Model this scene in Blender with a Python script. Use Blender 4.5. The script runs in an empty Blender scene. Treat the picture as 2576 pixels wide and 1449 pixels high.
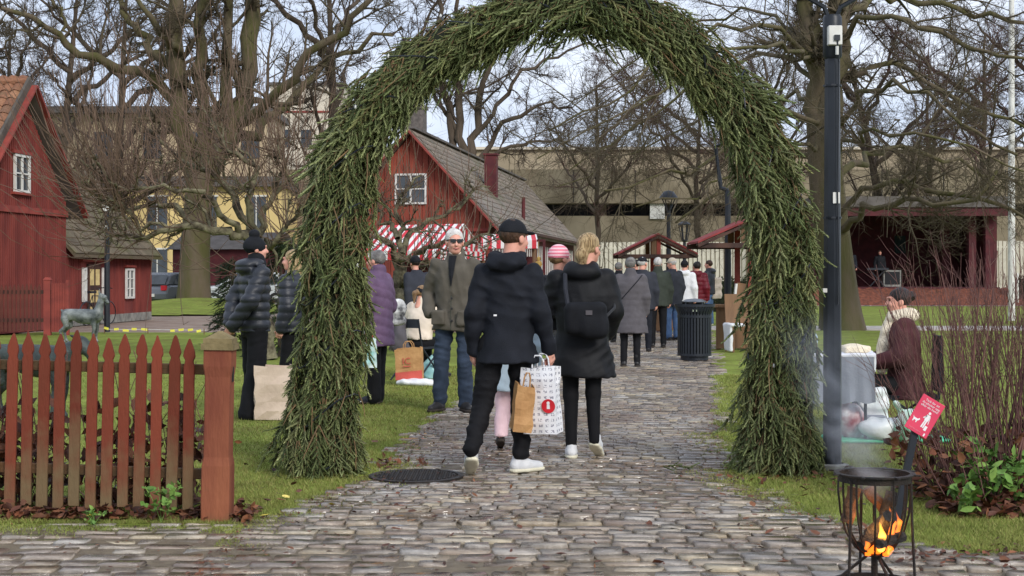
import bpy, math, random
import numpy as np
from mathutils import Vector, Matrix
random.seed(7)
RNG = np.random.default_rng(7)
SC = bpy.context.scene
COL = SC.collection
PI = math.pi

# ------------------------------------------------------------------ camera, sky, sun, exposure
cam = bpy.data.cameras.new('camera'); camo = bpy.data.objects.new('camera', cam); COL.objects.link(camo)
camo.location = (0, 0, 1.42); camo.rotation_euler = (PI/2, 0, 0)
cam.sensor_width = 36; cam.lens = 51.0; cam.shift_y = -0.0138; cam.clip_start = 0.1; cam.clip_end = 2000
SC.camera = camo
SC.render.resolution_x = 1024; SC.render.resolution_y = 576
SUN_EL, SUN_ROT = math.radians(32), math.radians(150)
world = bpy.data.worlds.new('World'); SC.world = world; world.use_nodes = True
wn = world.node_tree; wn.nodes.clear()
wo = wn.nodes.new('ShaderNodeOutputWorld'); wb = wn.nodes.new('ShaderNodeBackground')
sky = wn.nodes.new('ShaderNodeTexSky'); sky.sky_type = 'NISHITA'; sky.sun_disc = False
sky.sun_elevation = SUN_EL; sky.sun_rotation = SUN_ROT; sky.air_density = 1.2; sky.dust_density = 2.0
tc = wn.nodes.new('ShaderNodeTexCoord'); mp = wn.nodes.new('ShaderNodeMapping'); mp.inputs['Scale'].default_value = (3.0, 3.0, 9.0)
nz = wn.nodes.new('ShaderNodeTexNoise'); nz.inputs['Scale'].default_value = 1.6; nz.inputs['Detail'].default_value = 5
cr = wn.nodes.new('ShaderNodeValToRGB')
cr.color_ramp.elements[0].position = 0.3; cr.color_ramp.elements[0].color = (4.3, 5.1, 6.7, 1)
cr.color_ramp.elements[1].position = 0.7; cr.color_ramp.elements[1].color = (6.9, 7.4, 8.4, 1)
mx = wn.nodes.new('ShaderNodeMixRGB'); mx.inputs['Fac'].default_value = 0.93
wn.links.new(tc.outputs['Generated'], mp.inputs['Vector']); wn.links.new(mp.outputs['Vector'], nz.inputs['Vector'])
wn.links.new(nz.outputs['Fac'], cr.inputs['Fac']); wn.links.new(sky.outputs['Color'], mx.inputs['Color1'])
wn.links.new(cr.outputs['Color'], mx.inputs['Color2']); wn.links.new(mx.outputs['Color'], wb.inputs['Color'])
wb.inputs['Strength'].default_value = 0.1; wn.links.new(wb.outputs['Background'], wo.inputs['Surface'])
sl = bpy.data.lights.new('sun', 'SUN'); sl.energy = 1.6; sl.angle = math.radians(18); sl.color = (1.0, 0.96, 0.9)
so = bpy.data.objects.new('sun', sl); COL.objects.link(so)
so.rotation_euler = (PI/2 - SUN_EL, 0, math.radians(-150) + PI)
SC.view_settings.view_transform = 'Standard'; SC.view_settings.look = 'None'
SC.view_settings.gamma = 1; SC.view_settings.use_curve_mapping = False; SC.view_settings.exposure = 0.6

# ------------------------------------------------------------------ helpers
def gx(px, d): return (px - 1288) / 3650 * d          # sideways metres of a photo column at distance d
def gz(py, d): return 1.42 - (py - 689) / 3650 * d    # height of a photo row at distance d
def gd(py): return 5183 / (py - 689)                  # distance of a point of the flat ground
def at(px, py, d): return (gx(px, d), d, gz(py, d))
def lin(r, g, b, k=1.0):
    f = lambda c: (c/255/12.92 if c/255 <= 0.04045 else ((c/255+0.055)/1.055)**2.4) * k
    return (f(r), f(g), f(b))

def tag(o, label=None, cat=None, group=None, kind=None):
    if label: o['label'] = label
    if cat: o['category'] = cat
    if group: o['group'] = group
    if kind: o['kind'] = kind
    return o
def root(name, loc, rz=0, label=None, cat=None, group=None):
    o = bpy.data.objects.new(name, None); COL.objects.link(o); o.empty_display_size = 0.1
    o.location = loc; o.rotation_euler = (0, 0, rz); tag(o, label, cat, group); return o
def link(name, me, parent=None, mat=None):
    o = bpy.data.objects.new(name, me); COL.objects.link(o)
    if parent: o.parent = parent
    if mat and not me.materials: me.materials.append(mat)
    return o
def np_mesh(name, V, faces, smooth=False, attr=None, mi=None):
    """V (n,3); faces: list of (m,k) index arrays"""
    V = np.asarray(V, dtype=np.float32); faces = [np.asarray(f, dtype=np.int32) for f in faces if len(f)]
    me = bpy.data.meshes.new(name); me.vertices.add(len(V)); me.vertices.foreach_set('co', V.ravel())
    nl = sum(f.size for f in faces); npoly = sum(len(f) for f in faces)
    me.loops.add(nl); me.loops.foreach_set('vertex_index', np.concatenate([f.ravel() for f in faces]))
    me.polygons.add(npoly)
    sizes = np.concatenate([np.full(len(f), f.shape[1], np.int32) for f in faces])
    st = np.zeros(npoly, np.int32); st[1:] = np.cumsum(sizes)[:-1]
    me.polygons.foreach_set('loop_start', st)
    if smooth: me.polygons.foreach_set('use_smooth', np.ones(npoly, bool))
    if mi is not None: me.polygons.foreach_set('material_index', np.asarray(mi, np.int32))
    me.update(calc_edges=True); me.validate()
    if attr is not None:
        for an, av in attr.items():
            a = me.attributes.new(an, 'FLOAT', 'POINT'); a.data.foreach_set('value', np.asarray(av, np.float32))
    return me

class MB:
    """collects small shapes into one mesh"""
    def __init__(s): s.v = []; s.f = []; s.m = []
    def add(s, vs, fs, m=0):
        b = len(s.v); s.v += [tuple(x) for x in vs]; s.f += [tuple(b+i for i in f) for f in fs]; s.m += [m]*len(fs); return s
    def box(s, c, size, rot=None, taper=1.0, m=0):
        x, y, z = [q/2 for q in size]
        vs = [(-x,-y,-z),(x,-y,-z),(x,y,-z),(-x,y,-z),(-x*taper,-y*taper,z),(x*taper,-y*taper,z),(x*taper,y*taper,z),(-x*taper,y*taper,z)]
        R = rot if rot is not None else Matrix.Identity(3)
        vs = [R @ Vector(q) + Vector(c) for q in vs]
        return s.add(vs, [(0,3,2,1),(4,5,6,7),(0,1,5,4),(1,2,6,5),(2,3,7,6),(3,0,4,7)], m)
    def bar(s, p0, p1, w, h, up=(0,0,1), m=0):
        p0, p1 = Vector(p0), Vector(p1); t = (p1-p0).normalized(); u = Vector(up)
        a = t.cross(u)
        if a.length < 1e-4: a = t.cross(Vector((0,1,0)))
        a.normalize(); b = a.cross(t).normalized()
        vs = []
        for p in (p0, p1):
            for i, j in ((-1,-1),(1,-1),(1,1),(-1,1)): vs.append(p + a*(i*w/2) + b*(j*h/2))
        return s.add(vs, [(0,1,2,3)[::-1],(4,5,6,7),(0,1,5,4)[::-1],(1,2,6,5)[::-1],(2,3,7,6)[::-1],(3,0,4,7)[::-1]][0:1] + [(4,5,6,7),(0,4,5,1),(1,5,6,2),(2,6,7,3),(3,7,4,0)], m)
    def tube(s, pts, r, n=8, m=0, caps=True):
        pts = [Vector(p) for p in pts]; rs = r if isinstance(r, (list, tuple)) else [r]*len(pts)
        vs = []; fs = []
        ref = Vector((0.31, 0.22, 0.92))
        for i, p in enumerate(pts):
            t = (pts[min(i+1, len(pts)-1)] - pts[max(i-1, 0)]).normalized()
            a = t.cross(ref)
            if a.length < 1e-3: a = t.cross(Vector((1,0,0)))
            a.normalize(); b = t.cross(a)
            for k in range(n):
                q = 2*PI*k/n; vs.append(p + a*(math.cos(q)*rs[i]) + b*(math.sin(q)*rs[i]))
        for i in range(len(pts)-1):
            for k in range(n):
                fs.append((i*n+k, i*n+(k+1) % n, (i+1)*n+(k+1) % n, (i+1)*n+k))
        if caps: fs += [tuple(range(n))[::-1], tuple((len(pts)-1)*n+k for k in range(n))]
        return s.add(vs, fs, m)
    def lathe(s, prof, n=20, c=(0,0,0), m=0, a0=0, a1=2*PI, ex=1.0):
        vs = []; fs = []; full = abs(a1-a0-2*PI) < 1e-6; cnt = n if full else n+1
        for r, z in prof:
            for k in range(cnt):
                q = a0+(a1-a0)*k/n; vs.append((c[0]+r*math.cos(q), c[1]+r*math.sin(q)*ex, c[2]+z))
        for i in range(len(prof)-1):
            for k in range(n):
                k2 = (k+1) % cnt; fs.append((i*cnt+k, i*cnt+k2, (i+1)*cnt+k2, (i+1)*cnt+k))
        return s.add(vs, fs, m)
    def prism(s, poly, y0, y1, m=0):
        """polygon in x,z pushed along y"""
        n = len(poly); vs = [(x, y0, z) for x, z in poly] + [(x, y1, z) for x, z in poly]
        fs = [tuple(range(n)), tuple(range(2*n-1, n-1, -1))] + [(i, n+i, n+(i+1) % n, (i+1) % n) for i in range(n)]
        return s.add(vs, fs, m)
    def mesh(s, name):
        me = bpy.data.meshes.new(name); me.from_pydata(s.v, [], s.f); me.update()
        if any(s.m): me.polygons.foreach_set('material_index', s.m)
        return me
    def build(s, name, mat, parent=None, smooth=False, bevel=0, loc=None):
        me = s.mesh(name)
        for mm in (mat if isinstance(mat, (list, tuple)) else [mat]): me.materials.append(mm)
        if smooth:
            me.polygons.foreach_set('use_smooth', [True]*len(me.polygons)); me.set_sharp_from_angle(angle=math.radians(40))
        o = link(name, me, parent)
        if bevel:
            b = o.modifiers.new('bevel', 'BEVEL'); b.width = bevel; b.segments = 1; b.limit_method = 'ANGLE'
        if loc: o.location = loc
        return o

# ------------------------------------------------------------------ materials
def mat(name, c1, c2=None, scale=6, rough=0.7, bump=0.15, bscale=60, metal=0, rnd=0, stretch=(1,1,1), spec=0.35, emit=None, es=0, trans=0, detail=4, rough2=None, hue=0):
    m = bpy.data.materials.new(name); m.use_nodes = True; nt = m.node_tree; N = nt.nodes; L = nt.links
    p = N['Principled BSDF']; p.inputs['Metallic'].default_value = metal; p.inputs['Roughness'].default_value = rough
    p.inputs['Specular IOR Level'].default_value = spec
    if trans: p.inputs['Transmission Weight'].default_value = trans
    tcn = N.new('ShaderNodeTexCoord'); mpn = N.new('ShaderNodeMapping'); mpn.inputs['Scale'].default_value = stretch
    L.new(tcn.outputs['Object'], mpn.inputs['Vector'])
    n1 = N.new('ShaderNodeTexNoise'); n1.inputs['Scale'].default_value = scale; n1.inputs['Detail'].default_value = detail
    L.new(mpn.outputs['Vector'], n1.inputs['Vector'])
    r = N.new('ShaderNodeValToRGB'); c2 = c2 or tuple(c*0.75 for c in c1)
    r.color_ramp.elements[0].position = 0.35; r.color_ramp.elements[1].position = 0.66
    r.color_ramp.elements[0].color = (*c2, 1); r.color_ramp.elements[1].color = (*c1, 1)
    L.new(n1.outputs['Fac'], r.inputs['Fac']); out = r.outputs['Color']
    if rnd:
        oi = N.new('ShaderNodeObjectInfo'); mr = N.new('ShaderNodeMapRange'); mr.inputs['To Min'].default_value = 1-rnd; mr.inputs['To Max'].default_value = 1+rnd
        L.new(oi.outputs['Random'], mr.inputs['Value']); hs = N.new('ShaderNodeHueSaturation')
        L.new(mr.outputs['Result'], hs.inputs['Value']); L.new(out, hs.inputs['Color']); out = hs.outputs['Color']
    L.new(out, p.inputs['Base Color'])
    if bump:
        n2 = N.new('ShaderNodeTexNoise'); n2.inputs['Scale'].default_value = bscale; n2.inputs['Detail'].default_value = 3
        L.new(mpn.outputs['Vector'], n2.inputs['Vector']); b = N.new('ShaderNodeBump'); b.inputs['Strength'].default_value = bump; b.inputs['Distance'].default_value = 0.02
        L.new(n2.outputs['Fac'], b.inputs['Height']); L.new(b.outputs['Normal'], p.inputs['Normal'])
    if rough2 is not None:
        n3 = N.new('ShaderNodeTexNoise'); n3.inputs['Scale'].default_value = scale*0.6; n3.inputs['Detail'].default_value = 3
        L.new(tcn.outputs['Object'], n3.inputs['Vector'])
        mr2 = N.new('ShaderNodeMapRange'); mr2.inputs['From Min'].default_value = 0.35; mr2.inputs['From Max'].default_value = 0.65
        mr2.inputs['To Min'].default_value = rough; mr2.inputs['To Max'].default_value = rough2
        L.new(n3.outputs['Fac'], mr2.inputs['Value']); L.new(mr2.outputs['Result'], p.inputs['Roughness'])
    if emit:
        p.inputs['Emission Color'].default_value = (*emit, 1); p.inputs['Emission Strength'].default_value = es
    return m
def stripes_mat(name, ca, cb, axis, freq, rough=0.6):
    m = mat(name, ca, None, 8, rough, 0.1); N = m.node_tree.nodes; L = m.node_tree.links; p = N['Principled BSDF']
    t = N.new('ShaderNodeTexCoord'); sp = N.new('ShaderNodeSeparateXYZ'); L.new(t.outputs['Object'], sp.inputs['Vector'])
    mu = N.new('ShaderNodeMath'); mu.operation = 'MULTIPLY'; mu.inputs[1].default_value = freq; L.new(sp.outputs[axis], mu.inputs[0])
    fr = N.new('ShaderNodeMath'); fr.operation = 'FRACT'; L.new(mu.outputs[0], fr.inputs[0])
    gt = N.new('ShaderNodeMath'); gt.operation = 'GREATER_THAN'; gt.inputs[1].default_value = 0.5; L.new(fr.outputs[0], gt.inputs[0])
    mxn = N.new('ShaderNodeMixRGB'); L.new(gt.outputs[0], mxn.inputs['Fac']); mxn.inputs['Color1'].default_value = (*ca, 1); mxn.inputs['Color2'].default_value = (*cb, 1)
    L.new(mxn.outputs['Color'], p.inputs['Base Color']); return m

def tint_mat(name, cols, rough, rough2, bump, bscale, spec=0.5, moss=None, fine=20, wet=False):
    """colour picked per piece: from the object's random number or the 'rv' attribute"""
    m = mat(name, (1,1,1), None, 3, rough, bump, bscale, rough2=rough2, spec=spec); N = m.node_tree.nodes; L = m.node_tree.links; p = N['Principled BSDF']
    oi = N.new('ShaderNodeObjectInfo'); at_ = N.new('ShaderNodeAttribute'); at_.attribute_name = 'rv'
    ad = N.new('ShaderNodeMath'); ad.operation = 'ADD'; L.new(oi.outputs['Random'], ad.inputs[0]); L.new(at_.outputs['Fac'], ad.inputs[1])
    fr = N.new('ShaderNodeMath'); fr.operation = 'FRACT'; L.new(ad.outputs[0], fr.inputs[0])
    r = N.new('ShaderNodeValToRGB'); r.color_ramp.interpolation = 'LINEAR'
    while len(r.color_ramp.elements) < len(cols): r.color_ramp.elements.new(0.5)
    for i, c in enumerate(cols):
        r.color_ramp.elements[i].position = i/(len(cols)-1); r.color_ramp.elements[i].color = (*c, 1)
    L.new(fr.outputs[0], r.inputs['Fac']); out = r.outputs['Color']
    g = N.new('ShaderNodeNewGeometry'); n1 = N.new('ShaderNodeTexNoise'); n1.inputs['Scale'].default_value = fine; n1.inputs['Detail'].default_value = 5
    L.new(g.outputs['Position'], n1.inputs['Vector'])
    mr = N.new('ShaderNodeMapRange'); mr.inputs['From Min'].default_value = 0.3; mr.inputs['From Max'].default_value = 0.7; mr.inputs['To Min'].default_value = 0.74; mr.inputs['To Max'].default_value = 1.2
    L.new(n1.outputs['Fac'], mr.inputs['Value']); hs = N.new('ShaderNodeHueSaturation'); L.new(mr.outputs['Result'], hs.inputs['Value']); L.new(out, hs.inputs['Color']); out = hs.outputs['Color']
    if moss:
        n2 = N.new('ShaderNodeTexNoise'); n2.inputs['Scale'].default_value = moss[1]; n2.inputs['Detail'].default_value = 4; L.new(g.outputs['Position'], n2.inputs['Vector'])
        m2 = N.new('ShaderNodeMapRange'); m2.inputs['From Min'].default_value = moss[2]; m2.inputs['From Max'].default_value = moss[2]+0.15; m2.inputs['To Max'].default_value = moss[3]
        L.new(n2.outputs['Fac'], m2.inputs['Value']); mm = N.new('ShaderNodeMixRGB'); L.new(m2.outputs['Result'], mm.inputs['Fac']); L.new(out, mm.inputs['Color1']); mm.inputs['Color2'].default_value = (*moss[0], 1); out = mm.outputs['Color']
    if wet:
        n4 = N.new('ShaderNodeTexNoise'); n4.inputs['Scale'].default_value = .55; n4.inputs['Detail'].default_value = 5; n4.inputs['Roughness'].default_value = .6; L.new(g.outputs['Position'], n4.inputs['Vector'])
        m4 = N.new('ShaderNodeMapRange'); m4.inputs['From Min'].default_value = .44; m4.inputs['From Max'].default_value = .6; L.new(n4.outputs['Fac'], m4.inputs['Value'])
        mw = N.new('ShaderNodeMixRGB'); mw.blend_type = 'MULTIPLY'; mw.inputs['Color2'].default_value = (.56,.5,.47,1); L.new(m4.outputs['Result'], mw.inputs['Fac']); L.new(out, mw.inputs['Color1']); out = mw.outputs['Color']
        rs = p.inputs['Roughness'].links[0].from_socket; mq = N.new('ShaderNodeMath'); mq.operation = 'MULTIPLY_ADD'; L.new(m4.outputs['Result'], mq.inputs[0]); mq.inputs[1].default_value = -.16; L.new(rs, mq.inputs[2]); mq.use_clamp = True; L.new(mq.outputs[0], p.inputs['Roughness'])
    L.new(out, p.inputs['Base Color']); return m

MT = {}
MT['black_metal'] = mat('black_metal', (.02,.024,.032), (.015,.018,.024), 9, .42, .05)
MT['dark_iron'] = mat('dark_iron', (.022,.02,.02), (.034,.024,.018), 14, .55, .3, 120, metal=.4)
MT['white_paint'] = mat('white_paint', (.72,.71,.67), (.6,.58,.54), 8, .5, .05)
MT['glass'] = mat('glass', (.03,.035,.04), (.06,.07,.08), 2, .08, 0, spec=.6)
MT['red_barn'] = mat('red_barn', lin(134,64,56), lin(108,50,46), 3, .8, .15, 50, stretch=(1,1,.25))
MT['red_trim'] = mat('red_trim', lin(146,66,56), lin(120,54,48), 4, .75, .1)
MT['red_house'] = mat('red_house', lin(148,70,52), lin(112,52,42), 3, .8, .2, 50, stretch=(1,1,.3), rnd=.18)
MT['red_dark'] = mat('red_dark', lin(100,46,48), lin(80,38,42), 3, .85, .1)
MT['concrete'] = mat('concrete', lin(150,138,116), lin(118,106,86), .5, .9, .2, 20)
MT['concrete_pale'] = mat('concrete_pale', lin(168,154,130), lin(146,133,110), .4, .9, .1, 20)
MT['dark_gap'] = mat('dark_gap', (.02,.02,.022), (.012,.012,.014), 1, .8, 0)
MT['yellow_wall'] = mat('yellow_wall', lin(226,200,140), lin(205,180,125), .4, .9, .1, 20)
MT['pale_wall'] = mat('pale_wall', lin(215,205,185), lin(190,180,165), .4, .9, .1, 20)
MT['grey_roof'] = mat('grey_roof', lin(104,98,94), lin(84,78,74), 2, .8, .2)
MT['wood_dark'] = mat('wood_dark', lin(84,58,48), lin(58,40,36), 6, .75, .2, 80, stretch=(1,1,.2))
MT['wood'] = mat('wood', lin(128,96,68), lin(102,76,54), 6, .7, .2, 60, stretch=(1,1,.2))
MT['stone_grey'] = mat('stone_grey', lin(150,148,140), lin(110,108,104), 5, .9, .3)
# ------------------------------------------------------------------ implicit surfaces for bodies, cloth and bags
def surfnets(V, org, h):
    s = V < 0; n = np.array(V.shape)
    c = np.zeros(n-1, np.int8)
    for i in (0,1):
        for j in (0,1):
            for k in (0,1): c += s[i:n[0]-1+i, j:n[1]-1+j, k:n[2]-1+k]
    act = (c > 0) & (c < 8); I, J, K = np.nonzero(act)
    idx = np.full(n-1, -1, np.int32); idx[I, J, K] = np.arange(len(I))
    pos = np.zeros((len(I), 3)); cnt = np.zeros(len(I))
    cor = [(i,j,k) for i in (0,1) for j in (0,1) for k in (0,1)]
    for a in cor:
        for ax in range(3):
            if a[ax]: continue
            b = list(a); b[ax] = 1
            v0 = V[I+a[0], J+a[1], K+a[2]]; v1 = V[I+b[0], J+b[1], K+b[2]]
            cr_ = (v0 < 0) != (v1 < 0); t = np.where(cr_, v0/np.where(cr_, v0-v1, 1), 0)
            p = np.array(a, float)[None].repeat(len(I), 0); p[:, ax] += t
            pos += p*cr_[:, None]; cnt += cr_
    P = (np.stack([I, J, K], 1)+pos/np.maximum(cnt, 1)[:, None])*h+np.array(org)
    F = []
    for ax in range(3):
        b, d = (ax+1) % 3, (ax+2) % 3
        sl0 = [slice(None)]*3; sl1 = [slice(None)]*3
        sl0[ax] = slice(0, -1); sl1[ax] = slice(1, None)
        for q in (b, d): sl0[q] = slice(1, -1); sl1[q] = slice(1, -1)
        s0 = s[tuple(sl0)]; ch = s0 != s[tuple(sl1)]
        e = np.stack(np.nonzero(ch), 1)
        if not len(e): continue
        sg = s0[tuple(e.T)]
        e[:, b] += 1; e[:, d] += 1
        q = []
        for db, dd in ((-1,-1),(0,-1),(0,0),(-1,0)):
            w = e.copy(); w[:, b] += db; w[:, d] += dd; q.append(idx[w[:,0], w[:,1], w[:,2]])
        q = np.stack(q, 1); q[~sg] = q[~sg][:, ::-1]; F.append(q)
    return P, np.concatenate(F)

def wr(amp, sc, seed, st=(1,1,1)):
    r = np.random.default_rng(seed); ks = r.normal(size=(6,3)); ks /= np.linalg.norm(ks, axis=1)[:, None]; ks *= np.array(st)*sc*r.uniform(.6, 1.6, (6,1)); ph = r.uniform(0, 6.3, 6)
    def f(x, y, z, V):
        w = 0
        for i in range(6): w = w+np.sin(ks[i,0]*x+ks[i,1]*y+ks[i,2]*z+ph[i]+1.3*np.sin(ks[(i+1) % 6,2]*x*.7+ks[(i+1) % 6,1]*z*.7))
        return V+amp*w/2.5
    return f
def fold(amp, sc, seed, st=(1,1,1)):
    r = np.random.default_rng(seed); ks = r.normal(size=(5,3)); ks /= np.linalg.norm(ks, axis=1)[:, None]; ks *= np.array(st)*sc*r.uniform(.7, 1.4, (5,1)); ph = r.uniform(0, 6.3, 5)
    def f(x, y, z, V):
        w = 0
        for i in range(5):
            g = np.sin(ks[i,0]*x+ks[i,1]*y+ks[i,2]*z+ph[i]+1.6*np.sin(7*ks[(i+2) % 5,0]/sc*z+9*ks[(i+1) % 5,1]/sc*x)); m_ = np.clip(np.sin(5.3*x+ph[i])*np.sin(6.1*z+ph[(i+1) % 5])+.35, 0, 1)
            w = w+(np.abs(g)**.7-.6)*m_
        return V+amp*w
    return f
def puff(amp, sp, tilt=0, ph=0):
    def f(x, y, z, V): return V-amp*np.abs(np.sin(PI*((z+tilt*x)/sp+ph)))**.5+amp*.5
    return f
def both(*fs):
    def f(x, y, z, V):
        for g in fs: V = g(x, y, z, V)
        return V
    return f

def sdf(prims, h, post=None, clip=()):
    """prims: ('c',a,b,ra,rb,k) capsule / ('e',c,r,k) ellipsoid / ('p',profile,k) torso stack / ('b',c,half,round,k[,rz]) box; leading '-' cuts"""
    lo = np.full(3, 9e9); hi = -lo; bx = []
    for p in prims:
        t = p[0].lstrip('-')
        if t == 'c': a, b = np.array(p[1], float), np.array(p[2], float); r = max(p[3], p[4]); l, u = np.minimum(a, b)-r, np.maximum(a, b)+r
        elif t == 'e': c, r = np.array(p[1], float), np.array(p[2], float); l, u = c-r, c+r
        elif t == 'b':
            c, r = np.array(p[1], float), np.array(p[2], float)
            if len(p) > 5: q = max(r[0], r[1])*1.3; r = np.array([q, q, r[2]])
            l, u = c-r, c+r
        else:
            q = np.array(p[1], float); l = np.array([(q[:,1]-q[:,3]).min(), (q[:,2]-q[:,4]).min(), q[:,0].min()]); u = np.array([(q[:,1]+q[:,3]).max(), (q[:,2]+q[:,4]).max(), q[:,0].max()])
        bx.append((l, u))
        if p[0][0] != '-': lo = np.minimum(lo, l); hi = np.maximum(hi, u)
    lo = lo-3*h-.02; hi = hi+3*h+.02; n = np.ceil((hi-lo)/h).astype(int)+1
    A = [(lo[i]+h*np.arange(n[i])).astype(np.float32) for i in range(3)]
    V = np.full(n, .5, np.float32)
    for p, (l, u) in zip(prims, bx):
        neg = p[0][0] == '-'; t = p[0].lstrip('-'); k = {'c': 5, 'e': 3, 'b': 4, 'p': 2}[t]; k = p[k] if len(p) > k else .02
        mg = k+.06; sl = tuple(slice(max(0, int((l[i]-mg-lo[i])/h)), min(n[i], int((u[i]+mg-lo[i])/h)+2)) for i in range(3))
        x, y, z = A[0][sl[0]][:,None,None], A[1][sl[1]][None,:,None], A[2][sl[2]][None,None,:]
        if t == 'c':
            a, b = np.array(p[1], float), np.array(p[2], float); ab = b-a; L2 = max(ab@ab, 1e-9)
            tt = np.clip(((x-a[0])*ab[0]+(y-a[1])*ab[1]+(z-a[2])*ab[2])/L2, 0, 1)
            d = np.sqrt((x-a[0]-tt*ab[0])**2+(y-a[1]-tt*ab[1])**2+(z-a[2]-tt*ab[2])**2)-(p[3]+(p[4]-p[3])*tt)
        elif t == 'e':
            c, r = p[1], p[2]; u1, u2, u3 = (x-c[0])/r[0], (y-c[1])/r[1], (z-c[2])/r[2]
            k0 = np.sqrt(u1*u1+u2*u2+u3*u3)+1e-6; k1 = np.sqrt((u1/r[0])**2+(u2/r[1])**2+(u3/r[2])**2)+1e-6; d = k0*(k0-1)/k1
        elif t == 'b':
            c, r, rd = p[1], p[2], p[3]; X, Y = x-c[0], y-c[1]
            if len(p) > 5: ca, sa = math.cos(p[5]), math.sin(p[5]); X, Y = X*ca+Y*sa, -X*sa+Y*ca
            q = [np.abs(X)-r[0]+rd, np.abs(Y)-r[1]+rd, np.abs(z-c[2])-r[2]+rd]
            d = np.sqrt(sum(np.maximum(w, 0)**2 for w in q))+np.minimum(np.maximum(np.maximum(q[0], q[1]), q[2]), 0)-rd
        else:
            q = np.array(p[1], float); q = q[np.argsort(q[:,0])]; zz = z.ravel()
            zs = np.linspace(q[0,0], q[-1,0], 60); cols = []
            for cI in range(1, 5):
                w = np.interp(zs, q[:,0], q[:,cI]); w = np.convolve(np.pad(w, 3, 'edge'), np.ones(7)/7, 'valid'); cols.append(np.interp(zz, zs, w)[None,None,:])
            cx, cy, rx, ry = cols
            k0 = np.sqrt(((x-cx)/rx)**2+((y-cy)/ry)**2); d = (k0-1)*np.minimum(rx, ry)
            d = np.maximum(d, np.maximum(q[0,0]-z, z-q[-1,0]))
        W = V[sl]
        if neg: V[sl] = np.maximum(W, -d)
        else:
            if k > 0: hh = np.maximum(k-np.abs(W-d), 0)/k; V[sl] = np.minimum(W, d)-hh*hh*k*.25
            else: V[sl] = np.minimum(W, d)
    x, y, z = A[0][:,None,None], A[1][None,:,None], A[2][None,None,:]
    if post: V = post(x, y, z, V)
    for nrm, off in clip:   # keep nrm.p >= off
        V = np.maximum(V, off-(nrm[0]*x+nrm[1]*y+nrm[2]*z))
    V[[0,-1]] = .5; V[:, [0,-1]] = .5; V[:, :, [0,-1]] = .5
    return surfnets(V, lo, h)

def xf(P, yaw=0, pitch=0, roll=0, loc=(0,0,0), s=1, pivot=(0,0,0)):
    R = np.array(Matrix.Rotation(yaw, 3, 'Z') @ Matrix.Rotation(pitch, 3, 'X') @ Matrix.Rotation(roll, 3, 'Y'))
    return ((P-np.array(pivot))*s)@R.T+np.array(pivot)*s+np.array(loc)
def join(parts):
    V = []; F = []; b = 0
    for P, f in parts: V.append(P); F.append(f+b); b += len(P)
    return np.concatenate(V), np.concatenate(F)
def soft(name, PF, m, parent, s=1.0):
    me = np_mesh(name, PF[0]*s, [PF[1]], smooth=True); return link(name, me, parent, m)

# ---- tree growing
def polyline(pts, n):
    p = np.array(pts, float); d = np.r_[0, np.cumsum(np.linalg.norm(np.diff(p, axis=0), axis=1))]; t = np.linspace(0, d[-1], n)
    q = np.stack([np.interp(t, d, p[:, i]) for i in range(p.shape[1])], 1)
    q[1:-1] = (q[:-2]+2*q[1:-1]+q[2:])/4
    return q
def grow(P, R, n, tmin, tmax, ang, lenr, rr, npts, wig, trop, rng, rmin, Labs=None, tip=.35):
    B, K, _ = P.shape; t = rng.uniform(tmin, tmax, (B, n)); q = t*(K-1); i = np.minimum(q.astype(int), K-2); f = (q-i)[..., None]
    b = np.arange(B)[:, None]; S = P[b, i]*(1-f)+P[b, i+1]*f; T = P[b, i+1]-P[b, i]; T /= np.linalg.norm(T, axis=2, keepdims=True)+1e-9
    rad = R[b, i]*(1-f[..., 0])+R[b, i+1]*f[..., 0]; PL = np.linalg.norm(np.diff(P, axis=1), axis=2).sum(1)[:, None]
    w = rng.normal(size=T.shape); w -= (w*T).sum(2, keepdims=True)*T; w /= np.linalg.norm(w, axis=2, keepdims=True)+1e-9
    a = (ang*rng.uniform(.65, 1.35, (B, n)))[..., None]; D = (np.cos(a)*T+np.sin(a)*w).reshape(-1, 3); S = S.reshape(-1, 3)
    if Labs: L = rng.uniform(Labs[0], Labs[1], B*n)
    else: L = (lenr*PL*(1.2-.6*t)*rng.uniform(.55, 1.3, (B, n))).ravel()
    out = [S]; tr = np.array(trop)
    for k in range(npts-1):
        D = D+wig*rng.normal(size=D.shape)+tr; D /= np.linalg.norm(D, axis=1, keepdims=True)+1e-9
        out.append(out[-1]+D*(L/(npts-1))[:, None])
    r0 = np.maximum(rad.ravel()*rr, rmin); return np.stack(out, 1), r0[:, None]*np.linspace(1, tip, npts)[None]
def tubes(groups):
    """groups: list of (P (B,K,3), R (B,K), sides)"""
    V = []; F = []; base = 0
    for P, R, S in groups:
        B, K, _ = P.shape; T = np.gradient(P, axis=1); T /= np.linalg.norm(T, axis=2, keepdims=True)+1e-9
        ref = np.array([.37, .21, .11]); u = np.cross(T, ref); bad = np.linalg.norm(u, axis=2) < .05
        u[bad] = np.cross(T[bad], [0, 1, .3]); u /= np.linalg.norm(u, axis=2, keepdims=True)+1e-9; v = np.cross(T, u)
        a = 2*PI*np.arange(S)/S
        ring = P[:, :, None]+R[:, :, None, None]*(u[:, :, None]*np.cos(a)[None, None, :, None]+v[:, :, None]*np.sin(a)[None, None, :, None])
        V.append(ring.reshape(-1, 3)); id_ = np.arange(B*K*S).reshape(B, K, S)+base; nx = np.roll(id_, -1, 2)
        F.append(np.stack([id_[:, :-1], nx[:, :-1], nx[:, 1:], id_[:, 1:]], -1).reshape(-1, 4)); base += B*K*S
    return np.concatenate(V), np.concatenate(F)
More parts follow.
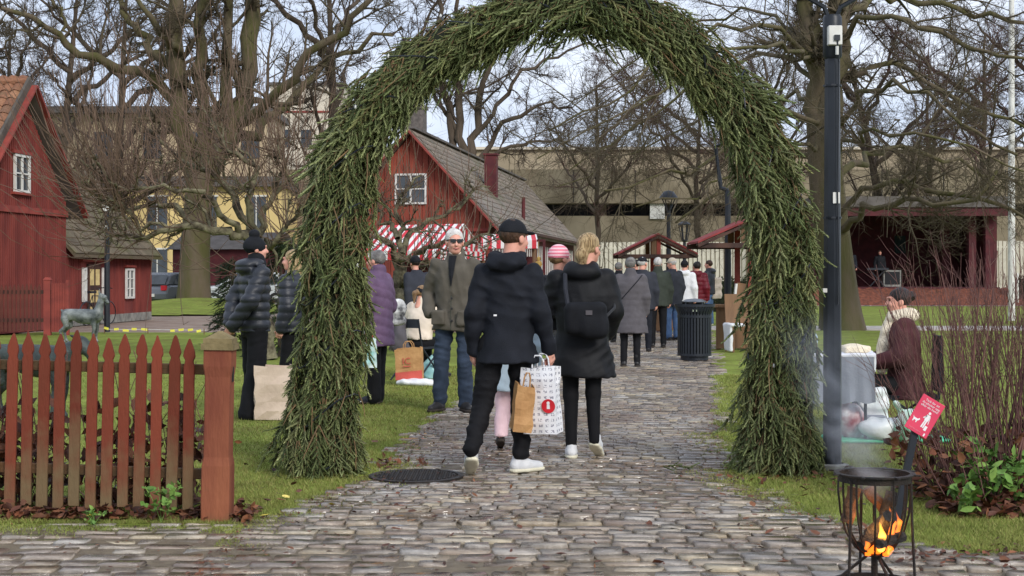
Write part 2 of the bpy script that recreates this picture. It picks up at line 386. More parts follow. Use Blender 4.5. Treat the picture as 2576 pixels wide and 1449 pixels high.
def limbs(spec, n=14):
    """spec: list of (points xyz, r0, r1)"""
    P = np.stack([polyline(s[0], n) for s in spec]); R = np.stack([np.linspace(s[1], s[2], n) for s in spec]); return P, R
# ------------------------------------------------------------------ ground, lawns, paths
def xl(y):   # left edge of the cobbled path
    return .045*math.sin(y*7.3)+.03*math.sin(y*17+1)+float(np.interp(y, [8.05, 8.35, 8.9, 10.1, 12, 14.8, 20, 26, 36], [-1.62, -1.5, -1.3, -1.0, -.92, -.74, -.1, .9, 2.6]))
def xr(y):   # right edge
    return .045*math.sin(y*6.1+2)+.03*math.sin(y*15)+float(np.interp(y, [7.35, 7.7, 8.6, 9.4, 10.3, 14.3, 20.6, 24, 36], [2.3, 2.05, 1.82, 1.68, 1.56, 2.05, 2.9, 3.3, 4.9]))
def yl(x): return 8.22 + .03*math.sin(x*3)     # front edge of the left lawn
def yr(x): return 7.45 - .1*(x-2.2)              # front edge of the right lawn

def grass_mat(name, c1, c2, c3, sc=1.2):
    m = mat(name, c1, c2, sc, .95, .5, 90, spec=.1); N = m.node_tree.nodes; L = m.node_tree.links; p = N['Principled BSDF']
    src = p.inputs['Base Color'].links[0].from_socket
    t = N.new('ShaderNodeNewGeometry'); n = N.new('ShaderNodeTexNoise'); n.inputs['Scale'].default_value = 9; n.inputs['Detail'].default_value = 6; n.inputs['Roughness'].default_value = .7
    L.new(t.outputs['Position'], n.inputs['Vector']); r = N.new('ShaderNodeMapRange'); r.inputs['From Min'].default_value = .48; r.inputs['From Max'].default_value = .68; r.inputs['To Max'].default_value = .8
    L.new(n.outputs['Fac'], r.inputs['Value']); mxn = N.new('ShaderNodeMixRGB'); L.new(r.outputs['Result'], mxn.inputs['Fac']); L.new(src, mxn.inputs['Color1']); mxn.inputs['Color2'].default_value = (*c3, 1)
    nb = N.new('ShaderNodeTexNoise'); nb.inputs['Scale'].default_value = 1.7; nb.inputs['Detail'].default_value = 5; nb.inputs['Roughness'].default_value = .65; L.new(t.outputs['Position'], nb.inputs['Vector']); rb = N.new('ShaderNodeMapRange'); rb.inputs['From Min'].default_value = .5; rb.inputs['From Max'].default_value = .7; rb.inputs['To Max'].default_value = .65; L.new(nb.outputs['Fac'], rb.inputs['Value'])
    mb_ = N.new('ShaderNodeMixRGB'); L.new(rb.outputs['Result'], mb_.inputs['Fac']); L.new(mxn.outputs['Color'], mb_.inputs['Color1']); mb_.inputs['Color2'].default_value = (*lin(96,84,52), 1); L.new(mb_.outputs['Color'], p.inputs['Base Color']); return m
G1, G2, G3 = lin(134,148,68), lin(112,126,54), lin(104,94,56)
MT['lawn'] = grass_mat('lawn', G1, G2, G3)
MT['soil'] = mat('soil', lin(92,74,56), lin(66,52,40), 5, .9, .5, 40)
MT['joint'] = mat('joint', lin(118,106,86), lin(96,84,68), 12, .8, .6, 60, rough2=.5)
MT['gravel'] = mat('gravel', lin(150,132,118), lin(126,108,96), 1.5, .85, .4, 60, rough2=.5)
MT['paving'] = mat('paving', lin(185,178,170), lin(165,158,150), 2, .6, .2, 40)

def sheet(name, x0, x1, y0, y1, step, zf, inside, m, label=None, smooth=True):
    nx, ny = int((x1-x0)/step)+1, int((y1-y0)/step)+1
    X, Y = np.meshgrid(np.linspace(x0, x1, nx), np.linspace(y0, y1, ny), indexing='ij'); Z = zf(X, Y)
    id_ = np.arange(nx*ny).reshape(nx, ny); F = np.stack([id_[:-1,:-1], id_[1:,:-1], id_[1:,1:], id_[:-1,1:]], -1).reshape(-1, 4)
    if inside is not None:
        cx = X.ravel()[F].mean(1); cy = Y.ravel()[F].mean(1); F = F[inside(cx, cy)]
        u, inv = np.unique(F, return_inverse=True); V = np.stack([X, Y, Z], -1).reshape(-1, 3)[u]; F = inv.reshape(-1, 4)
    else: V = np.stack([X, Y, Z], -1).reshape(-1, 3)
    o = link(name, np_mesh(name, V, [F], smooth), None, m); o['kind'] = 'structure'; return o
vxl, vxr = np.vectorize(xl), np.vectorize(xr)
def bumps(a, s):
    return lambda X, Y: a*(np.sin(X*s+Y*.7*s)+np.sin(Y*s*1.3-X*.6*s+1.2)+np.sin(X*2.3*s+.4)*np.sin(Y*2.1*s))/2
MT['far_ground'] = grass_mat('far_ground', lin(128,140,76), lin(106,118,62), lin(98,94,60), .3)
sheet('ground', -260, 260, -20, 420, 20, lambda X, Y: X*0-.06, None, MT['far_ground'])
lb = bumps(.008, 3.1)
def xr2(y): return 2.2+(7.45-y)*10 if y < 7.45 else xr(y)
def edge_lawn(edge, sgn, ys_, width):
    us = np.array([-.0, .02, .05, .1, .2, .35, .6, 1, 1.6, 2.4, 3.4, 5, 8, 11, 14, 20]); us = us[us <= width]
    E = np.array([edge(q) for q in ys_]); X = E[:, None]+sgn*us[None]; Y = ys_[:, None]+0*X; Z = lb(X, Y)-.004; Z[:, 0] = -.04
    n, m_ = X.shape; id_ = np.arange(n*m_).reshape(n, m_); F = np.stack([id_[:-1,:-1], id_[1:,:-1], id_[1:,1:], id_[:-1,1:]], -1).reshape(-1, 4)
    o = link('lawn', np_mesh('lawn', np.stack([X, Y, Z], -1).reshape(-1, 3), [F], True), None, MT['lawn']); o['kind'] = 'structure'
edge_lawn(xl, -1, np.concatenate([np.arange(8.22, 16, .05), np.arange(16, 35.3, .25)]), 14)
edge_lawn(xr2, 1, np.concatenate([np.arange(6.7, 7.45, .05), np.arange(7.45, 16, .05), np.arange(16, 36.7, .25)]), 20)
sheet('lawn', 4.5, 40, 39.2, 64, 2, lambda X, Y: X*0-.01, None, MT['lawn'])
sheet('gravel_court', -40, 4.0, 35.2, 60, 2, lambda X, Y: X*0-.02, None, MT['gravel'])
def mound(X, Y): return -.05+.55*np.exp(-(((X+12.2)/3.4)**2+((Y-56)/5)**2))
sheet('lawn', -18, -7.6, 48.5, 66, .5, mound, lambda x, y: ((x+12.2)/4.4)**2+((y-56)/7)**2 < 1, MT['lawn'])
# paved cross path of big slabs
cp = sheet('paved_path', 4.6, 40, 36.8, 39.0, 1, lambda X, Y: X*0-.018, None, MT['joint'])
slab = MB().box((0,0,0), (.96,.68,.05), taper=.985).mesh('slab'); slab.materials.append(MT['paving'])
MT['paving'].node_tree  # colour varies a little by noise only
for r_ in range(3):
    for k in range(34):
        o = link('slab', slab, cp); o.location = (5.1+k*1.0+.5*(r_ % 2), 37.2+r_*.72, -.002+.003*random.random()); o.rotation_euler.z = random.uniform(-.01, .01)
sheet('paved_path', 12, 40, 64, 65.4, 1, lambda X, Y: X*0+.004, None, MT['paving'])

# ---- cobbles
bedv = []; ys = np.linspace(5.6, 36, 140)
def bx0(y): return -4.4 if y < 8.3 else xl(y)
def bx1(y): return 5.0 if y < 7.4 else xr(y)
V = []; F = []
for i, y in enumerate(ys): V += [(bx0(y)-.06, y, -.0095), (bx1(y)+.06, y, -.0095)]
for i in range(len(ys)-1): F.append((2*i, 2*i+1, 2*i+3, 2*i+2))
path = link('cobbled_path', np_mesh('cobbled_path', V, [F]), None, MT['joint']); path['kind'] = 'structure'
MT['cobble'] = tint_mat('cobble', [lin(158,146,130), lin(140,124,109), lin(172,159,138), lin(154,146,136), lin(132,115,101), lin(168,162,153), lin(153,137,120), lin(176,162,135), lin(145,137,128), lin(158,146,130)],
                        .1, .36, .28, 30, spec=.7, moss=(lin(110,100,60), 1.1, .58, .5), fine=22, wet=True)
def cob_mesh(i):
    r = np.random.default_rng(i); n = 8
    # rounded rectangle outline in unit size, three rings: base, shoulder, top
    base = np.array([(-.5,-.36),(-.4,-.5),(.4,-.5),(.5,-.36),(.5,.36),(.4,.5),(-.4,.5),(-.5,.36)]) + r.normal(size=(8,2))*.045
    V = np.concatenate([np.c_[base, np.full(8,-.04)], np.c_[base*.99, np.full(8,-.012)], np.c_[base*[.95,.92], r.normal(size=8)*.0018]])
    F = [(k+o, (k+1) % 8+o, (k+1) % 8+8+o, k+8+o) for o in (0, 8) for k in range(8)]
    return V, np.array(F), np.arange(16, 24)[None]
CM = [cob_mesh(i) for i in range(9)]
cmes = []
def far_cob(i):
    r = np.random.default_rng(50+i); b_ = np.array([(-.5,-.5),(.5,-.5),(.5,.5),(-.5,.5)])+r.normal(size=(4,2))*.03
    return np.concatenate([np.c_[b_, np.full(4,-.02)], np.c_[b_*.95, r.normal(size=4)*.002]]), np.array([(k, (k+1) % 4, (k+1) % 4+4, k+4) for k in range(4)]), np.arange(4, 8)[None]
CF = [far_cob(i) for i in range(3)]
for i, (v, f, t) in enumerate(CM):
    me = np_mesh('cobble', v, [f, t]); me.materials.append(MT['cobble']); cmes.append(me)
stones = []; y = 5.75
while y < 35.5:
    near = y < 8.6
    dep = random.uniform(.125, .165) if near else random.uniform(.105, .14)
    if y > 20: dep *= 1.25
    x0, x1 = bx0(y+dep/2), bx1(y+dep/2); x = x0+random.uniform(-.1, 0); ph = random.uniform(0, 6)
    while x < x1:
        ln = random.uniform(.14, .27) if near else random.uniform(.11, .21)
        if y > 20: ln *= 1.3
        yy = y+dep/2+.02*math.sin(x*1.3+ph)
        stones.append((x+ln/2, yy, ln-random.uniform(.004,.012), (dep-random.uniform(.004,.012))*random.uniform(.86,1.0), random.uniform(-.007,.007)+.006*math.sin(x*.9+y*1.7), random.gauss(0,.035)))
        x += ln
    y += dep
MH = (gx(1047, 10.2), 10.2)   # manhole
stones = [s for s in stones if (s[0]-MH[0])**2+(s[1]-MH[1])**2 > .36**2]
inview = [s for s in stones if abs(s[0]/s[1]) < .36 and s[1] > 6.75]
part = set(id(s) for s in sorted(inview, key=lambda s: s[1]-s[2]*2)[:300])
VV = []; FQ = []; FT = []; RV = []; b = 0
for i, s in enumerate(stones):
    if id(s) in part:
        o = link('cobble', cmes[i % 9], path); o.location = (s[0], s[1], s[4]); o.scale = (s[2], s[3], 1); o.rotation_euler = (random.gauss(0,.02), random.gauss(0,.02), s[5])
    else:
        v, f, t = CM[i % 9] if s[1] < 14 else CF[i % 3]; ca, sa = math.cos(s[5]), math.sin(s[5]); w = v*[s[2], s[3], 1]
        w = np.c_[w[:,0]*ca-w[:,1]*sa+s[0], w[:,0]*sa+w[:,1]*ca+s[1], w[:,2]+s[4]+w[:,0]*random.gauss(0,.02)+w[:,1]*random.gauss(0,.02)]
        VV.append(w); FQ.append(f+b); (FT if t.shape[1] == 8 else FQ).append(t+b); RV.append(np.full(len(w), random.random())); b += len(w)
co = link('cobbles', np_mesh('cobbles', np.concatenate(VV), [np.concatenate(FQ), np.concatenate(FT)], attr={'rv': np.concatenate(RV)}), path, MT['cobble']); co['kind'] = 'stuff'

# ---- manhole
mh = root('manhole_cover', (MH[0], MH[1], 0), 0, 'round dark iron manhole cover set into the cobbles beside the arch', 'manhole cover')
MB().lathe([(.0,.004),(.285,.004),(.29,.0),(.29,-.04)], 40).build('lid', MT['dark_iron'], mh, True)
MB().lathe([(.297,-.04),(.297,.006),(.333,.006),(.335,-.04)], 40).build('rim', MT['dark_iron'], mh, True)
stud = MB(); 
for i in range(-8, 9):
    for j in range(-8, 9):
        if i*i+j*j < 66: stud.box((i*.034, j*.034, .006), (.024,.016,.006), Matrix.Rotation(PI/4*(1 if (i+j) % 2 else -1), 3, 'Z'))
stud.build('tread_studs', MT['dark_iron'], mh)
# ------------------------------------------------------------------ buildings
def slope_tiles(parent, m, org, du, dv, nu, nv, w, h, th, maxparts, name='roof_tile', keep=None, curve=0):
    """rows of overlapping tiles: org lower corner at the eave, du along the eave, dv up the slope (unit vectors)"""
    du, dv = Vector(du).normalized(), Vector(dv).normalized(); nn = du.cross(dv).normalized()
    if nn.z < 0: nn = -nn
    mb = MB()
    if curve:
        k = 5; vs = []; 
        for j in (0, 1):
            for i in range(k):
                a = i/(k-1); vs.append((a*w*1.03-w/2, j*h*1.12, math.sin(a*PI)*curve + (th if j == 0 else 0)))
        mb.add(vs, [(i, i+1, k+i+1, k+i) for i in range(k-1)])
        vs2 = [(q[0], q[1], q[2]-.015) for q in vs[:k]]; mb.add(vs[:k]+vs2, [(i, i+1, k+i+1, k+i) for i in range(k-1)])
    else:
        mb.add([(-w*.492,0,th),(w*.492,0,th),(w*.492,h*1.12,.004),(-w*.492,h*1.12,.004),(-w*.492,0,0),(w*.492,0,0)], [(0,1,2,3),(4,5,1,0),(5,2,1),(4,0,3)])
    me = mb.mesh(name); me.materials.append(m)
    R = Matrix((du, dv, nn)).transposed(); spots = []
    for j in range(nv):
        for i in range(nu):
            p = Vector(org)+du*((i+.5+(.5 if (j % 2 and not curve) else 0))*w)+dv*(j*h)+nn*.01
            if keep and not keep(p): continue
            spots.append((p, random.gauss(0,.006)))
    for p, a in spots[:maxparts]:
        o = link(name, me, parent); o.matrix_local = Matrix.Translation(p) @ (R @ Matrix.Rotation(a, 3, 'Z')).to_4x4()
    if len(spots) > maxparts:
        v0 = np.array([v.co for v in me.vertices]); fs = [list(p.vertices) for p in me.polygons]; V = []; F3 = []; F4 = []; b = 0
        for p, a in spots[maxparts:]:
            V.append(v0@np.array(R @ Matrix.Rotation(a, 3, 'Z')).T+np.array(p))
            for f in fs: (F4 if len(f) == 4 else F3).append([q+b for q in f])
            b += len(v0)
        rv = np.repeat(np.array([random.random() for _ in spots[maxparts:]]), len(v0))
        o = link(name+'s', np_mesh(name+'s', np.concatenate(V), [np.array(F4), np.array(F3)] if F3 else [np.array(F4)], attr={'rv': rv}), parent, m); o['kind'] = 'stuff'

def window(parent, c, w, h, nx_, nz_, dep=.06, frame=.06, nrm=(0,-1,0)):
    """casement window facing nrm (local axis), each pane its own glass"""
    n = Vector(nrm); u = Vector((0,0,1)).cross(n).normalized(); C = Vector(c); z = Vector((0,0,1))
    mb = MB(); bar = .035
    for sgn in (-1, 1):
        mb.bar(C+u*(sgn*(w/2-frame/2))-z*(h/2)+n*dep/2, C+u*(sgn*(w/2-frame/2))+z*(h/2)+n*dep/2, frame, dep, up=n)
        mb.bar(C-u*(w/2-frame)+z*(sgn*(h/2-frame/2))+n*dep/2, C+u*(w/2-frame)+z*(sgn*(h/2-frame/2))+n*dep/2, frame, dep, up=n)
    for i in range(1, nx_):
        x = -w/2+w*i/nx_; mb.bar(C+u*x-z*(h/2-frame)+n*dep*.45, C+u*x+z*(h/2-frame)+n*dep*.45, .06 if nx_ == 2 else bar, dep*.8, up=n)
    for j in range(1, nz_):
        q = -h/2+h*j/nz_; mb.bar(C-u*(w/2-frame)+z*q+n*dep*.4, C+u*(w/2-frame)+z*q+n*dep*.4, bar, dep*.6, up=n)
    wf = mb.build('window', MT['white_paint'], parent)
    for i in range(nx_):
        for j in range(nz_):
            p = C+u*(-w/2+w*(i+.5)/nx_)+z*(-h/2+h*(j+.5)/nz_)+n*.012
            g = MB(); hw, hh = w/nx_/2-.01, h/nz_/2-.01
            g.add([p-u*hw-z*hh, p+u*hw-z*hh, p+u*hw+z*hh, p-u*hw+z*hh], [(0,1,2,3)]); g.build('pane', MT['glass'], wf)
    return wf

MT['pantile'] = tint_mat('pantile', [lin(146,102,76), lin(126,86,64), lin(156,114,86), lin(118,82,64), lin(140,98,74), lin(112,88,72)], .7, .9, .3, 30, spec=.2, moss=(lin(96,90,60), 2, .58, .6))
MT['slate'] = tint_mat('slate', [lin(126,116,104), lin(108,99,90), lin(138,126,112), lin(116,104,92), lin(128,112,100)], .6, .85, .3, 30, spec=.3, moss=(lin(92,92,66), .8, .52, .6))
MT['mossroof'] = tint_mat('mossroof', [lin(104,92,78), lin(90,80,66), lin(112,100,82), lin(96,88,70)], .7, .9, .4, 30, spec=.2, moss=(lin(88,88,50), 1.2, .5, .7))

# ---- barn: local x = out of the gable (towards the court), local y = along the gable wall
A84 = math.radians(-6)
barn = root('barn', (-11.69, 38, 0), A84, 'tall red barn gable with orange pantile roof and white window', 'barn')
HW = 2.7; RZ = 6.05; SL = .98
def wz(y): return RZ-.12-abs(y+HW)*SL            # wall top at y (0 far corner, -5.4 near corner)
yy0, yy1 = -5.4, 0.0
MB().add([(0,yy0,0),(0,yy1,0),(0,yy1,wz(0)),(0,-HW,RZ-.12),(0,yy0,wz(yy0)),(-8,yy0,0),(-8,yy1,0),(-8,yy1,wz(0)),(-8,-HW,RZ-.12),(-8,yy0,wz(yy0))],
         [(0,1,2,3,4),(5,9,8,7,6),(0,4,9,5),(1,6,7,2)]).build('wall', MT['red_barn'], barn)
bt = MB(); y = yy0+.05
while y < yy1:
    if abs(y+HW) < .5:
        bt.bar((.014,y,.25),(.014,y,3.3),.035,.024,up=(1,0,0)); bt.bar((.014,y,4.42),(.014,y,wz(y)-.03),.035,.024,up=(1,0,0))
    else: bt.bar((.014,y,.25),(.014,y,wz(y)-.03),.035,.024,up=(1,0,0))
    y += .115
o = bt.build('batten', MT['red_barn'], barn); o['kind'] = 'stuff'
MB().box((.03,-HW,2.98),(.07,5.42,.16)).build('string_course', MT['red_trim'], barn)
window(barn, (.02,-HW,3.86), .84, .92, 2, 2, nrm=(1,0,0))
MB().box((.05,-HW,4.37),(.1,1.05,.08)).build('window_hood', MT['red_trim'], barn)
MB().box((.05,-HW,3.37),(.1,1.0,.06)).build('window_sill', MT['red_trim'], barn)
for s in (-1, 1):   # roof planes, bargeboards
    e = (-HW+s*3.15); ez = RZ-3.15*SL
    MB().add([(.3,-HW,RZ),(.3,e,ez),(-8.2,e,ez),(-8.2,-HW,RZ),(.3,-HW,RZ-.1),(.3,e,ez-.1),(-8.2,e,ez-.1),(-8.2,-HW,RZ-.1)], [(0,1,2,3),(4,7,6,5),(0,4,5,1),(1,5,6,2)]).build('roof', MT['grey_roof'], barn)
    MB().bar((.33,-HW,RZ-.06),(.33,e,ez-.06),.05,.24,up=(1,0,0)).build('bargeboard', MT['red_trim'], barn)
    MB().bar((.27,-HW,RZ+.05),(.27,e,ez+.05),.28,.07,up=(1,0,0)).build('verge_board', mat('verge', lin(96,88,78), lin(74,68,62), 5), barn) if s < 0 else None
dvn = Vector((0, 1, SL)).normalized()
slope_tiles(barn, MT['pantile'], (.12,-HW-3.15,RZ-3.15*SL), (-1,0,0), (0,1,SL), 26, 16, .25, .29, .03, 300, curve=.06)
MB().tube([(.2,-HW,RZ+.04),(-8,-HW,RZ+.04)], .1, 8).build('ridge_tile', MT['pantile'], barn, True)

# ---- low red house joined to it
low = root('low_house', (-12.0, 39, 0), A84, 'low red house with mossy roof, yellow panelled door and white windows', 'house')
LW = 6.5; LE = 2.3; LS = 1.12
MB().add([(0,0,0),(0,LW,0),(0,LW,LE),(0,0,LE),(-4.2,0,0),(-4.2,LW,0),(-4.2,LW,LE),(-4.2,0,LE),(-2.1,0,LE+2.1*LS),(-2.1,LW,LE+2.1*LS)],
         [(0,1,2,3),(1,5,6,9,2),(4,0,3,8,7),(5,4,7,6)]).build('wall', MT['red_barn'], low)
bt = MB(); y = .05
while y < LW:
    inw = (1.02 < y < 2.75) or (4.23 < y < 4.98)
    if inw: bt.bar((.013,y,1.75),(.013,y,LE-.05),.035,.022,up=(1,0,0))
    else: bt.bar((.013,y,.2),(.013,y,LE-.05),.035,.022,up=(1,0,0))
    y += .115
o = bt.build('batten', MT['red_barn'], low); o['kind'] = 'stuff'
for s in (-1, 1):
    x1 = .3 if s > 0 else -4.5; z1 = LE-.3*LS
    MB().add([(-2.1,-.1,LE+2.1*LS),(-2.1,LW+.25,LE+2.1*LS),(x1,LW+.25,z1),(x1,-.1,z1),(-2.1,-.1,LE+2.1*LS-.1),(-2.1,LW+.25,LE+2.1*LS-.1),(x1,LW+.25,z1-.1),(x1,-.1,z1-.1)], [(0,1,2,3),(4,7,6,5),(3,2,6,7),(1,5,6,2),(0,3,7,4)]).build('roof', MT['mossroof'], low)
slope_tiles(low, MT['mossroof'], (.3,-.1,LE-.3*LS), (0,1,0), (-1,0,LS), 22, 12, .3, .29, .025, 264)
window(low, (.02,4.6,1.13), .66, .9, 2, 3, nrm=(1,0,0)); MB().box((.05,4.6,1.65),(.1,.8,.07)).build('window_hood', MT['red_trim'], low)
window(low, (.02,1.16,1.12), .24, .95, 1, 3, nrm=(1,0,0)); window(low, (.02,2.58,1.12), .24, .95, 1, 3, nrm=(1,0,0))
MB().box((.06,1.87,1.8),(.14,2.0,.08)).build('door_hood', MT['red_trim'], low)
door = MB().box((.03,1.85,.85),(.06,.86,1.7)).build('door', MT['wood_dark'], low)
MT['yellow_panel'] = mat('yellow_panel', lin(222,200,140), lin(190,168,115), 6, .6, .05)
for dy in (-.2, .2):
    for z0, z1 in ((1.1,1.55),(.62,.95),(.12,.5)): MB().box((.066,1.85+dy,(z0+z1)/2),(.014,.26,z1-z0)).build('door_panel', MT['yellow_panel'], door)
MB().box((.02,3.2,.12),(.08,6.4,.24)).build('plinth', MT['stone_grey'], low)

# ---- red picket fence and gate post at the barn
bf = root('picket_fence', (gx(82,33.5), 33.5, 0), math.radians(3), 'low weathered red picket fence in front of the barn wall', 'fence')
MT['red_old'] = mat('red_old', lin(104,56,46), lin(82,46,40), 4, .85, .2)
MB().bar((-1.3,0,.35),(.8,0,.35),.05,.09).build('rail', MT['wood_dark'], bf); MB().bar((-1.3,0,1.0),(.8,0,1.0),.05,.09).build('rail', MT['wood_dark'], bf)
pk = MB().add([(-.03,0,.1),(.03,0,.1),(.03,0,1.1),(0,0,1.18),(-.03,0,1.1),(-.03,.025,.1),(.03,.025,.1),(.03,.025,1.1),(0,.025,1.18),(-.03,.025,1.1)], [(0,1,2,3,4),(9,8,7,6,5),(0,5,6,1),(1,6,7,2),(2,7,8,3),(3,8,9,4),(4,9,5,0)]).mesh('picket')
pk.materials.append(MT['red_old'])
for k in range(16):
    o = link('picket', pk, bf); o.location = (-1.26+k*.095, -.06, random.uniform(-.02,.02))
MB().box((.34,0,.64),(.15,.15,1.28)).box((.34,0,1.31),(.18,.18,.06),taper=.5).build('post', MT['red_trim'], bf)
gp = MB()
for k in range(9): gp.box((.455+k*.037,-.04,.64),(.03,.03,1.12))
o = gp.build('boarding', MT['red_trim'], bf); o['kind'] = 'stuff'
MB().box((.8,0,.64),(.06,.1,1.28)).build('post', MT['red_trim'], bf)

# ---- long red house in the middle
AH = math.radians(-8.4)
hs = root('red_house', (gx(1035,45), 45, 0), AH, 'long red timber house with grey slate roof behind the market stalls', 'house')
HH, RR, SS, LEN = 2.45, 5.9, 1.1, 25.0
def hz(x): return RR-.15-abs(x)*SS
MB().add([(-HH,.02,0),(HH,.02,0),(HH,.02,hz(HH)),(0,.02,RR-.15),(-HH,.02,hz(HH)),(-HH,LEN,0),(HH,LEN,0),(HH,LEN,hz(HH)),(0,LEN,RR-.15),(-HH,LEN,hz(HH))],
         [(0,1,2,3,4),(6,5,9,8,7),(1,6,7,2),(5,0,4,9)]).build('wall', MT['red_dark'], hs)
x = -HH
while x < HH-.05:   # boards of the gable, upper storey longer than the lower one
    w = .2; xa, xb = x+.008, min(x+w-.008, HH)
    for z0, zt in ((.1, 2.75), (2.8, None)):
        za, zb = (zt, zt) if zt else (hz(xa)-.02, hz(xb)-.02)
        if zt is None and max(za, zb) < z0+.05: continue
        za, zb = max(za, z0+.01), max(zb, z0+.01); yo = 0 if zt else -.04
        poly = [(xa, z0), (xb, z0), (xb, zb), (xa, za)]
        if zt is None and xa < 0 < xb: poly = [(xa,z0),(xb,z0),(xb,zb),(0,RR-.17),(xa,za)]
        mb = MB().prism(poly, yo-.022, yo+.03); mb.build('board', MT['red_house'], hs)
    x += w
MB().box((0,-.06,2.78),(2*HH+.05,.1,.1)).build('string_course', MT['red_trim'], hs)
window(hs, (0,-.07,4.05), 1.0, .95, 2, 2)
for s in (-1, 1):
    e = s*2.8; ez = RR-2.8*SS
    MB().add([(0,-.35,RR),(e,-.35,ez),(e,LEN+.3,ez),(0,LEN+.3,RR),(0,-.35,RR-.12),(e,-.35,ez-.12),(e,LEN+.3,ez-.12),(0,LEN+.3,RR-.12)], [(0,1,2,3),(4,7,6,5),(0,4,5,1),(1,5,6,2),(3,2,6,7)]).build('roof', MT['slate'], hs)
    MB().bar((0,-.38,RR-.08),(e,-.38,ez-.08),.05,.28,up=(0,1,0)).build('bargeboard', MT['red_trim'], hs)
slope_tiles(hs, MT['slate'], (2.84,-.3,RR-2.84*SS), (0,1,0), (-2.8,0,2.8*SS), 50, 15, .5, .277, .022, 300)
MB().bar((0,-.3,RR+.04),(0,LEN+.2,RR+.04),.3,.07).build('ridge_capping', MT['grey_roof'], hs)
ch = MB().box((1.45,6.5,4.75),(.42,.42,1.7)).build('metal_chimney', MT['red_dark'], hs); MB().box((1.45,6.5,5.63),(.5,.5,.06)).build('chimney_cap', MT['red_dark'], ch)
MB().tube([(2.25,9,3.2),(2.25,9,4.25)], .07, 8).build('vent_pipe', MT['red_dark'], hs)
MT['brick_grey'] = mat('brick_grey', lin(112,104,98), lin(86,80,76), 9, .9, .5, 25)
MB().box((-.55,3.0,6.1),(.7,.6,1.7)).box((-.55,3.0,6.92),(.8,.7,.12)).build('brick_chimney', MT['brick_grey'], hs)
MB().bar((2.86,-.3,2.84),(2.86,LEN,2.84),.12,.1).build('gutter', MT['wood_dark'], hs)
sl_ = MB()
for k in range(40): sl_.box((HH+.03, .6+k*.6, 1.3), (.03,.12,2.4))
o = sl_.build('batten', MT['white_paint'], hs); o['kind'] = 'stuff'

# ---- concrete building with dark parking deck behind everything
cb = root('concrete_building', (14, 96, 0), 0, 'long grey concrete parking building with dark open deck and pale upper facade', 'building')
W2 = 64
MB().box((0,0,2.6),(W2,3,5.2)).build('lower_wall', MT['concrete'], cb)
MB().box((0,.8,5.6),(W2,2,1.0)).build('open_deck', MT['dark_gap'], cb)  # solid near-black box, its colour stands in for shade inside the opening
MB().box((0,-.2,7.1),(W2,3.4,2.2)).build('parapet', MT['concrete'], cb)
MB().box((6,6,8.95),(W2-4,6,1.9)).build('upper_facade', MT['concrete_pale'], cb)
MB().box((6,5.9,9.98),(W2-3,6.4,.18)).build('roof_edge', MT['pale_wall'], cb)
for k in range(16): MB().box((-W2/2+2+k*4,-1.92,7.1),(.05,.06,2.1)).build('panel_joint', MT['dark_gap'], cb)
MB().box((gx(1655,94)-14,-1.62,5.5),(.95,.1,1.0)).build('white_panel', MT['white_paint'], cb)
for k in range(9): MB().box((-W2/2+3+k*7,-.6,5.6),(.4,.4,.98)).build('deck_column', MT['concrete'], cb)

# ---- yellow town house and others on the left
yb = root('yellow_building', (-24.5, 92, 0), 0, 'pale yellow rendered town building seen through the apple tree branches', 'building')
MB().box((0,0,3.4),(21,8,6.8)).build('wall', MT['yellow_wall'], yb)
MB().box((1,.3,9.0),(17,7,4.4)).build('upper_wall', mat('beige_wall', lin(190,170,140), lin(165,146,118), .5), yb)
MB().box((0,-.3,7.0),(21.4,8.6,.6)).build('cornice', MT['grey_roof'], yb)
MB().box((1,0,11.4),(17.6,8,.4)).build('roof', MT['grey_roof'], yb)
for k in range(7):
    for z in (1.9, 5.1):
        wv = MB().box((-9+k*3,-4.03,z),(1.2,.1,2.0)).build('window', MT['glass'], yb); MB().box((-9+k*3,-4.05,z+1.05),(1.4,.12,.1)).box((-9+k*3,-4.09,z),(.06,.06,2)).build('frame', MT['white_paint'], wv)
for k in range(6):
    wv = MB().box((-6.5+k*3,-3.23,9.3),(1.1,.1,1.6)).build('window', MT['glass'], yb)
tb = root('tall_building', (gx(785,112), 112, 0), 0, 'tall pale building with thin red line beyond the tree', 'building')
MB().box((0,0,7.8),(5.5,6,15.6)).build('wall', MT['pale_wall'], tb); MB().box((0,-3.03,13.6),(5.6,.1,.14)).build('red_line', MT['red_trim'], tb); MB().box((0,0,15.7),(5.9,6.4,.2)).build('roof', MT['grey_roof'], tb)
for k in range(3): MB().box((-1.6+k*1.6,-3.02,11.6),(.8,.1,1.3)).build('window', MT['glass'], tb)
rh = root('red_cottage', (gx(560,66), 66, 0), math.radians(-8), 'dark red cottage with white window behind the big trunk', 'house')
MB().box((.6,0,1.3),(4.4,4,2.6)).build('wall', MT['red_dark'], rh); window(rh, (-.8,-2.02,1.7), .5, 1.4, 1, 3)
MB().add([(-1.8,-2.3,2.5),(3.0,-2.3,2.5),(3.0,0,3.3),(-1.8,0,3.3),(-1.8,2.3,2.5),(3,2.3,2.5)], [(0,1,2,3),(3,2,5,4),(0,3,4),(1,5,2)]).build('roof', MT['grey_roof'], rh)

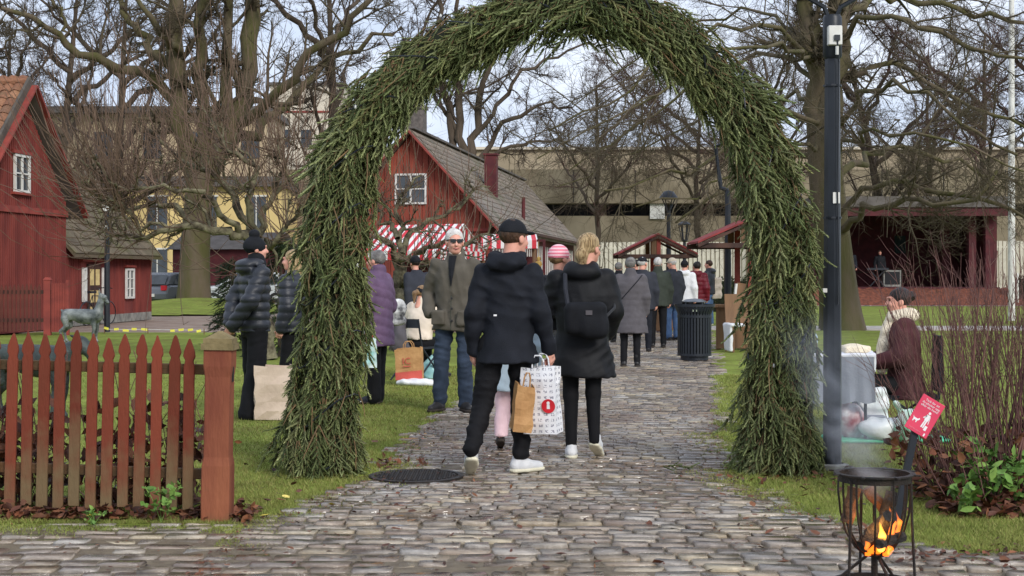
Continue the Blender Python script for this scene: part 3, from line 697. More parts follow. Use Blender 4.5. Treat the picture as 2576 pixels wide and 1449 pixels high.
# ---- open-air stage
MT['stage_red'] = mat('stage_red', lin(88,40,44), lin(70,34,38), 3, .85, .1)  # dark red lowered further, so the stage's shade sits in the colour
st = root('stage_pavilion', (18.5, 68, 0), 0, 'dark red open air stage pavilion with square columns', 'pavilion')
MB().box((0,2.5,.4),(8.4,6,.8)).build('platform', MT['stage_red'], st); MB().box((0,5.4,2.6),(8.4,.2,4.4)).build('back_wall', MT['stage_red'], st)
for s in (-1, 1): MB().box((s*4.1,2.6,2.6),(.2,5.4,4.4)).build('side_wall', MT['stage_red'], st)
for x, yq in ((3.1,.2),(3.75,-.2),(3.75,2.4),(-3.75,-.2),(2.5,2.4)): MB().box((x,yq,2.4),(.34,.34,4.2)).build('column', MT['stage_red'], st)
MB().box((0,2.2,4.75),(9.0,6.6,.5)).build('roof', MT['grey_roof'], st); MB().box((0,-.9,4.35),(8.8,.2,.5)).build('fascia', MT['stage_red'], st)
for x in (-2.0, 1.1): MB().box((x,5.27,2.9),(.55,.06,.9)).build('shutter', mat('shutter_green', lin(36,52,50), None, 5), st)
MB().box((-1.0,5.27,1.5),(6,.05,.06)).build('dado_rail', MT['wood_dark'], st)
MT['leafbank'] = mat('leafbank', lin(132,76,56), lin(92,54,42), 6, .95, .9, 30)
bk = sheet('leaf_bank', 11, 26, 64.6, 67.6, .25, lambda X, Y: np.clip((Y-64.6)/2.6, 0, 1)*.72+.06*np.sin(X*5)*np.sin(Y*7)+.05*np.sin(X*11+Y*9), None, MT['leafbank'])

# ---- white slat fences and hedges far behind
def board_fence(name, x0, x1, y, z0, z1, label, m):
    r_ = root(name, ((x0+x1)/2, y, 0), 0, label, 'fence')
    bm_ = MB().box((0,0,(z1-z0)/2),(.17,.03,z1-z0)).mesh('board'); bm_.materials.append(m); n = int((x1-x0)/.22)
    for k in range(n):
        o = link('board', bm_, r_); o.location = (x0-(x0+x1)/2+k*.22, 0, z0+random.uniform(-.01,.01))
    MB().box((0,.05,z0+.3),(x1-x0,.06,.1)).build('rail', m, r_); MB().box((0,.05,z1-.3),(x1-x0,.06,.1)).build('rail', m, r_)
    pm = MB()
    for k in range(int((x1-x0)/2.4)+1): MB().box((x0-(x0+x1)/2+k*2.4,.12,z1/2),(.1,.1,z1)).build('post', m, r_)
MT['white_board'] = mat('white_board', lin(214,208,190), lin(188,182,165), 3, .7, .1)
board_fence('board_fence', gx(1470,72), gx(1885,72), 72, 0, 3.0, 'tall white board fence behind the roofed stalls', MT['white_board'])
board_fence('board_fence', gx(2495,74), gx(2640,74), 74, 0, 3.1, 'tall white board fence beside the stage and flagpole', MT['white_board'])
# ------------------------------------------------------------------ trees
MT['bark_moss'] = mat('bark_moss', lin(98,86,70), lin(78,76,42), 2.2, .95, 1.0, 14, stretch=(1,1,.3))
MT['bark_dark'] = mat('bark_dark', lin(92,80,68), lin(66,56,46), 2, .95, 1.0, 14, stretch=(1,1,.35))
MT['bark_apple'] = mat('bark_apple', lin(130,124,98), lin(56,48,38), 7, .95, .9, 30)
MT['twig'] = mat('twig', lin(88,74,64), lin(66,56,48), 3, .9, 0)
MT['twig_moss'] = mat('twig_moss', lin(88,76,62), lin(76,70,50), 2.5, .9, 0)
MT['sprout'] = mat('sprout', lin(120,98,82), lin(92,74,62), 3, .85, 0)
MT['twig_red'] = mat('twig_red', lin(92,68,60), lin(72,54,48), 3, .9, 0)
NT = {}
def tree(name, base, lspec, levels, label, m_t, m_c, seed, group=None, nlimb=14, sides=11, extra=None, jit=.05):
    r_ = root(name, base, 0, label, 'tree', group); rng = np.random.default_rng(seed); B = np.array(base)
    P, R = limbs([([tuple(np.array(p)-B) for p in s[0]], s[1], s[2]) for s in lspec], nlimb)
    P[:, 1:-1] += rng.normal(size=P[:, 1:-1].shape)*jit
    R = R*(1+.06*rng.normal(size=R.shape)); 
    if lspec[0][1] > .25: P[0] = polyline([tuple(np.array(p)-B) for p in lspec[0][0]], nlimb); R[0] = np.linspace(lspec[0][1], lspec[0][2], nlimb); R[0, :5] *= np.array([1.25, 1.12, 1.05, 1.02, 1.0])
    me = np_mesh('trunk', *(lambda v, f: (v, [f]))(*tubes([(P, R, sides)])), smooth=True); link('trunk', me, r_, m_t)
    gs = []; src = (P, R); allp = [src]
    for lv in levels:
        q = lv.copy(); use = q.pop('src', -1); s_ = q.pop('sides', 3); sub = q.pop('skip', 0)
        Pp, Rr = allp[use]; Pp, Rr = Pp[sub:], Rr[sub:]
        c = grow(Pp, Rr, rng=rng, **q); allp.append(c); gs.append((c[0], c[1], s_))
    v, f = tubes(gs); link('crown', np_mesh('crown', v, [f], smooth=True), r_, m_c)
    if extra:
        gs = []
        for q in extra:
            q = q.copy(); use = q.pop('src'); mm = q.pop('mat'); s_ = q.pop('sides', 3); sub = q.pop('skip', 0)
            c = grow(allp[use][0][sub:], allp[use][1][sub:], rng=rng, **q); gs.append((c[0], c[1], s_))
            if q.get('n', 0) and 'kids' in NT: pass
        v, f = tubes(gs); link('sprouts', np_mesh('sprouts', v, [f], smooth=True), r_, mm)
    return r_
def A(d, *pts): return [at(x, y, d+(o[0] if o else 0)) for x, y, *o in pts]

# -- big old tree on the left
d = 57
tree('old_tree', (gx(487,d), d, .3), [
 (A(d,(487,775),(489,700),(492,600),(500,500),(505,400)), .62, .52),
 (A(d,(497,470),(470,380),(445,260),(438,120),(442,-70)), .42, .26),
 (A(d,(505,430),(508,300),(497,150),(503,50),(535,-90)), .3, .18),
 (A(d,(510,440),(555,330),(573,180),(568,40),(572,-90)), .3, .16),
 (A(d,(512,450),(585,350),(622,220),(630,90),(636,-80)), .42, .28),
 (A(d,(440,255),(393,192),(326,171,-1),(244,157,-2),(190,141,-2),(172,112,-2),(108,60,-3),(73,46,-3),(0,19,-4)), .24, .07),
 (A(d,(440,180),(400,148),(375,110,1),(335,62,1),(300,20,1),(285,-40,1)), .2, .1),
 (A(d,(450,140),(415,90,-2),(370,35,-3),(330,-30,-3)), .17, .08),
 (A(d,(600,310),(660,280,-2),(700,235,-3),(763,140,-4),(838,90,-4),(898,36,-5),(950,-20,-5)), .22, .1),
 (A(d,(605,340),(680,300,2),(735,250,3),(790,185,4),(868,135,5),(943,87,5),(1010,70,6)), .22, .08),
 (A(d,(170,112,-2),(165,60,-2),(140,20,-2),(100,-40,-2)), .09, .04),
 (A(d,(108,60,-3),(40,85,-3),(5,110,-3),(-20,180,-3)), .06, .03)],
 [dict(n=9, tmin=.25, tmax=1, ang=.95, lenr=.28, rr=.42, npts=6, wig=.16, trop=(0,0,.03), rmin=.035, sides=5, skip=1),
  dict(n=9, tmin=.2, tmax=1, ang=.8, lenr=.5, rr=.5, npts=5, wig=.2, trop=(0,0,.02), rmin=.02, sides=4),
  dict(n=5, tmin=.15, tmax=1, ang=.75, lenr=.6, rr=.55, npts=3, wig=.22, trop=(0,0,.03), rmin=.0085),
  dict(n=5, tmin=.1, tmax=1, ang=.7, lenr=.7, rr=.6, npts=2, wig=.2, trop=(0,0,0), rmin=.006)],
 'huge old mossy tree with several stems on the grassy mound', MT['bark_moss'], MT['twig_moss'], 11, jit=.1)

# -- big tree at the right, behind the lamp post
d = 37
tree('broad_tree', (gx(2118,d), d, 0), [
 (A(d,(2118,835),(2105,700),(2088,560),(2075,420),(2068,290)), .5, .42),
 (A(d,(2072,330),(2045,180),(2034,60),(2030,-80)), .28, .2),
 (A(d,(2070,320),(2100,180),(2108,60),(2095,-80)), .34, .24),
 (A(d,(2105,100),(2190,45,-1),(2270,38,-2),(2400,110,-2),(2500,140,-3),(2620,165,-3)), .085, .035),
 (A(d,(2100,210),(2180,160,1),(2270,165,1),(2400,240,1),(2500,300,0),(2640,340,0)), .085, .03),
 (A(d,(2090,330),(2180,240,-2),(2290,200,-3),(2420,300,-4),(2560,390,-4)), .075, .03),
 (A(d,(2098,560),(2160,480,-1),(2250,455,-2),(2400,490,-3),(2600,560,-4)), .085, .035),
 (A(d,(2100,590),(2180,505,-2),(2260,505,-3),(2341,513,-4),(2440,508,-5),(2500,480,-5),(2508,430,-5)), .1, .035),
 (A(d,(2065,300),(1990,290,-2),(1900,330,-3),(1780,400,-4),(1650,440,-5),(1520,480,-6)), .075, .02),
 (A(d,(2050,200),(1950,120,2),(1850,140,3),(1700,240,3),(1560,350,3),(1430,430,3)), .075, .02),
 (A(d,(2045,170),(1960,60,-2),(1830,60,-3),(1680,150,-4),(1520,260,-5),(1380,330,-5)), .07, .02),
 (A(d,(2070,400),(1990,400,1),(1900,440,1),(1800,500,1),(1700,560,1)), .09, .03),
 (A(d,(2060,260),(1960,230,4),(1840,260,5),(1700,330,6),(1560,400,6),(1400,470,6)), .06, .015),
 (A(d,(2050,150),(1930,90,-6),(1790,130,-7),(1640,230,-8),(1500,330,-8),(1350,400,-8)), .06, .015),
 (A(d,(2060,350),(1950,370,-3),(1840,430,-4),(1720,490,-5),(1600,520,-5)), .055, .015),
 (A(d,(2040,100),(1900,20,3),(1740,60,4),(1580,160,5),(1440,270,5)), .06, .015),
 (A(d,(2085,380),(2200,330,-5),(2330,330,-6),(2460,390,-6),(2600,440,-6)), .06, .018),
 (A(d,(2110,30),(2240,-10,2),(2400,20,2),(2600,60,2)), .12, .05),
 (A(d,(2095,450),(2200,380,3),(2320,370,4),(2450,430,5),(2580,470,5)), .1, .04)],
 [dict(n=11, tmin=.2, tmax=1, ang=.8, lenr=.3, rr=.5, npts=6, wig=.17, trop=(0,0,-.03), rmin=.02, sides=4, skip=1),
  dict(n=8, tmin=.15, tmax=1, ang=.8, lenr=.5, rr=.55, npts=5, wig=.2, trop=(0,0,-.02), rmin=.0085),
  dict(n=4, tmin=.15, tmax=1, ang=.8, lenr=.6, rr=.6, npts=3, wig=.22, trop=(0,0,.02), rmin=.005),
  dict(n=5, tmin=.1, tmax=1, ang=.8, lenr=.65, rr=.7, npts=2, wig=.2, trop=(0,0,0), rmin=.0035)],
 'broad bare tree with drooping twigs and mossy low branches behind the lamp post', MT['bark_moss'], MT['twig_moss'], 23, jit=.09)

# -- apple trees with water sprouts
AP = [dict(n=6, tmin=.25, tmax=1, ang=.9, lenr=.36, rr=.55, npts=7, wig=.3, trop=(0,0,.04), rmin=.022, sides=6, skip=1),
      dict(n=5, tmin=.2, tmax=1, ang=.9, lenr=.42, rr=.55, npts=5, wig=.33, trop=(0,0,.05), rmin=.012, sides=4),
      dict(n=4, tmin=.2, tmax=1, ang=.9, lenr=.4, rr=.6, npts=4, wig=.3, trop=(0,0,.05), rmin=.006)]
def sprouts(n, L): return [dict(src=0, n=n, tmin=.3, tmax=1, ang=1.2, lenr=1, rr=.01, npts=5, wig=.05, trop=(0,0,.5), rmin=.009, Labs=L, skip=1, mat=MT['sprout'], tip=.4),
                           dict(src=1, n=max(2, n//9), tmin=.3, tmax=1, ang=1.0, lenr=1, rr=.01, npts=5, wig=.06, trop=(0,0,.42), rmin=.008, Labs=(L[0]*.7, L[1]), mat=MT['sprout'], tip=.4)]
d = 24
tree('apple_tree', (gx(672,d), d, 0), [
 (A(d,(675,905),(668,820),(655,740),(650,660),(640,600)), .15, .13),
 (A(d,(645,610),(600,590,-.3),(540,575,-.5),(470,562,-.6),(420,572,-.7),(365,597,-.8),(320,602,-.8),(285,590,-.8)), .085, .035),
 (A(d,(645,620),(610,560,.3),(600,500,.5),(560,450,.6),(500,420,.8),(450,395,.8),(400,350,.8)), .075, .025),
 (A(d,(642,610),(630,540,-.2),(645,470,-.3),(620,400,-.4),(560,360,-.4),(530,310,-.4)), .07, .02),
 (A(d,(640,605),(660,530,.2),(700,480,.3),(720,420,.3),(700,350,.3)), .07, .02),
 (A(d,(600,585,-.3),(560,520,-.8),(500,480,-1),(430,470,-1.1),(370,490,-1.2),(300,470,-1.2)), .06, .02),
 (A(d,(480,565,-.6),(440,520,-.4),(380,510,-.2),(310,545,-.1),(270,520,0),(230,470,0)), .05, .02),
 (A(d,(420,572,-.7),(350,560,-.9),(300,520,-1),(260,440,-1),(200,400,-1)), .04, .015),
 (A(d,(650,640),(700,600,-.5),(730,560,-.6),(760,500,-.7)), .06, .02)],
 AP, 'pruned lichen grey apple tree with upright water sprouts behind the woman in the puffer jacket', MT['bark_apple'], MT['bark_apple'], 31, extra=sprouts(48, (.9, 2.9)), jit=.05)
d = 27
tree('apple_tree', (gx(996,d), d, 0), [
 (A(d,(992,885),(996,820),(1000,740),(1008,680),(1010,640)), .15, .11),
 (A(d,(1008,660),(980,620,-.2),(950,600,-.3),(900,610,-.4),(860,590,-.4)), .07, .025),
 (A(d,(1008,650),(1030,600,.3),(1060,560,.4),(1110,540,.5),(1160,520,.6),(1200,470,.6)), .07, .02),
 (A(d,(1010,650),(1050,640,-.4),(1100,610,-.6),(1150,620,-.7),(1200,600,-.8),(1235,560,-.8)), .06, .02),
 (A(d,(1010,640),(1005,580,.2),(990,520,.3),(1020,470,.3),(1060,440,.3)), .06, .02),
 (A(d,(1012,655),(1040,655,-.9),(1085,650,-1),(1120,640,-1.1)), .045, .02),
 (A(d,(1000,600),(960,540,.4),(940,490,.4),(920,440,.4)), .05, .02)],
 AP, 'small gnarled apple tree in front of the striped stall', MT['bark_apple'], MT['bark_apple'], 37, extra=sprouts(26, (.5, 1.5)), jit=.05)

# -- forked tree behind the red house
d = 76
tree('forked_tree', (gx(1160,d), d, 0), [
 (A(d,(1160,760),(1160,600),(1162,500),(1165,430)), 0.462, 0.396),
 (A(d,(1165,470),(1135,330),(1118,200),(1105,60),(1100,-60)), 0.264, 0.106),
 (A(d,(1165,460),(1160,330),(1150,200),(1160,40),(1150,-60)), 0.251, 0.092),
 (A(d,(1168,460),(1190,350),(1215,250),(1240,130),(1262,0)), 0.238, 0.092),
 (A(d,(1170,450),(1230,360),(1290,290),(1350,255),(1440,270)), 0.172, 0.053),
 (A(d,(1172,450),(1240,390),(1320,355),(1400,350),(1480,390)), 0.132, 0.040),
 (A(d,(1195,340),(1260,250),(1330,170),(1420,130),(1520,90)), 0.132, 0.040),
 (A(d,(1150,330),(1090,240),(1050,180),(1010,130)), 0.132, 0.046)],
 [dict(n=10, tmin=.25, tmax=1, ang=.8, lenr=.32, rr=.45, npts=6, wig=.15, trop=(0,0,.04), rmin=.04, sides=4, skip=1),
  dict(n=8, tmin=.15, tmax=1, ang=.75, lenr=.5, rr=.5, npts=5, wig=.18, trop=(0,0,.02), rmin=.022),
  dict(n=5, tmin=.15, tmax=1, ang=.75, lenr=.6, rr=.6, npts=3, wig=.2, trop=(0,0,0), rmin=.009),
  dict(n=5, tmin=.1, tmax=1, ang=.7, lenr=.7, rr=.7, npts=2, wig=.2, trop=(0,0,0), rmin=.0065)],
 'forked bare tree rising behind the slate roof of the long red house', MT['bark_dark'], MT['twig'], 41, jit=.12)

# -- straight tree and further bare trees of the background
def plain_tree(name, x, y, h, seed, label, lean=(0,0), r=.3, m=('bark_dark','twig'), spread=1.0, group=None, dens=1.0):
    rng = np.random.default_rng(seed)
    tr = [(x+lean[0]*t+rng.normal()*.1, y+lean[1]*t, h*t) for t in np.linspace(0, 1, 6)]; sp = [(tr, r, r*.25)]
    for k in range(6):
        t = rng.uniform(.22, .75); a = rng.uniform(0, 2*PI); L = h*rng.uniform(.25, .42)*spread; p0 = np.array([x+lean[0]*t, y+lean[1]*t, h*t]); dd = np.array([math.cos(a), math.sin(a), 0])
        sp.append(([tuple(p0), tuple(p0+dd*L*.4+[0,0,L*.32]), tuple(p0+dd*L*.75+[0,0,L*.62]), tuple(p0+dd*L+[0,0,L*.95])], r*.5, r*.12))
    return tree(name, (x, y, 0), sp, [
        dict(n=10, tmin=.25, tmax=1, ang=.8, lenr=.3, rr=.45, npts=5, wig=.15, trop=(0,0,.05), rmin=.03, sides=4),
        dict(n=int(8*dens), tmin=.15, tmax=1, ang=.75, lenr=.48, rr=.5, npts=4, wig=.18, trop=(0,0,.03), rmin=.02),
        dict(n=5, tmin=.15, tmax=1, ang=.75, lenr=.6, rr=.6, npts=3, wig=.2, trop=(0,0,.02), rmin=.0085),
        dict(n=5, tmin=.1, tmax=1, ang=.7, lenr=.65, rr=.7, npts=2, wig=.2, trop=(0,0,0), rmin=.006)], label, MT[m[0]], MT[m[1]], seed, group, jit=.08)
GB = 'bare trees of the background'
t1 = plain_tree('slim_tree', gx(832,62), 62, 15, 51, 'slim straight bare trunk rising behind the left shoulder of the arch', r=.3)
t3 = plain_tree('bare_tree', gx(2330,77), 77, 13, 57, 'bare tree with reddish twigs growing behind the stage pavilion', r=.22, m=('bark_dark','twig_red'), spread=1.3)
def copy_tree(o, x, y, rz, s, label, sz=None):
    c = o.copy(); COL.objects.link(c); c.location = (x, y, 0); c.rotation_euler.z = rz; c.scale = (s, s, sz or s); c['label'] = label; c['group'] = GB
    for ch_ in [q for q in bpy.data.objects if q.parent == o]:
        k = ch_.copy(); COL.objects.link(k); k.parent = c
    return c
t2 = copy_tree(t1, gx(285,68), 68, 2.0, .95, 'leaning bare tree just beyond the barn roof'); t2.rotation_euler = (0, -.24, 2.0)
for src, px, yy, rz, s, lab in ((t2, 130, 82, 2.2, 1.15, 'bare tree rising behind the barn ridge'), (t1, 20, 74, 4.0, .9, 'bare tree beside the orange pantile roof'),
        (t3, 1500, 84, .9, .95, 'bare tree before the concrete building next to the slate roof'), (t3, 1760, 84, 2.9, 1.0, 'bare tree above the white board fence behind the timber stalls'),
        (t3, 1920, 78, 5.1, 1.0, 'bare tree behind the right leg of the arch'), (t2, 2260, 80, .4, 1.0, 'bare tree rising over the stage pavilion roof'), (t3, 2480, 74, 3.3, 1.05, 'bare tree between the stage pavilion and the flagpole'), (t2, 2660, 78, 1.2, 1.0, 'bare tree beyond the flagpole')):
    copy_tree(src, gx(px, yy), yy, rz, s, lab)

# -- small spruces
def needle_mat(name, cols, rough=.6):
    m = tint_mat(name, cols, rough, .8, .2, 200, spec=.25, fine=14); N = m.node_tree.nodes; L = m.node_tree.links; p = N['Principled BSDF']; src = p.inputs['Base Color'].links[0].from_socket
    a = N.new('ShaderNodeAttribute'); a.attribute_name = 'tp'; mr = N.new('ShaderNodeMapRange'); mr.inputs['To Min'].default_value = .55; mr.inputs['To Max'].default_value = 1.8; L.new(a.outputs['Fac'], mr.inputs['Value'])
    h_ = N.new('ShaderNodeHueSaturation'); L.new(mr.outputs['Result'], h_.inputs['Value']); L.new(src, h_.inputs['Color']); L.new(h_.outputs['Color'], p.inputs['Base Color']); return m   # paler fresh tips, plus inner shade and highlights painted along each shoot
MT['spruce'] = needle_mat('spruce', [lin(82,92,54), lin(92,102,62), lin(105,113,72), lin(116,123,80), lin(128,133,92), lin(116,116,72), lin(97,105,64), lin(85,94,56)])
MT['spruce_dark'] = needle_mat('spruce_dark', [lin(52,68,40), lin(40,54,34), lin(62,78,46)])
def shoot_np(L, r, rng, needles=12):
    """one needled shoot along +z: slim core and bristles"""
    V = []; F3 = []; F4 = []
    for t in (0, 1):
        for k in range(3): a = 2*PI*k/3; V.append((math.cos(a)*r*.85*(1-.75*t), math.sin(a)*r*.85*(1-.75*t), L*t))
    for k in range(3): F4.append((k, (k+1) % 3, 3+(k+1) % 3, 3+k))
    for k in range(needles):
        t = (k+rng.random())/needles; a = k*2.4+rng.uniform(-.4, .4); b = len(V); c, s_ = math.cos(a), math.sin(a); nl = r*rng.uniform(.9, 1.3)*(1.1-.4*t); w = r*.34
        V += [(c*r*.2-s_*w, s_*r*.2+c*w, L*t-.002), (c*r*.2+s_*w, s_*r*.2-c*w, L*t-.002), (c*(r*.2+nl), s_*(r*.2+nl), L*t+nl*1.1)]; F3.append((b, b+1, b+2))
    return np.array(V), F4, F3
def sprig_np(seed, L=.3, n=11, sl=(.042,.09), r=.0098, needles=18, flat=.35, droop=.25):
    """a spruce branchlet along +z in the x-z plane: woody stem with needled side shoots"""
    rng = np.random.default_rng(seed); VV = []; TP = []; Q = []; T = []; MI4 = []; MI3 = []; b = 0
    def put(V, F4, F3, m4, m3=0, tp=None):
        nonlocal b
        VV.append(V); TP.append(tp if tp is not None else np.zeros(len(V))); Q.extend([[i+b for i in f] for f in F4]); T.extend([[i+b for i in f] for f in F3]); MI4.extend([m4]*len(F4)); MI3.extend([m3]*len(F3)); b += len(V)
    def stem(t): return np.array([.02*math.sin(t*3), -droop*L*t*t*.5, L*t])
    sv = []; sf = []
    for i, t in enumerate((0, .5, 1)):
        p = stem(t)
        for k in range(3): a = 2*PI*k/3; sv.append(p+np.array([math.cos(a), math.sin(a), 0])*.004*(1.2-t))
    for i in range(2):
        for k in range(3): sf.append((i*3+k, i*3+(k+1) % 3, i*3+3+(k+1) % 3, i*3+3+k))
    put(np.array(sv), sf, [], 1)
    for i in range(n):
        t = .12+.86*i/(n-1); s_ = 1 if i % 2 else -1; ln = rng.uniform(*sl)*(1.15-.5*t); tip = i == n-1
        V, F4, F3 = shoot_np(ln if not tip else sl[1], r*rng.uniform(.85, 1.2), rng, needles)
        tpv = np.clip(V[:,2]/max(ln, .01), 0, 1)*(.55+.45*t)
        ang = 0 if tip else s_*rng.uniform(.2, .75); ca, sa = math.cos(ang), math.sin(ang)
        V = np.c_[V[:,0]*ca+V[:,2]*sa, V[:,1]+rng.normal()*.38*V[:,2]-.1*V[:,2], -V[:,0]*sa+V[:,2]*ca]+stem(t)
        put(V, F4, F3, 0, 0, tpv)
    return np.concatenate(VV), np.array(Q), np.array(T), np.array(MI4+MI3), np.concatenate(TP)
MT['twig_brown'] = mat('twig_brown', lin(130,104,72), lin(100,80,56), 8, .8, 0)
SPR = [sprig_np(100+i, L=(.26,.22,.3,.19)[i % 4], n=(11,9,12,8)[i % 4]) for i in range(6)]
def stamp(protos, mats):
    """mats: list of (proto index, 4x4 matrix)"""
    VV = []; Q = []; T = []; m4 = []; m3 = []; rv = []; tps = []; b = 0
    for i, M_ in mats:
        V, q, t, mi, tp = protos[i]; M_ = np.array(M_); W = V@M_[:3, :3].T+M_[:3, 3]
        VV.append(W); Q.append(q+b); T.append(t+b); m4.append(mi[:len(q)]); m3.append(mi[len(q):]); rv.append(np.full(len(V), random.random())); tps.append(tp); b += len(V)
    return np.concatenate(VV), np.concatenate(Q), np.concatenate(T), np.concatenate(m4+m3), np.concatenate(rv), np.concatenate(tps)
def frame(p, z, n, s=1):
    """matrix with local z along z and local -y pointing away from n"""
    z = np.array(z, float); z /= np.linalg.norm(z); y = np.array(n, float); y -= (y@z)*z; y /= np.linalg.norm(y)+1e-9; x = np.cross(y, z)
    M_ = np.eye(4); M_[:3, 0] = x*s; M_[:3, 1] = y*s; M_[:3, 2] = z*s; M_[:3, 3] = p; return M_
def spruce_tree(x, y, h, w, label, seed, density=260):
    r_ = root('spruce_tree', (x, y, 0), 0, label, 'spruce tree'); rng = np.random.default_rng(seed)
    MB().tube([(0,0,0),(0,0,h*.5),(0,0,h)], [.06,.04,.01], 7).build('trunk', MT['bark_dark'], r_, True)
    mats = []
    for k in range(density):
        t = rng.uniform(.03, .98)**1.2; a = rng.uniform(0, 2*PI); rad = w*(1-t)*rng.uniform(.35, 1); dirv = (math.cos(a), math.sin(a), -.25)
        mats.append((rng.integers(6), frame((math.cos(a)*rad*.7, math.sin(a)*rad*.7, h*t), dirv, (0,0,1), rng.uniform(.8, 1.25))))
    V, Q, T, mi, rv, tp = stamp(SPR, mats); me = np_mesh('crown', V, [Q, T], attr={'rv': rv, 'tp': tp}, mi=mi); me.materials.append(MT['spruce_dark']); me.materials.append(MT['twig_brown']); link('crown', me, r_)
spruce_tree(gx(585,27), 27, 1.75, .5, 'small dark spruce standing behind the woman in black puffer jacket', 3, 260)
spruce_tree(gx(706,25), 25, 2.1, .6, 'small dark spruce half hidden by the left leg of the arch', 5, 220)
# ------------------------------------------------------------------ spruce garland arch
ad = 10.42
cpx = [(806,1190),(818,1050),(831,900),(842,750),(850,600),(858,480),(888,360),(940,262),(1015,180),(1115,112),(1240,45),(1350,8),(1450,-14),(1560,8),(1675,72),(1785,172),(1862,268),(1908,370),(1940,480),(1962,600),(1972,750),(1968,900),(1958,1050),(1950,1190)]
crad = [.29,.275,.265,.258,.24,.215,.205,.2,.2,.195,.18,.17,.165,.175,.185,.19,.195,.2,.21,.235,.24,.245,.255,.265]
CP = polyline([(*at(x, y, ad),) for x, y in cpx], 140); CR = np.interp(np.linspace(0, 1, 140), np.linspace(0, 1, len(crad)), crad)
CP[:, 2] = np.maximum(CP[:, 2], 0)
arch = root('garland_arch', (0, ad, 0), 0, 'tall arch bound with green spruce branches over the cobbled path', 'arch')
O = np.array([0, ad, 0])
mb = MB(); mb.tube([tuple(p-O) for p in CP[::3]], [float(r)*.62 for r in CR[::3]], 12); MT['arch_core'] = mat('arch_core', lin(34,40,24), lin(24,28,18), 12, .95, .8, 40)
mb.build('core', MT['arch_core'], arch, True)
MB().tube([tuple(p-O) for p in CP[::4]], .03, 8).build('frame_pole', MT['wood_dark'], arch)
rng = np.random.default_rng(77); T_ = np.gradient(CP, axis=0); T_ /= np.linalg.norm(T_, axis=1)[:, None]
seg = np.linalg.norm(np.diff(CP, axis=0), axis=1); cum = np.r_[0, np.cumsum(seg)]; mats = []; NSP = 2650
BL = .34; bun = {}
def bunch(q):
    if q not in bun: bun[q] = (rng.random(), rng.uniform(.76, 1.22), rng.uniform(-.3, .3), rng.uniform(.85, 1.25))
    return bun[q]
RVS = []
for k in range(NSP):
    s_ = rng.uniform(0, cum[-1]); i = min(np.searchsorted(cum, s_), 139); p = CP[i]; t = T_[i]; r_ = CR[i]; a = rng.uniform(0, 2*PI)
    q = (int(s_/BL+.35*math.sin(a*2)), int(a/(2*PI)*5)); br_, bs, btw, bln = bunch(q); ph_ = (s_/BL+.35*math.sin(a*2)) % 1
    u = np.array([0,-1,0.]); v = np.cross(t, u); v /= np.linalg.norm(v); nrm = math.cos(a)*u+math.sin(a)*v
    flip = t[2] < 0
    if flip: t = -t; ph_ = 1-ph_
    leg = abs(t[2]); side = np.cross(nrm, t)
    down = -t if leg > .25 else np.array([0, 0, -.3])+t*rng.choice([-1, 1])
    if leg <= .75: down = down*1.0+np.array([0,0,-.55])
    dirv = down+nrm*rng.uniform(.05, .4)*(1.25-ph_)+side*(btw+rng.normal()*.2)+rng.normal(size=3)*.1
    if p[2] < .45: dirv = dirv+nrm*.22+np.array([0,0,-.1])
    pos = p+nrm*r_*bs*(rng.uniform(.5, .72)+.28*(1-ph_))
    if pos[2] < .2: pos[2] = .2+rng.uniform(0, .12)
    mats.append((nrm[1], rng.integers(6), frame(pos-O, dirv, nrm, rng.uniform(.7, 1.4)*bln)))
mats = [(m_[0], m_[1], m_[2]) for m_ in mats]
front = sorted(range(len(mats)), key=lambda q: mats[q][0])[:900]; rng.shuffle(front); front = set(front[:300])
smes = []
for V, Q, T, mi, tp in SPR:
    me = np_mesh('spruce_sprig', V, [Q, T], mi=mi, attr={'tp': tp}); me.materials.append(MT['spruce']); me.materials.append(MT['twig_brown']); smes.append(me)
rest = []
for q, (ny, i, M_) in enumerate(mats):
    if q in front: o = link('spruce_sprig', smes[i], arch); o.matrix_local = Matrix(M_.tolist())
    else: rest.append((i, M_))
V, Q, T, mi, rv, tp = stamp(SPR, rest); V[:, 2] = np.maximum(V[:, 2], .004)
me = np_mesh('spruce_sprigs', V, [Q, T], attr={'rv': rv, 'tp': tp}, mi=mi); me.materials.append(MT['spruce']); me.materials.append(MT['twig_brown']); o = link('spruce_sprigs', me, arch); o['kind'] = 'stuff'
# a few bare brown stems showing between the bunches
for k in range(60):
    i = rng.integers(4, 136); t = T_[i] if T_[i][2] > 0 else -T_[i]; a = rng.uniform(-1.3, 1.3); u = np.array([0,-1,0.]); v = np.cross(t, u); v /= np.linalg.norm(v); nrm = math.cos(a)*u+math.sin(a)*v; p = CP[i]+nrm*CR[i]*.95-O; dn = -t+nrm*.2+rng.normal(size=3)*.25; L_ = rng.uniform(.12, .3)
    if p[2]+dn[2]*L_ > .02: MB().tube([tuple(p), tuple(p+dn*L_*.5+nrm*.012), tuple(p+dn*L_)], [.005,.004,.002], 5).build('bare_stem', MT['twig_brown'], arch)
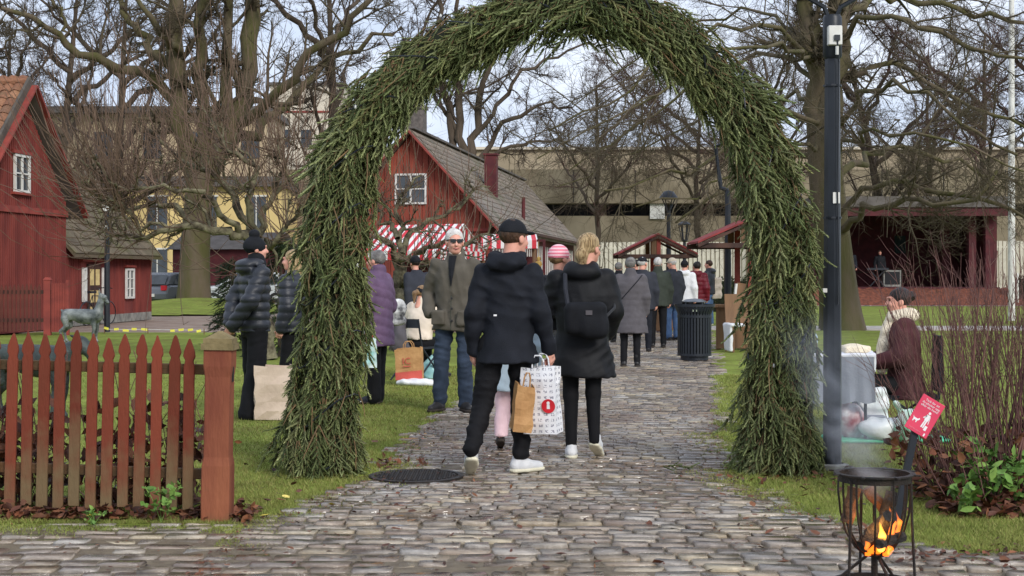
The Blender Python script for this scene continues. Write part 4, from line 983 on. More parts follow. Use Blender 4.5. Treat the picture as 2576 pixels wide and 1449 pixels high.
# dark cable of the fairy lights wound round the arch
lt = root('light_string', (0, ad, 0), 0, 'black cable of small fairy lights wound round the spruce arch', 'light string')
pts = []; nt_ = 19
for k in range(nt_*14):
    s_ = k/(nt_*14)*139; i = min(int(s_), 138); f = s_-i; p = CP[i]*(1-f)+CP[i+1]*f; t = T_[i]; a = k/14*2*PI; u = np.array([0,-1,0.]); v = np.cross(t, u); v /= np.linalg.norm(v)
    pts.append(tuple(p+(math.cos(a)*u+math.sin(a)*v)*CR[i]*(.93+.07*math.sin(k*1.7)+.06*math.sin(k*.37))+t*.09*math.sin(k*.9)-O))
pts = [(x, y, max(z, .02)) for x, y, z in pts]
MB().tube(pts, .0055, 5).build('cable', MT['black_metal'], lt)
bl = MB().lathe([(.0,.022),(.007,.012),(.009,0),(.006,-.008),(0,-.01)], 8).mesh('bulb'); bl.materials.append(mat('bulb', (.7,.7,.66), None, 5, .15, 0, spec=.6))
for k in range(5, len(pts), 13):
    o = link('bulb', bl, lt); o.location = pts[k]
# ------------------------------------------------------------------ near picket fence
def fence_mat(name, c1, c2, algae, h0, h1):
    m = mat(name, c1, c2, 4.5, .8, .5, 45, stretch=(1,1,.22), rnd=.28, spec=.2); N = m.node_tree.nodes; L = m.node_tree.links; p = N['Principled BSDF']
    src = p.inputs['Base Color'].links[0].from_socket; g = N.new('ShaderNodeNewGeometry'); sp = N.new('ShaderNodeSeparateXYZ'); L.new(g.outputs['Position'], sp.inputs['Vector'])
    n = N.new('ShaderNodeTexNoise'); n.inputs['Scale'].default_value = 7; n.inputs['Detail'].default_value = 6; L.new(g.outputs['Position'], n.inputs['Vector'])
    mu = N.new('ShaderNodeMath'); mu.operation = 'MULTIPLY_ADD'; L.new(n.outputs['Fac'], mu.inputs[0]); mu.inputs[1].default_value = .7; oi2 = N.new('ShaderNodeObjectInfo'); m5 = N.new('ShaderNodeMath'); m5.operation = 'MULTIPLY_ADD'; L.new(oi2.outputs['Random'], m5.inputs[0]); m5.inputs[1].default_value = .38; L.new(sp.outputs['Z'], m5.inputs[2]); m6 = N.new('ShaderNodeMath'); m6.operation = 'SUBTRACT'; L.new(m5.outputs[0], m6.inputs[0]); m6.inputs[1].default_value = .12; L.new(m6.outputs[0], mu.inputs[2])
    mr = N.new('ShaderNodeMapRange'); L.new(mu.outputs[0], mr.inputs['Value']); mr.inputs['From Min'].default_value = h1; mr.inputs['From Max'].default_value = h0; mr.inputs['To Max'].default_value = .85
    mxn = N.new('ShaderNodeMixRGB'); L.new(mr.outputs['Result'], mxn.inputs['Fac']); L.new(src, mxn.inputs['Color1']); mxn.inputs['Color2'].default_value = (*algae, 1); L.new(mxn.outputs['Color'], p.inputs['Base Color']); return m
MT['picket'] = fence_mat('picket', lin(128,56,40), lin(98,54,38), lin(112,98,70), .5, .9)
MT['fpost'] = fence_mat('fence_post', lin(132,80,56), lin(104,56,42), lin(88,80,56), .3, .66)
MT['rail_wood'] = mat('rail_wood', lin(104,74,48), lin(78,62,42), 5, .9, .4, 40, stretch=(.3,1,1))
fd0, fd1 = 8.62, 8.42      # distance at x=-3.1 and at the post
fr_ = root('picket_fence', (-1.9, 8.45, 0), 0, 'weathered red picket fence with greenish algae at its foot beside the cobbles', 'fence')
def fpos(x): return 8.62+(x+3.05)/1.4*(8.44-8.62)-8.45
pp = [(-.031,0),(.031,0),(.031,.85),(.024,.88),(.034,.905),(.031,.935),(.012,.985),(.003,1.01),(-.003,1.01),(-.012,.985),(-.031,.935),(-.034,.905),(-.024,.88),(-.031,.85)]
pm_ = []
for v in range(4):
    r = random.Random(v); q = [(x+r.uniform(-.0025,.0025), z+(r.uniform(-.005,.005) if z else 0)) for x, z in pp]
    me = MB().prism(q, -.011, .011).mesh('picket'); me.materials.append(MT['picket']); pm_.append(me)
for k in range(16):
    X = gx(479,8.5)-.0985*k; o = link('picket', pm_[k % 4], fr_); z0 = .045+.012*math.sin(k*2.1)-.002*k*0
    o.location = (X+1.9-.004, fpos(X)-.03, z0); o.rotation_euler = (random.gauss(0,.008), .022+random.gauss(0,.008), random.gauss(0,.03)); o.scale.z = 1-.012*math.cos(k*1.3)+.0022*k
    b = o.modifiers.new('bevel', 'BEVEL'); b.width = .003; b.segments = 1
for z in (.25, .86):
    mb = MB().bar((-1.7, fpos(-3.6)+.012, z+.03), (.2, fpos(-1.7)+.012, z), .04, .06); mb.build('rail', MT['rail_wood'], fr_, bevel=.004)
px_ = gx(546,8.37)+1.9; py_ = 8.37-8.45
post = MB()
prof = [(.0,.08),(.12,.082),(.33,.08),(.38,.072),(.84,.072),(.9,.08),(1.0,.08)]
for (z0, a0), (z1, a1) in zip(prof[:-1], prof[1:]): post.add([(sx*a, sy*a, z) for z, a in ((z0,a0),(z1,a1)) for sx, sy in ((-1,-1),(1,-1),(1,1),(-1,1))], [(0,1,5,4),(1,2,6,5),(2,3,7,6),(3,0,4,7)])
po = post.build('post', MT['fpost'], fr_, bevel=.006); po.location = (px_, py_, -.01); po.rotation_euler = (0, .018, 0)
MT['cap_wood'] = mat('cap_wood', lin(140,124,88), lin(108,96,66), 9, .9, .4, 40)
MB().box((0,0,1.012),(.185,.185,.035)).box((0,0,1.045),(.165,.165,.03)).box((0,0,1.078),(.165,.165,.045),taper=.12).build('post_cap', MT['cap_wood'], po)
for z in (.25, .86): MB().box((.0735,0,z),(.012,.025,.1)).build('mortise', MT['dark_gap'], po)  # dark block, coloured as the shade inside a slot

# ------------------------------------------------------------------ lamp posts
lp = root('lamp_post', (gx(2094,10.55), 10.55, 0), 0, 'tall black lamp post with white socket box beside the right leg of the arch', 'lamp post')
MB().lathe([(.12,-.03),(.12,.035),(.085,.045)], 20).build('concrete_collar', MT['stone_grey'], lp, True)
MB().lathe([(.068,0),(.066,1.0),(.06,2.0),(.055,3.05)], 8).build('column', MT['black_metal'], lp, False)
MB().lathe([(.055,2.98),(.07,3.0),(.07,3.28),(.06,3.3),(.0,3.3)], 12).build('sleeve', MT['black_metal'], lp, True)
for s in (-1, 1):
    MB().tube([(s*.03,0,3.28),(s*.06,0,3.36),(s*.2,0,3.44),(s*.26,0,3.6)], .018, 8).build('arm', MT['black_metal'], lp, True)
MB().lathe([(.02,3.6),(.26,3.6),(.27,3.66),(.2,3.85),(.05,3.95),(0,3.96)], 20).build('lantern', MT['black_metal'], lp, True)
sb = MB().box((.0,-.075,3.14),(.1,.06,.14)).build('socket_box', MT['white_paint'], lp, bevel=.006); MB().box((.01,-.11,3.12),(.04,.02,.04)).build('plug', MT['black_metal'], sb); MB().tube([(.01,-.11,3.06),(.012,-.1,3.0)], .012, 8).build('seal', MT['white_paint'], sb)
MB().tube([(.012,-.11,3.1),(.03,-.08,2.95),(.028,-.075,2.5),(.02,-.076,2.0),(.03,-.075,1.6),(.024,-.078,1.2)], .006, 6).build('cable', MT['black_metal'], lp)
MB().box((.015,-.066,1.97),(.05,.004,.08)).build('sticker', MT['white_paint'], lp)
MB().box((-.062,-.03,1.3),(.03,.03,.03)).build('bracket', MT['white_paint'], lp)
for z in (2.78, 1.82): MB().lathe([(.064,z),(.068,z),(.068,z+.014),(.064,z+.014)], 10).build('strap', MT['black_metal'], lp)
def bg_lamp(x, y, h, label, top='none'):
    r_ = root('lamp_post', (x, y, 0), 0, label, 'lamp post'); MB().lathe([(.075,0),(.07,h*.5),(.055,h)], 8).build('column', MT['black_metal'], r_)
    if top == 'box': MB().box((0,-.02,h+.06),(.16,.12,.14)).build('white_box', MT['white_paint'], r_); MB().box((0,-.075,h*.86),(.08,.03,.1)).build('sticker', MT['white_paint'], r_)
    if top == 'dome':
        MB().lathe([(.0,h+.62),(.15,h+.58),(.27,h+.42),(.3,h+.36),(.28,h+.35)], 16).build('hood', MT['black_metal'], r_, True)
        for k in range(4): a = PI/2*k+.4; MB().bar((.22*math.cos(a),.22*math.sin(a),h+.36),(.05*math.cos(a),.05*math.sin(a),h),.025,.025).build('stay', MT['black_metal'], r_)
    if top == 'lantern':
        MB().lathe([(.0,h+.75),(.14,h+.7),(.24,h+.62),(.22,h+.6)], 6).build('hood', MT['black_metal'], r_)
        for k in range(6): a = PI/3*k; MB().bar((.2*math.cos(a),.2*math.sin(a),h+.62),(.1*math.cos(a),.1*math.sin(a),h+.08),.03,.03).build('stay', MT['black_metal'], r_)
        MB().lathe([(.04,h),(.11,h+.06),(.11,h+.1),(.0,h+.1)], 8).build('seat_ring', MT['black_metal'], r_)
    if top == 'bend': MB().tube([(0,0,h),(-.02,0,h+.02),(-.14,0,h+.06),(-.16,0,h+.2),(-.25,0,h+.9),(.2,0,h+1.1)], .045, 8).build('bent_arm', MT['black_metal'], r_, True); MB().lathe([(.13,-.02),(.13,.03)], 12).build('footing', MT['stone_grey'], r_)
    return r_
bg_lamp(gx(269,35.5), 35.5, gz(530,35.5), 'plain dark lamp post with white box on the lawn by the barn', 'box')
bg_lamp(gx(1831,29.5), 29.5, gz(480,29.5), 'slim dark lamp post with crooked top by the white draped chair', 'bend')
bg_lamp(gx(1682,44), 44, gz(530,44), 'far lamp post with dark dome hood behind the stall roof', 'dome')
bg_lamp(gx(1722,50), 50, gz(610,50), 'far lamp post with open lantern beside the dome lamp', 'lantern')
fp = root('flagpole', (gx(2545,44), 44, 0), 0, 'white flagpole rising behind the red twigged shrub', 'flagpole')
MB().lathe([(.11,0),(.1,4),(.08,10.5),(0,10.5)], 12).build('pole', MT['white_paint'], fp, True); MB().box((.16,-.05,1.0),(.06,.06,.9)).build('hinge_post', MT['white_paint'], fp)

# ------------------------------------------------------------------ litter bin
tbn = root('litter_bin', (gx(1747,24), 24, 0), 0, 'black slatted steel litter bin with domed lid beside the path', 'litter bin')
MB().lathe([(.23,0),(.23,.07),(0,.07)], 24).build('foot', MT['black_metal'], tbn, True); MB().lathe([(.24,.08),(.24,.8)], 24).build('liner', MT['dark_gap'], tbn, True)
sm = MB().bar((0,0,.07),(0,0,.76),.034,.012,up=(1,0,0)).bar((0,0,.76),(.055,0,.9),.034,.012,up=(1,0,0)).mesh('slat'); sm.materials.append(MT['black_metal'])
for k in range(34):
    a = 2*PI*k/34; o = link('slat', sm, tbn); o.location = (.272*math.cos(a), .272*math.sin(a), 0); o.rotation_euler.z = a
for z, r in ((.09,.275),(.72,.278),(.9,.33)): MB().lathe([(r-.006,z-.02),(r+.008,z-.02),(r+.008,z+.02),(r-.006,z+.02)], 30).build('hoop', MT['black_metal'], tbn, True)
MB().lathe([(.2,.955),(.2,.965),(.14,1.0),(.0,1.015)], 24).build('lid', mat('lid_metal', (.16,.17,.19), (.12,.13,.14), 5, .3, 0, metal=.6), tbn, True)
for k in range(4): a = PI/2*k+.6; MB().bar((.2*math.cos(a),.2*math.sin(a),.88),(.18*math.cos(a),.18*math.sin(a),.96),.02,.02).build('lid_stay', MT['black_metal'], tbn)
MB().box((-.03,-.283,.82),(.085,.012,.032)).build('label_plate', mat('plate', lin(180,190,170), None, 5), tbn)

# ------------------------------------------------------------------ fire basket
BX, BY = gx(2200,6.55), 6.55
br = root('fire_basket', (BX, BY, 0), .3, 'black iron fire basket of upright bars burning beside the path', 'fire basket')
MB().lathe([(.17,.0),(.185,.0),(.185,.035),(.17,.035),(.17,.0)], 36).build('base_ring', MT['dark_iron'], br, True)
def ringbar(r, z, w, h): return MB().lathe([(r-w/2,z-h/2),(r+w/2,z-h/2),(r+w/2,z+h/2),(r-w/2,z+h/2),(r-w/2,z-h/2)], 40)
ringbar(.168, .52, .026, .007).build('rim', MT['dark_iron'], br, True); ringbar(.158, .5, .008, .03).build('rim_band', MT['dark_iron'], br, True)
for k in range(12):
    a = 2*PI*k/12; prof = [(.158,.51),(.16,.44),(.15,.34),(.125,.25),(.085,.185),(.045,.155)]
    MB().tube([(r*math.cos(a), r*math.sin(a), z) for r, z in prof], .0052, 6).build('bar', MT['dark_iron'], br, True)
MB().lathe([(.0,.15),(.05,.15),(.055,.16),(.0,.16)], 16).build('grate', MT['dark_iron'], br)
MB().tube([(0,0,.15),(0,0,.02)], .016, 8).build('stem', MT['dark_iron'], br)
for k in range(3):
    a = 2*PI*k/3+.5; MB().tube([(.178*math.cos(a),.178*math.sin(a),.02),(.03*math.cos(a),.03*math.sin(a),.15)], .007, 6).build('stay', MT['dark_iron'], br)
    a += .9; MB().tube([(.18*math.cos(a),.18*math.sin(a),.0),(.165*math.cos(a),.165*math.sin(a),.3),(.16*math.cos(a),.16*math.sin(a),.5)], .007, 6).build('leg', MT['dark_iron'], br)
for k in range(8):
    a = 2*PI*k/8; MB().box((.19*math.cos(a),.19*math.sin(a),.521),(.034,.014,.007),Matrix.Rotation(a,3,'Z')).build('rim_tab', MT['dark_iron'], br)
MT['char'] = mat('char', (.012,.01,.01), (.05,.045,.04), 14, .95, .9, 60)
MT['bark_log'] = mat('bark_log', lin(120,84,60), lin(60,44,36), 10, .9, .8, 50)
MT['ember'] = mat('ember', (.05,.01,.0), None, 8, .9, .3, emit=(1,.14,.01), es=2)
logs = [((-.09,-.04,.2),(.06,.02,.3),.034,'char','charred log lying low in the fire basket'),((.08,.06,.2),(.02,-.09,.34),.03,'char','charred split log leaning in the fire basket'),
        ((-.13,.02,.3),(-.1,.0,.46),.03,'bark_log','brown log standing at the left of the fire basket'),((.06,.05,.25),(.11,.03,.43),.03,'char','blackened log standing by the flames'),
        ((-.04,-.1,.22),(.1,-.07,.24),.028,'char','charred log lying across the front of the fire basket'),((.12,.06,.3),(.02,.1,.44),.028,'bark_log','half burnt brown log on top of the fire')]
for p0, p1, r, m_, lab in logs:
    lg = root('firewood_log', (BX, BY, 0), .3, lab, 'log', 'logs in the fire basket'); P0, P1 = Vector(p0), Vector(p1); n = 5; pts = [P0.lerp(P1, i/(n-1))+Vector((random.gauss(0,.004),random.gauss(0,.004),0)) for i in range(n)]
    MB().tube(pts, [r*random.uniform(.85,1.1) for _ in range(n)], 7).build('wood', MT[m_], lg)
MT['flame'] = mat('flame', (.1,.03,0), None, 4, 1, 0, emit=(1,.3,.02), es=2.2)
def flame_mat(name, c0, c1, es):
    m = mat(name, (.1,.05,0), None, 4, 1, 0, emit=(1,.5,.05), es=es); N = m.node_tree.nodes; L = m.node_tree.links; t = N.new('ShaderNodeTexCoord'); sp = N.new('ShaderNodeSeparateXYZ'); L.new(t.outputs['Generated'], sp.inputs['Vector'])
    r = N.new('ShaderNodeValToRGB'); r.color_ramp.elements[0].color = (*c0, 1); r.color_ramp.elements[1].color = (*c1, 1); r.color_ramp.elements[0].position = .15; r.color_ramp.elements[1].position = .95; L.new(sp.outputs['Z'], r.inputs['Fac']); L.new(r.outputs['Color'], N['Principled BSDF'].inputs['Emission Color']); return m
MT['flame_core'] = mat('flame_core', (.1,.08,0), None, 4, 1, 0, emit=(1,.55,.06), es=3.2)
def fire_vol(name, c, st):
    m = bpy.data.materials.new(name); m.use_nodes = True; N = m.node_tree.nodes; N.remove(N['Principled BSDF']); e = N.new('ShaderNodeEmission'); e.inputs['Color'].default_value = (*c, 1); e.inputs['Strength'].default_value = st; m.node_tree.links.new(e.outputs['Emission'], N['Material Output'].inputs['Volume']); return m
MT['flame'] = fire_vol('flame_orange', (1,.2,.02), 65); MT['flame_core'] = fire_vol('flame_yellow', (1,.4,.05), 95)
for fx, fy, fz, h, w, lab, core in ((.005,-.1,.2,.13,.019,'tallest yellow flame between the bars of the fire basket',1),(.06,-.06,.25,.14,.014,'tall thin orange flame by the standing log',0),(-.06,-.1,.2,.04,.012,'small orange flame at the left of the fire basket',0),(.1,-.02,.26,.1,.014,'orange flame licking over the right edge log',0),(.04,-.1,.18,.04,.013,'low orange flame at the bottom of the fire basket',0)):
    fl = root('flame', (BX, BY, 0), .0, lab, 'flame', 'flames in the fire basket')
    pr = [('c',(fx,fy,fz),(fx+.008,fy,fz+h*.4),w,w*.8,.02),('c',(fx+.008,fy,fz+h*.4),(fx-.012,fy,fz+h),w*.75,.0015,.015)]
    soft('flame_body', sdf(pr, .0042, wr(.0022, 80, 5)), MT['flame'] if not core else MT['flame_core'], fl)
em = MB()
for k in range(26): a = random.uniform(0,6.3); r = random.uniform(0,.08); em.box((r*math.cos(a), r*math.sin(a)-.02, random.uniform(.165,.2)), (.02,.018,.014), Matrix.Rotation(a,3,'Z'))
e_ = em.build('embers', MT['ember'], None); e_.location = (BX, BY, 0); tag(e_, 'glowing orange embers in the bottom of the fire basket', 'embers', kind='stuff')
fl_ = bpy.data.lights.new('fire_light', 'POINT'); fl_.energy = 1.5; fl_.color = (1,.45,.12); fl_.shadow_soft_size = .06; fo = bpy.data.objects.new('fire_light', fl_); COL.objects.link(fo); fo.location = (BX, BY-.05, .3)

# ------------------------------------------------------------------ leaning dog sign
sg = root('dog_sign', (gx(2243,7.8), 7.8, 0), 0, 'small pink dog sign with white figures on leaning black post', 'sign')
b0 = Vector((0,0,-.02)); top = Vector((gx(2304,7.8)-gx(2243,7.8), 0, gz(1075,7.8)))
MB().bar(b0, top, .035, .03, up=(0,1,0)).build('post', MT['black_metal'], sg)
MT['pink'] = mat('sign_pink', lin(222,72,100), lin(210,62,92), 6, .45, 0); MT['print_white'] = mat('print_white', (.82,.8,.8), (.8,.78,.78), 5, .5, 0); MT['print_pink'] = mat('print_pink', lin(244,150,168), None, 5, .5, 0)
sc_ = Vector((gx(2322.5,7.8)-gx(2243,7.8), -.03, gz(1046,7.8))); ang = math.radians(-31)
pl = MB().box((0,0,0),(.135,.006,.205)).build('sign_plate', MT['pink'], sg, bevel=.002); pl.location = sc_; pl.rotation_euler = (.0, -ang, 0)
def text_mesh(name, txt, size, m, parent, loc, rot=(PI/2,0,0), align='CENTER', shear=0, space=1):
    cu = bpy.data.curves.new(name, 'FONT'); cu.body = txt; cu.size = size; cu.align_x = align; cu.extrude = .0006; cu.space_line = space; cu.resolution_u = 2
    t = bpy.data.objects.new(name, cu); COL.objects.link(t); dg = bpy.context.evaluated_depsgraph_get(); me = bpy.data.meshes.new_from_object(t.evaluated_get(dg)); bpy.data.objects.remove(t)
    me.materials.clear(); me.materials.append(m); o = link(name, me, parent); o.location = loc; o.rotation_euler = rot; return o
text_mesh('lettering', 'Tack för att\ndu plockar upp\nefter din hund!', .0175, MT['print_white'], pl, (0,-.0045,.077), space=.95)
text_mesh('small_lettering', 'Tack för hjälpen', .011, MT['print_pink'], pl, (-.012,-.0045,-.088))
fig = MB()
def blob(pts): fig.add([(x, -.0042, z) for x, z in pts] , [tuple(range(len(pts)))])
def disc(x, z, r): blob([(x+r*math.cos(a), z+r*math.sin(a)) for a in np.linspace(0, 2*PI, 12, endpoint=False)])
disc(.016,.026,.0075); blob([(.006,.016),(.026,.016),(.03,.0),(.026,-.022),(.007,-.022),(.003,0)]); blob([(.006,.014),(.001,.002),(-.006,-.008),(-.003,-.011),(.006,-.003),(.01,.008)])
blob([(.008,-.021),(.015,-.021),(.013,-.06),(.005,-.06)]); blob([(.017,-.021),(.025,-.021),(.024,-.06),(.016,-.06)]); blob([(.027,-.042),(.042,-.042),(.042,-.068),(.027,-.068)]); blob([(.026,.012),(.03,.01),(.037,-.03),(.034,-.032)])
blob([(-.048,-.03),(-.026,-.03),(-.02,-.022),(-.014,-.026),(-.018,-.034),(-.024,-.04),(-.026,-.052),(-.031,-.052),(-.031,-.042),(-.043,-.042),(-.044,-.052),(-.049,-.052),(-.05,-.036),(-.056,-.022)])
blob([(.042,-.08),(.05,-.08),(.05,-.096),(.042,-.096)])
fig.build('pictogram', MT['print_white'], pl)

# ------------------------------------------------------------------ goat statues
MT['bronze'] = mat('bronze', lin(150,154,150), lin(74,80,80), 6, .5, .5, 30, metal=.25)
MT['bronze_dark'] = mat('bronze_dark', lin(70,78,76), lin(40,44,44), 4, .55, .5, 30, metal=.25)
def goat(name, loc, rz, s, label, mats_, headdown=False):
    r_ = root(name, loc, rz, label, 'statue')
    leg = lambda x, y, f: [('c',(x,y,.5),(x+.02*f,y,.3),.065,.04,.03),('c',(x+.02*f,y,.3),(x-.01*f,y,.06),.036,.026,.01),('c',(x-.01*f,y,.05),(x+.02,y,.02),.03,.032,.01)]
    hind = lambda x, y: [('c',(x+.03,y,.52),(x+.07,y,.36),.085,.055,.03),('c',(x+.07,y,.36),(x-.06,y,.24),.045,.034,.02),('c',(x-.06,y,.24),(x-.02,y,.05),.032,.026,.01),('c',(x-.02,y,.05),(x+.02,y,.02),.03,.032,.01)]
    pr = [('c',(-.34,0,.6),(.3,0,.58),.125,.14,.05),('c',(-.05,0,.54),(.15,0,.52),.12,.13,.05),('c',(-.38,0,.62),(-.46,0,.7),.035,.02,.02)]
    pr += leg(.27,.07,1)+leg(.24,-.07,1)+hind(-.36,.07)+hind(-.4,-.07)
    if headdown: pr += [('c',(.34,0,.64),(.5,0,.72),.1,.075,.04),('c',(.5,0,.74),(.58,0,.66),.07,.055,.03),('c',(.58,0,.66),(.63,0,.52),.055,.035,.02),('c',(.5,.05,.78),(.42,.08,.82),.025,.01,.01),('c',(.5,-.05,.78),(.42,-.08,.82),.025,.01,.01),('c',(.6,0,.5),(.585,0,.42),.02,.006,.01)]
    else: pr += [('c',(.33,0,.64),(.4,0,.95),.11,.065,.04),('c',(.4,0,1.0),(.46,0,.97),.062,.055,.03),('c',(.46,0,.97),(.54,0,.86),.05,.032,.02),('c',(.38,.04,1.02),(.34,.06,1.16),.016,.007,.01),('c',(.38,-.04,1.02),(.34,-.06,1.16),.016,.007,.01),('c',(.39,.06,1.0),(.36,.1,.95),.022,.012,.01),('c',(.5,0,.84),(.49,0,.76),.018,.006,.01)]
    soft('body', sdf(pr, .014, wr(.004, 26, 9)), mats_, r_, s); return r_
goat('goat_statue', (gx(208,30), 30.0, 0), 0, .96, 'grey bronze goat statue with raised head standing on the lawn', MT['bronze'])
goat('goat_statue', (gx(85,14.3), 14.3, 0), -.15, 1.0, 'grey bronze goat statue with lowered head behind the picket fence', MT['bronze_dark'], True)

# ------------------------------------------------------------------ yellow marker tape on the lawn edge
tp = root('marker_tape', (gx(400,34.6), 34.6, 0), 0, 'low line of yellow marker tape along the edge of the lawn', 'tape')
MT['tape'] = mat('tape_yellow', lin(232,226,90), lin(215,205,80), 5, .5, 0)
x = -1.25
MB().tube([(-1.3,0,.1),(1.25,-.6,.1)], .006, 5).build('cord', MT['white_paint'], tp)
while x < 1.2:
    if not -.1 < x < .25: MB().box((x,-(x+1.3)*.235-.01,.1+random.gauss(0,.012)),(random.uniform(.1,.16),.01,.055),Matrix.Rotation(random.gauss(0,.15),3,'Y')).build('flag', MT['tape'], tp)
    x += random.uniform(.2,.28)
for xx in (-1.3, -.2, 1.2): MB().tube([(xx,-(xx+1.3)*.235,0),(xx,-(xx+1.3)*.235,.14)], .012, 5).build('peg', MT['wood'], tp)

# ------------------------------------------------------------------ parked cars
def car(name, loc, rz, label, paint):
    r_ = root(name, loc, rz, label, 'car'); m_ = mat('paint_'+name, paint, tuple(c*.9 for c in paint), 2, .25, 0, spec=.6)
    body = [(-2.1,.35),(-2.15,.6),(-2.1,.85),(-1.9,.95),(.9,.95),(1.9,.82),(2.1,.6),(2.1,.35)]; cab = [(-2.0,.95),(-1.7,1.38),(-1.3,1.48),(.1,1.48),(.45,1.4),(1.05,.95)]
    MB().prism(body, -.85, .85).build('body', m_, r_, bevel=.06); MB().prism(cab, -.74, .74).build('cabin', m_, r_, bevel=.05)
    gl = MT['glass']
    for s in (-1, 1):
        MB().add([(-1.6,s*.752,1.0),(-.5,s*.752,1.0),(-.5,s*.752,1.38),(-1.3,s*.752,1.38)], [(0,1,2,3)]).build('side_window', gl, r_); MB().add([(-.42,s*.752,1.0),(.75,s*.752,1.0),(.3,s*.752,1.38),(-.42,s*.752,1.38)], [(0,1,2,3)]).build('side_window', gl, r_)
        MB().box((-2.12,s*.68,.85),(.1,.24,.2)).build('tail_light', mat('tail', lin(200,30,40), None, 3, .2, 0), r_); MB().box((2.04,s*.62,.68),(.12,.34,.14)).build('headlight', mat('headl', (.7,.72,.74), None, 3, .1, 0), r_)
        for wx in (-1.3, 1.3):
            w = MB().lathe([(.2,-.1),(.32,-.09),(.32,.09),(.2,.1)], 20).build('tyre', mat('rubber', (.02,.02,.02), None, 4, .8, 0), r_, True); w.location = (wx, s*.78, .32); w.rotation_euler = (PI/2,0,0)
            MB().lathe([(0,.06),(.19,.06),(.2,.1)], 16).build('rim', mat('rimm', (.5,.5,.52), None, 4, .3, 0, metal=.8), w, True)
    MB().add([(.47,-.68,1.385),(.47,.68,1.385),(1.02,.7,.985),(1.02,-.7,.985)], [(0,1,2,3)]).build('windscreen', gl, r_, loc=(.02,0,.02)); MB().add([(-2.0,-.66,.98),(-2.0,.66,.98),(-1.74,.64,1.35),(-1.74,-.64,1.35)], [(0,1,2,3)]).build('rear_window', gl, r_, loc=(-.04,0,.02))
    for x in (-2.17, 2.14): MB().box((x,0,.55),(.04,.5,.12)).build('number_plate', MT['white_paint'], r_)
    MB().box((0,0,.3),(4.0,1.6,.14)).build('sill', MT['dark_gap'], r_)
car('parked_car', (gx(440,60), 61, .0), math.radians(68), 'dark grey parked car with red tail light left of the huge trunk', (.12,.13,.15))
car('parked_car', (gx(580,59), 61.5, .0), math.radians(198), 'silver white parked car right of the huge trunk', (.55,.58,.6))

# ------------------------------------------------------------------ striped stalls
RED_, WHT = lin(205,52,64), (.78,.76,.74)
MT['awn_x'] = stripes_mat('awning_stripe', WHT, RED_, 'X', 4.2); MT['awn_y'] = stripes_mat('awning_stripe_side', WHT, RED_, 'Y', 4.2)
def stripe_stall(x, y, rz, w, dp, ze, zr, label, gable=True):
    r_ = root('market_stall', (x, y, 0), rz, label, 'market stall'); t = .012
    for s in (-1, 1): MB().add([(-w/2,0,zr),(w/2,0,zr),(w/2,s*dp/2,ze),(-w/2,s*dp/2,ze),(-w/2,0,zr-t),(w/2,0,zr-t),(w/2,s*dp/2,ze-t),(-w/2,s*dp/2,ze-t)], [(0,1,2,3),(4,7,6,5),(0,3,7,4),(1,5,6,2)]).build('canopy', MT['awn_x'], r_); MB().box((0,s*dp/2,ze-.11),(w,.012,.22)).build('valance', MT['awn_x'], r_)
    for s in (-1, 1):
        MB().box((s*w/2,0,ze-.11),(.012,dp-.02,.22)).build('valance', MT['awn_y'], r_)
        if gable: MB().add([(s*w/2,-dp/2,ze),(s*w/2,dp/2,ze),(s*w/2,0,zr)], [(0,1,2)]).build('gable_cloth', MT['awn_y'], r_, loc=(-s*.05,0,-.01))
        for q in (-1, 1): MB().box((s*(w/2-.06),q*(dp/2-.06),ze/2),(.06,.06,ze)).build('post', MT['wood'], r_)
    c = MB().box((0,-dp/2+.15,.86),(w-.2,.6,.04)).build('counter', MT['wood'], r_); MB().box((0,-dp/2-.1,.45),(w-.25,.02,.8)).build('counter_cloth', MT['awn_x'], r_)
    MB().box((0,dp/2-.08,1.1),(w-.15,.03,1.6)).build('back_cloth', MT['red_dark'], r_); return r_
stripe_stall(gx(1062,36.5), 36.5, math.radians(-30), 2.5, 2.0, 1.98, 2.66, 'market stall with red and white striped pitched awning behind the apple tree')
stripe_stall(gx(1280,39), 39.5, math.radians(2), 1.5, 1.4, 2.32, 2.5, 'market stall with tall red and white striped front near the slate roof', False)
gd_ = root('straw_figure', (gx(1355,37), 37, 1.55), 0, 'straw angel figure hung beside the striped stall', 'straw figure')
MT['straw'] = mat('straw', lin(200,165,95), lin(165,130,70), 30, .9, .6, 60, stretch=(1,1,.2))
MB().lathe([(.17,-.32),(.13,-.12),(.06,.02),(.05,.05)], 14).build('skirt', MT['straw'], gd_, True); MB().lathe([(.05,.04),(.09,.1),(.08,.18),(.03,.2)], 12).build('torso', MT['straw'], gd_, True); MB().lathe([(0,.32),(.045,.29),(.055,.25),(.03,.2)], 12).build('head', MT['straw'], gd_, True)
MB().tube([(0,0,.32),(0,0,.7)], .006, 5).build('cord', MT['straw'], gd_)
gdp = root('display_post', (gx(1355,37), 37.05, 0), 0, 'dark red post with arm carrying the straw figure', 'post'); MB().box((.14,0,1.15),(.07,.07,2.3)).box((.05,0,2.27),(.2,.06,.06)).build('timber', MT['red_dark'], gdp)

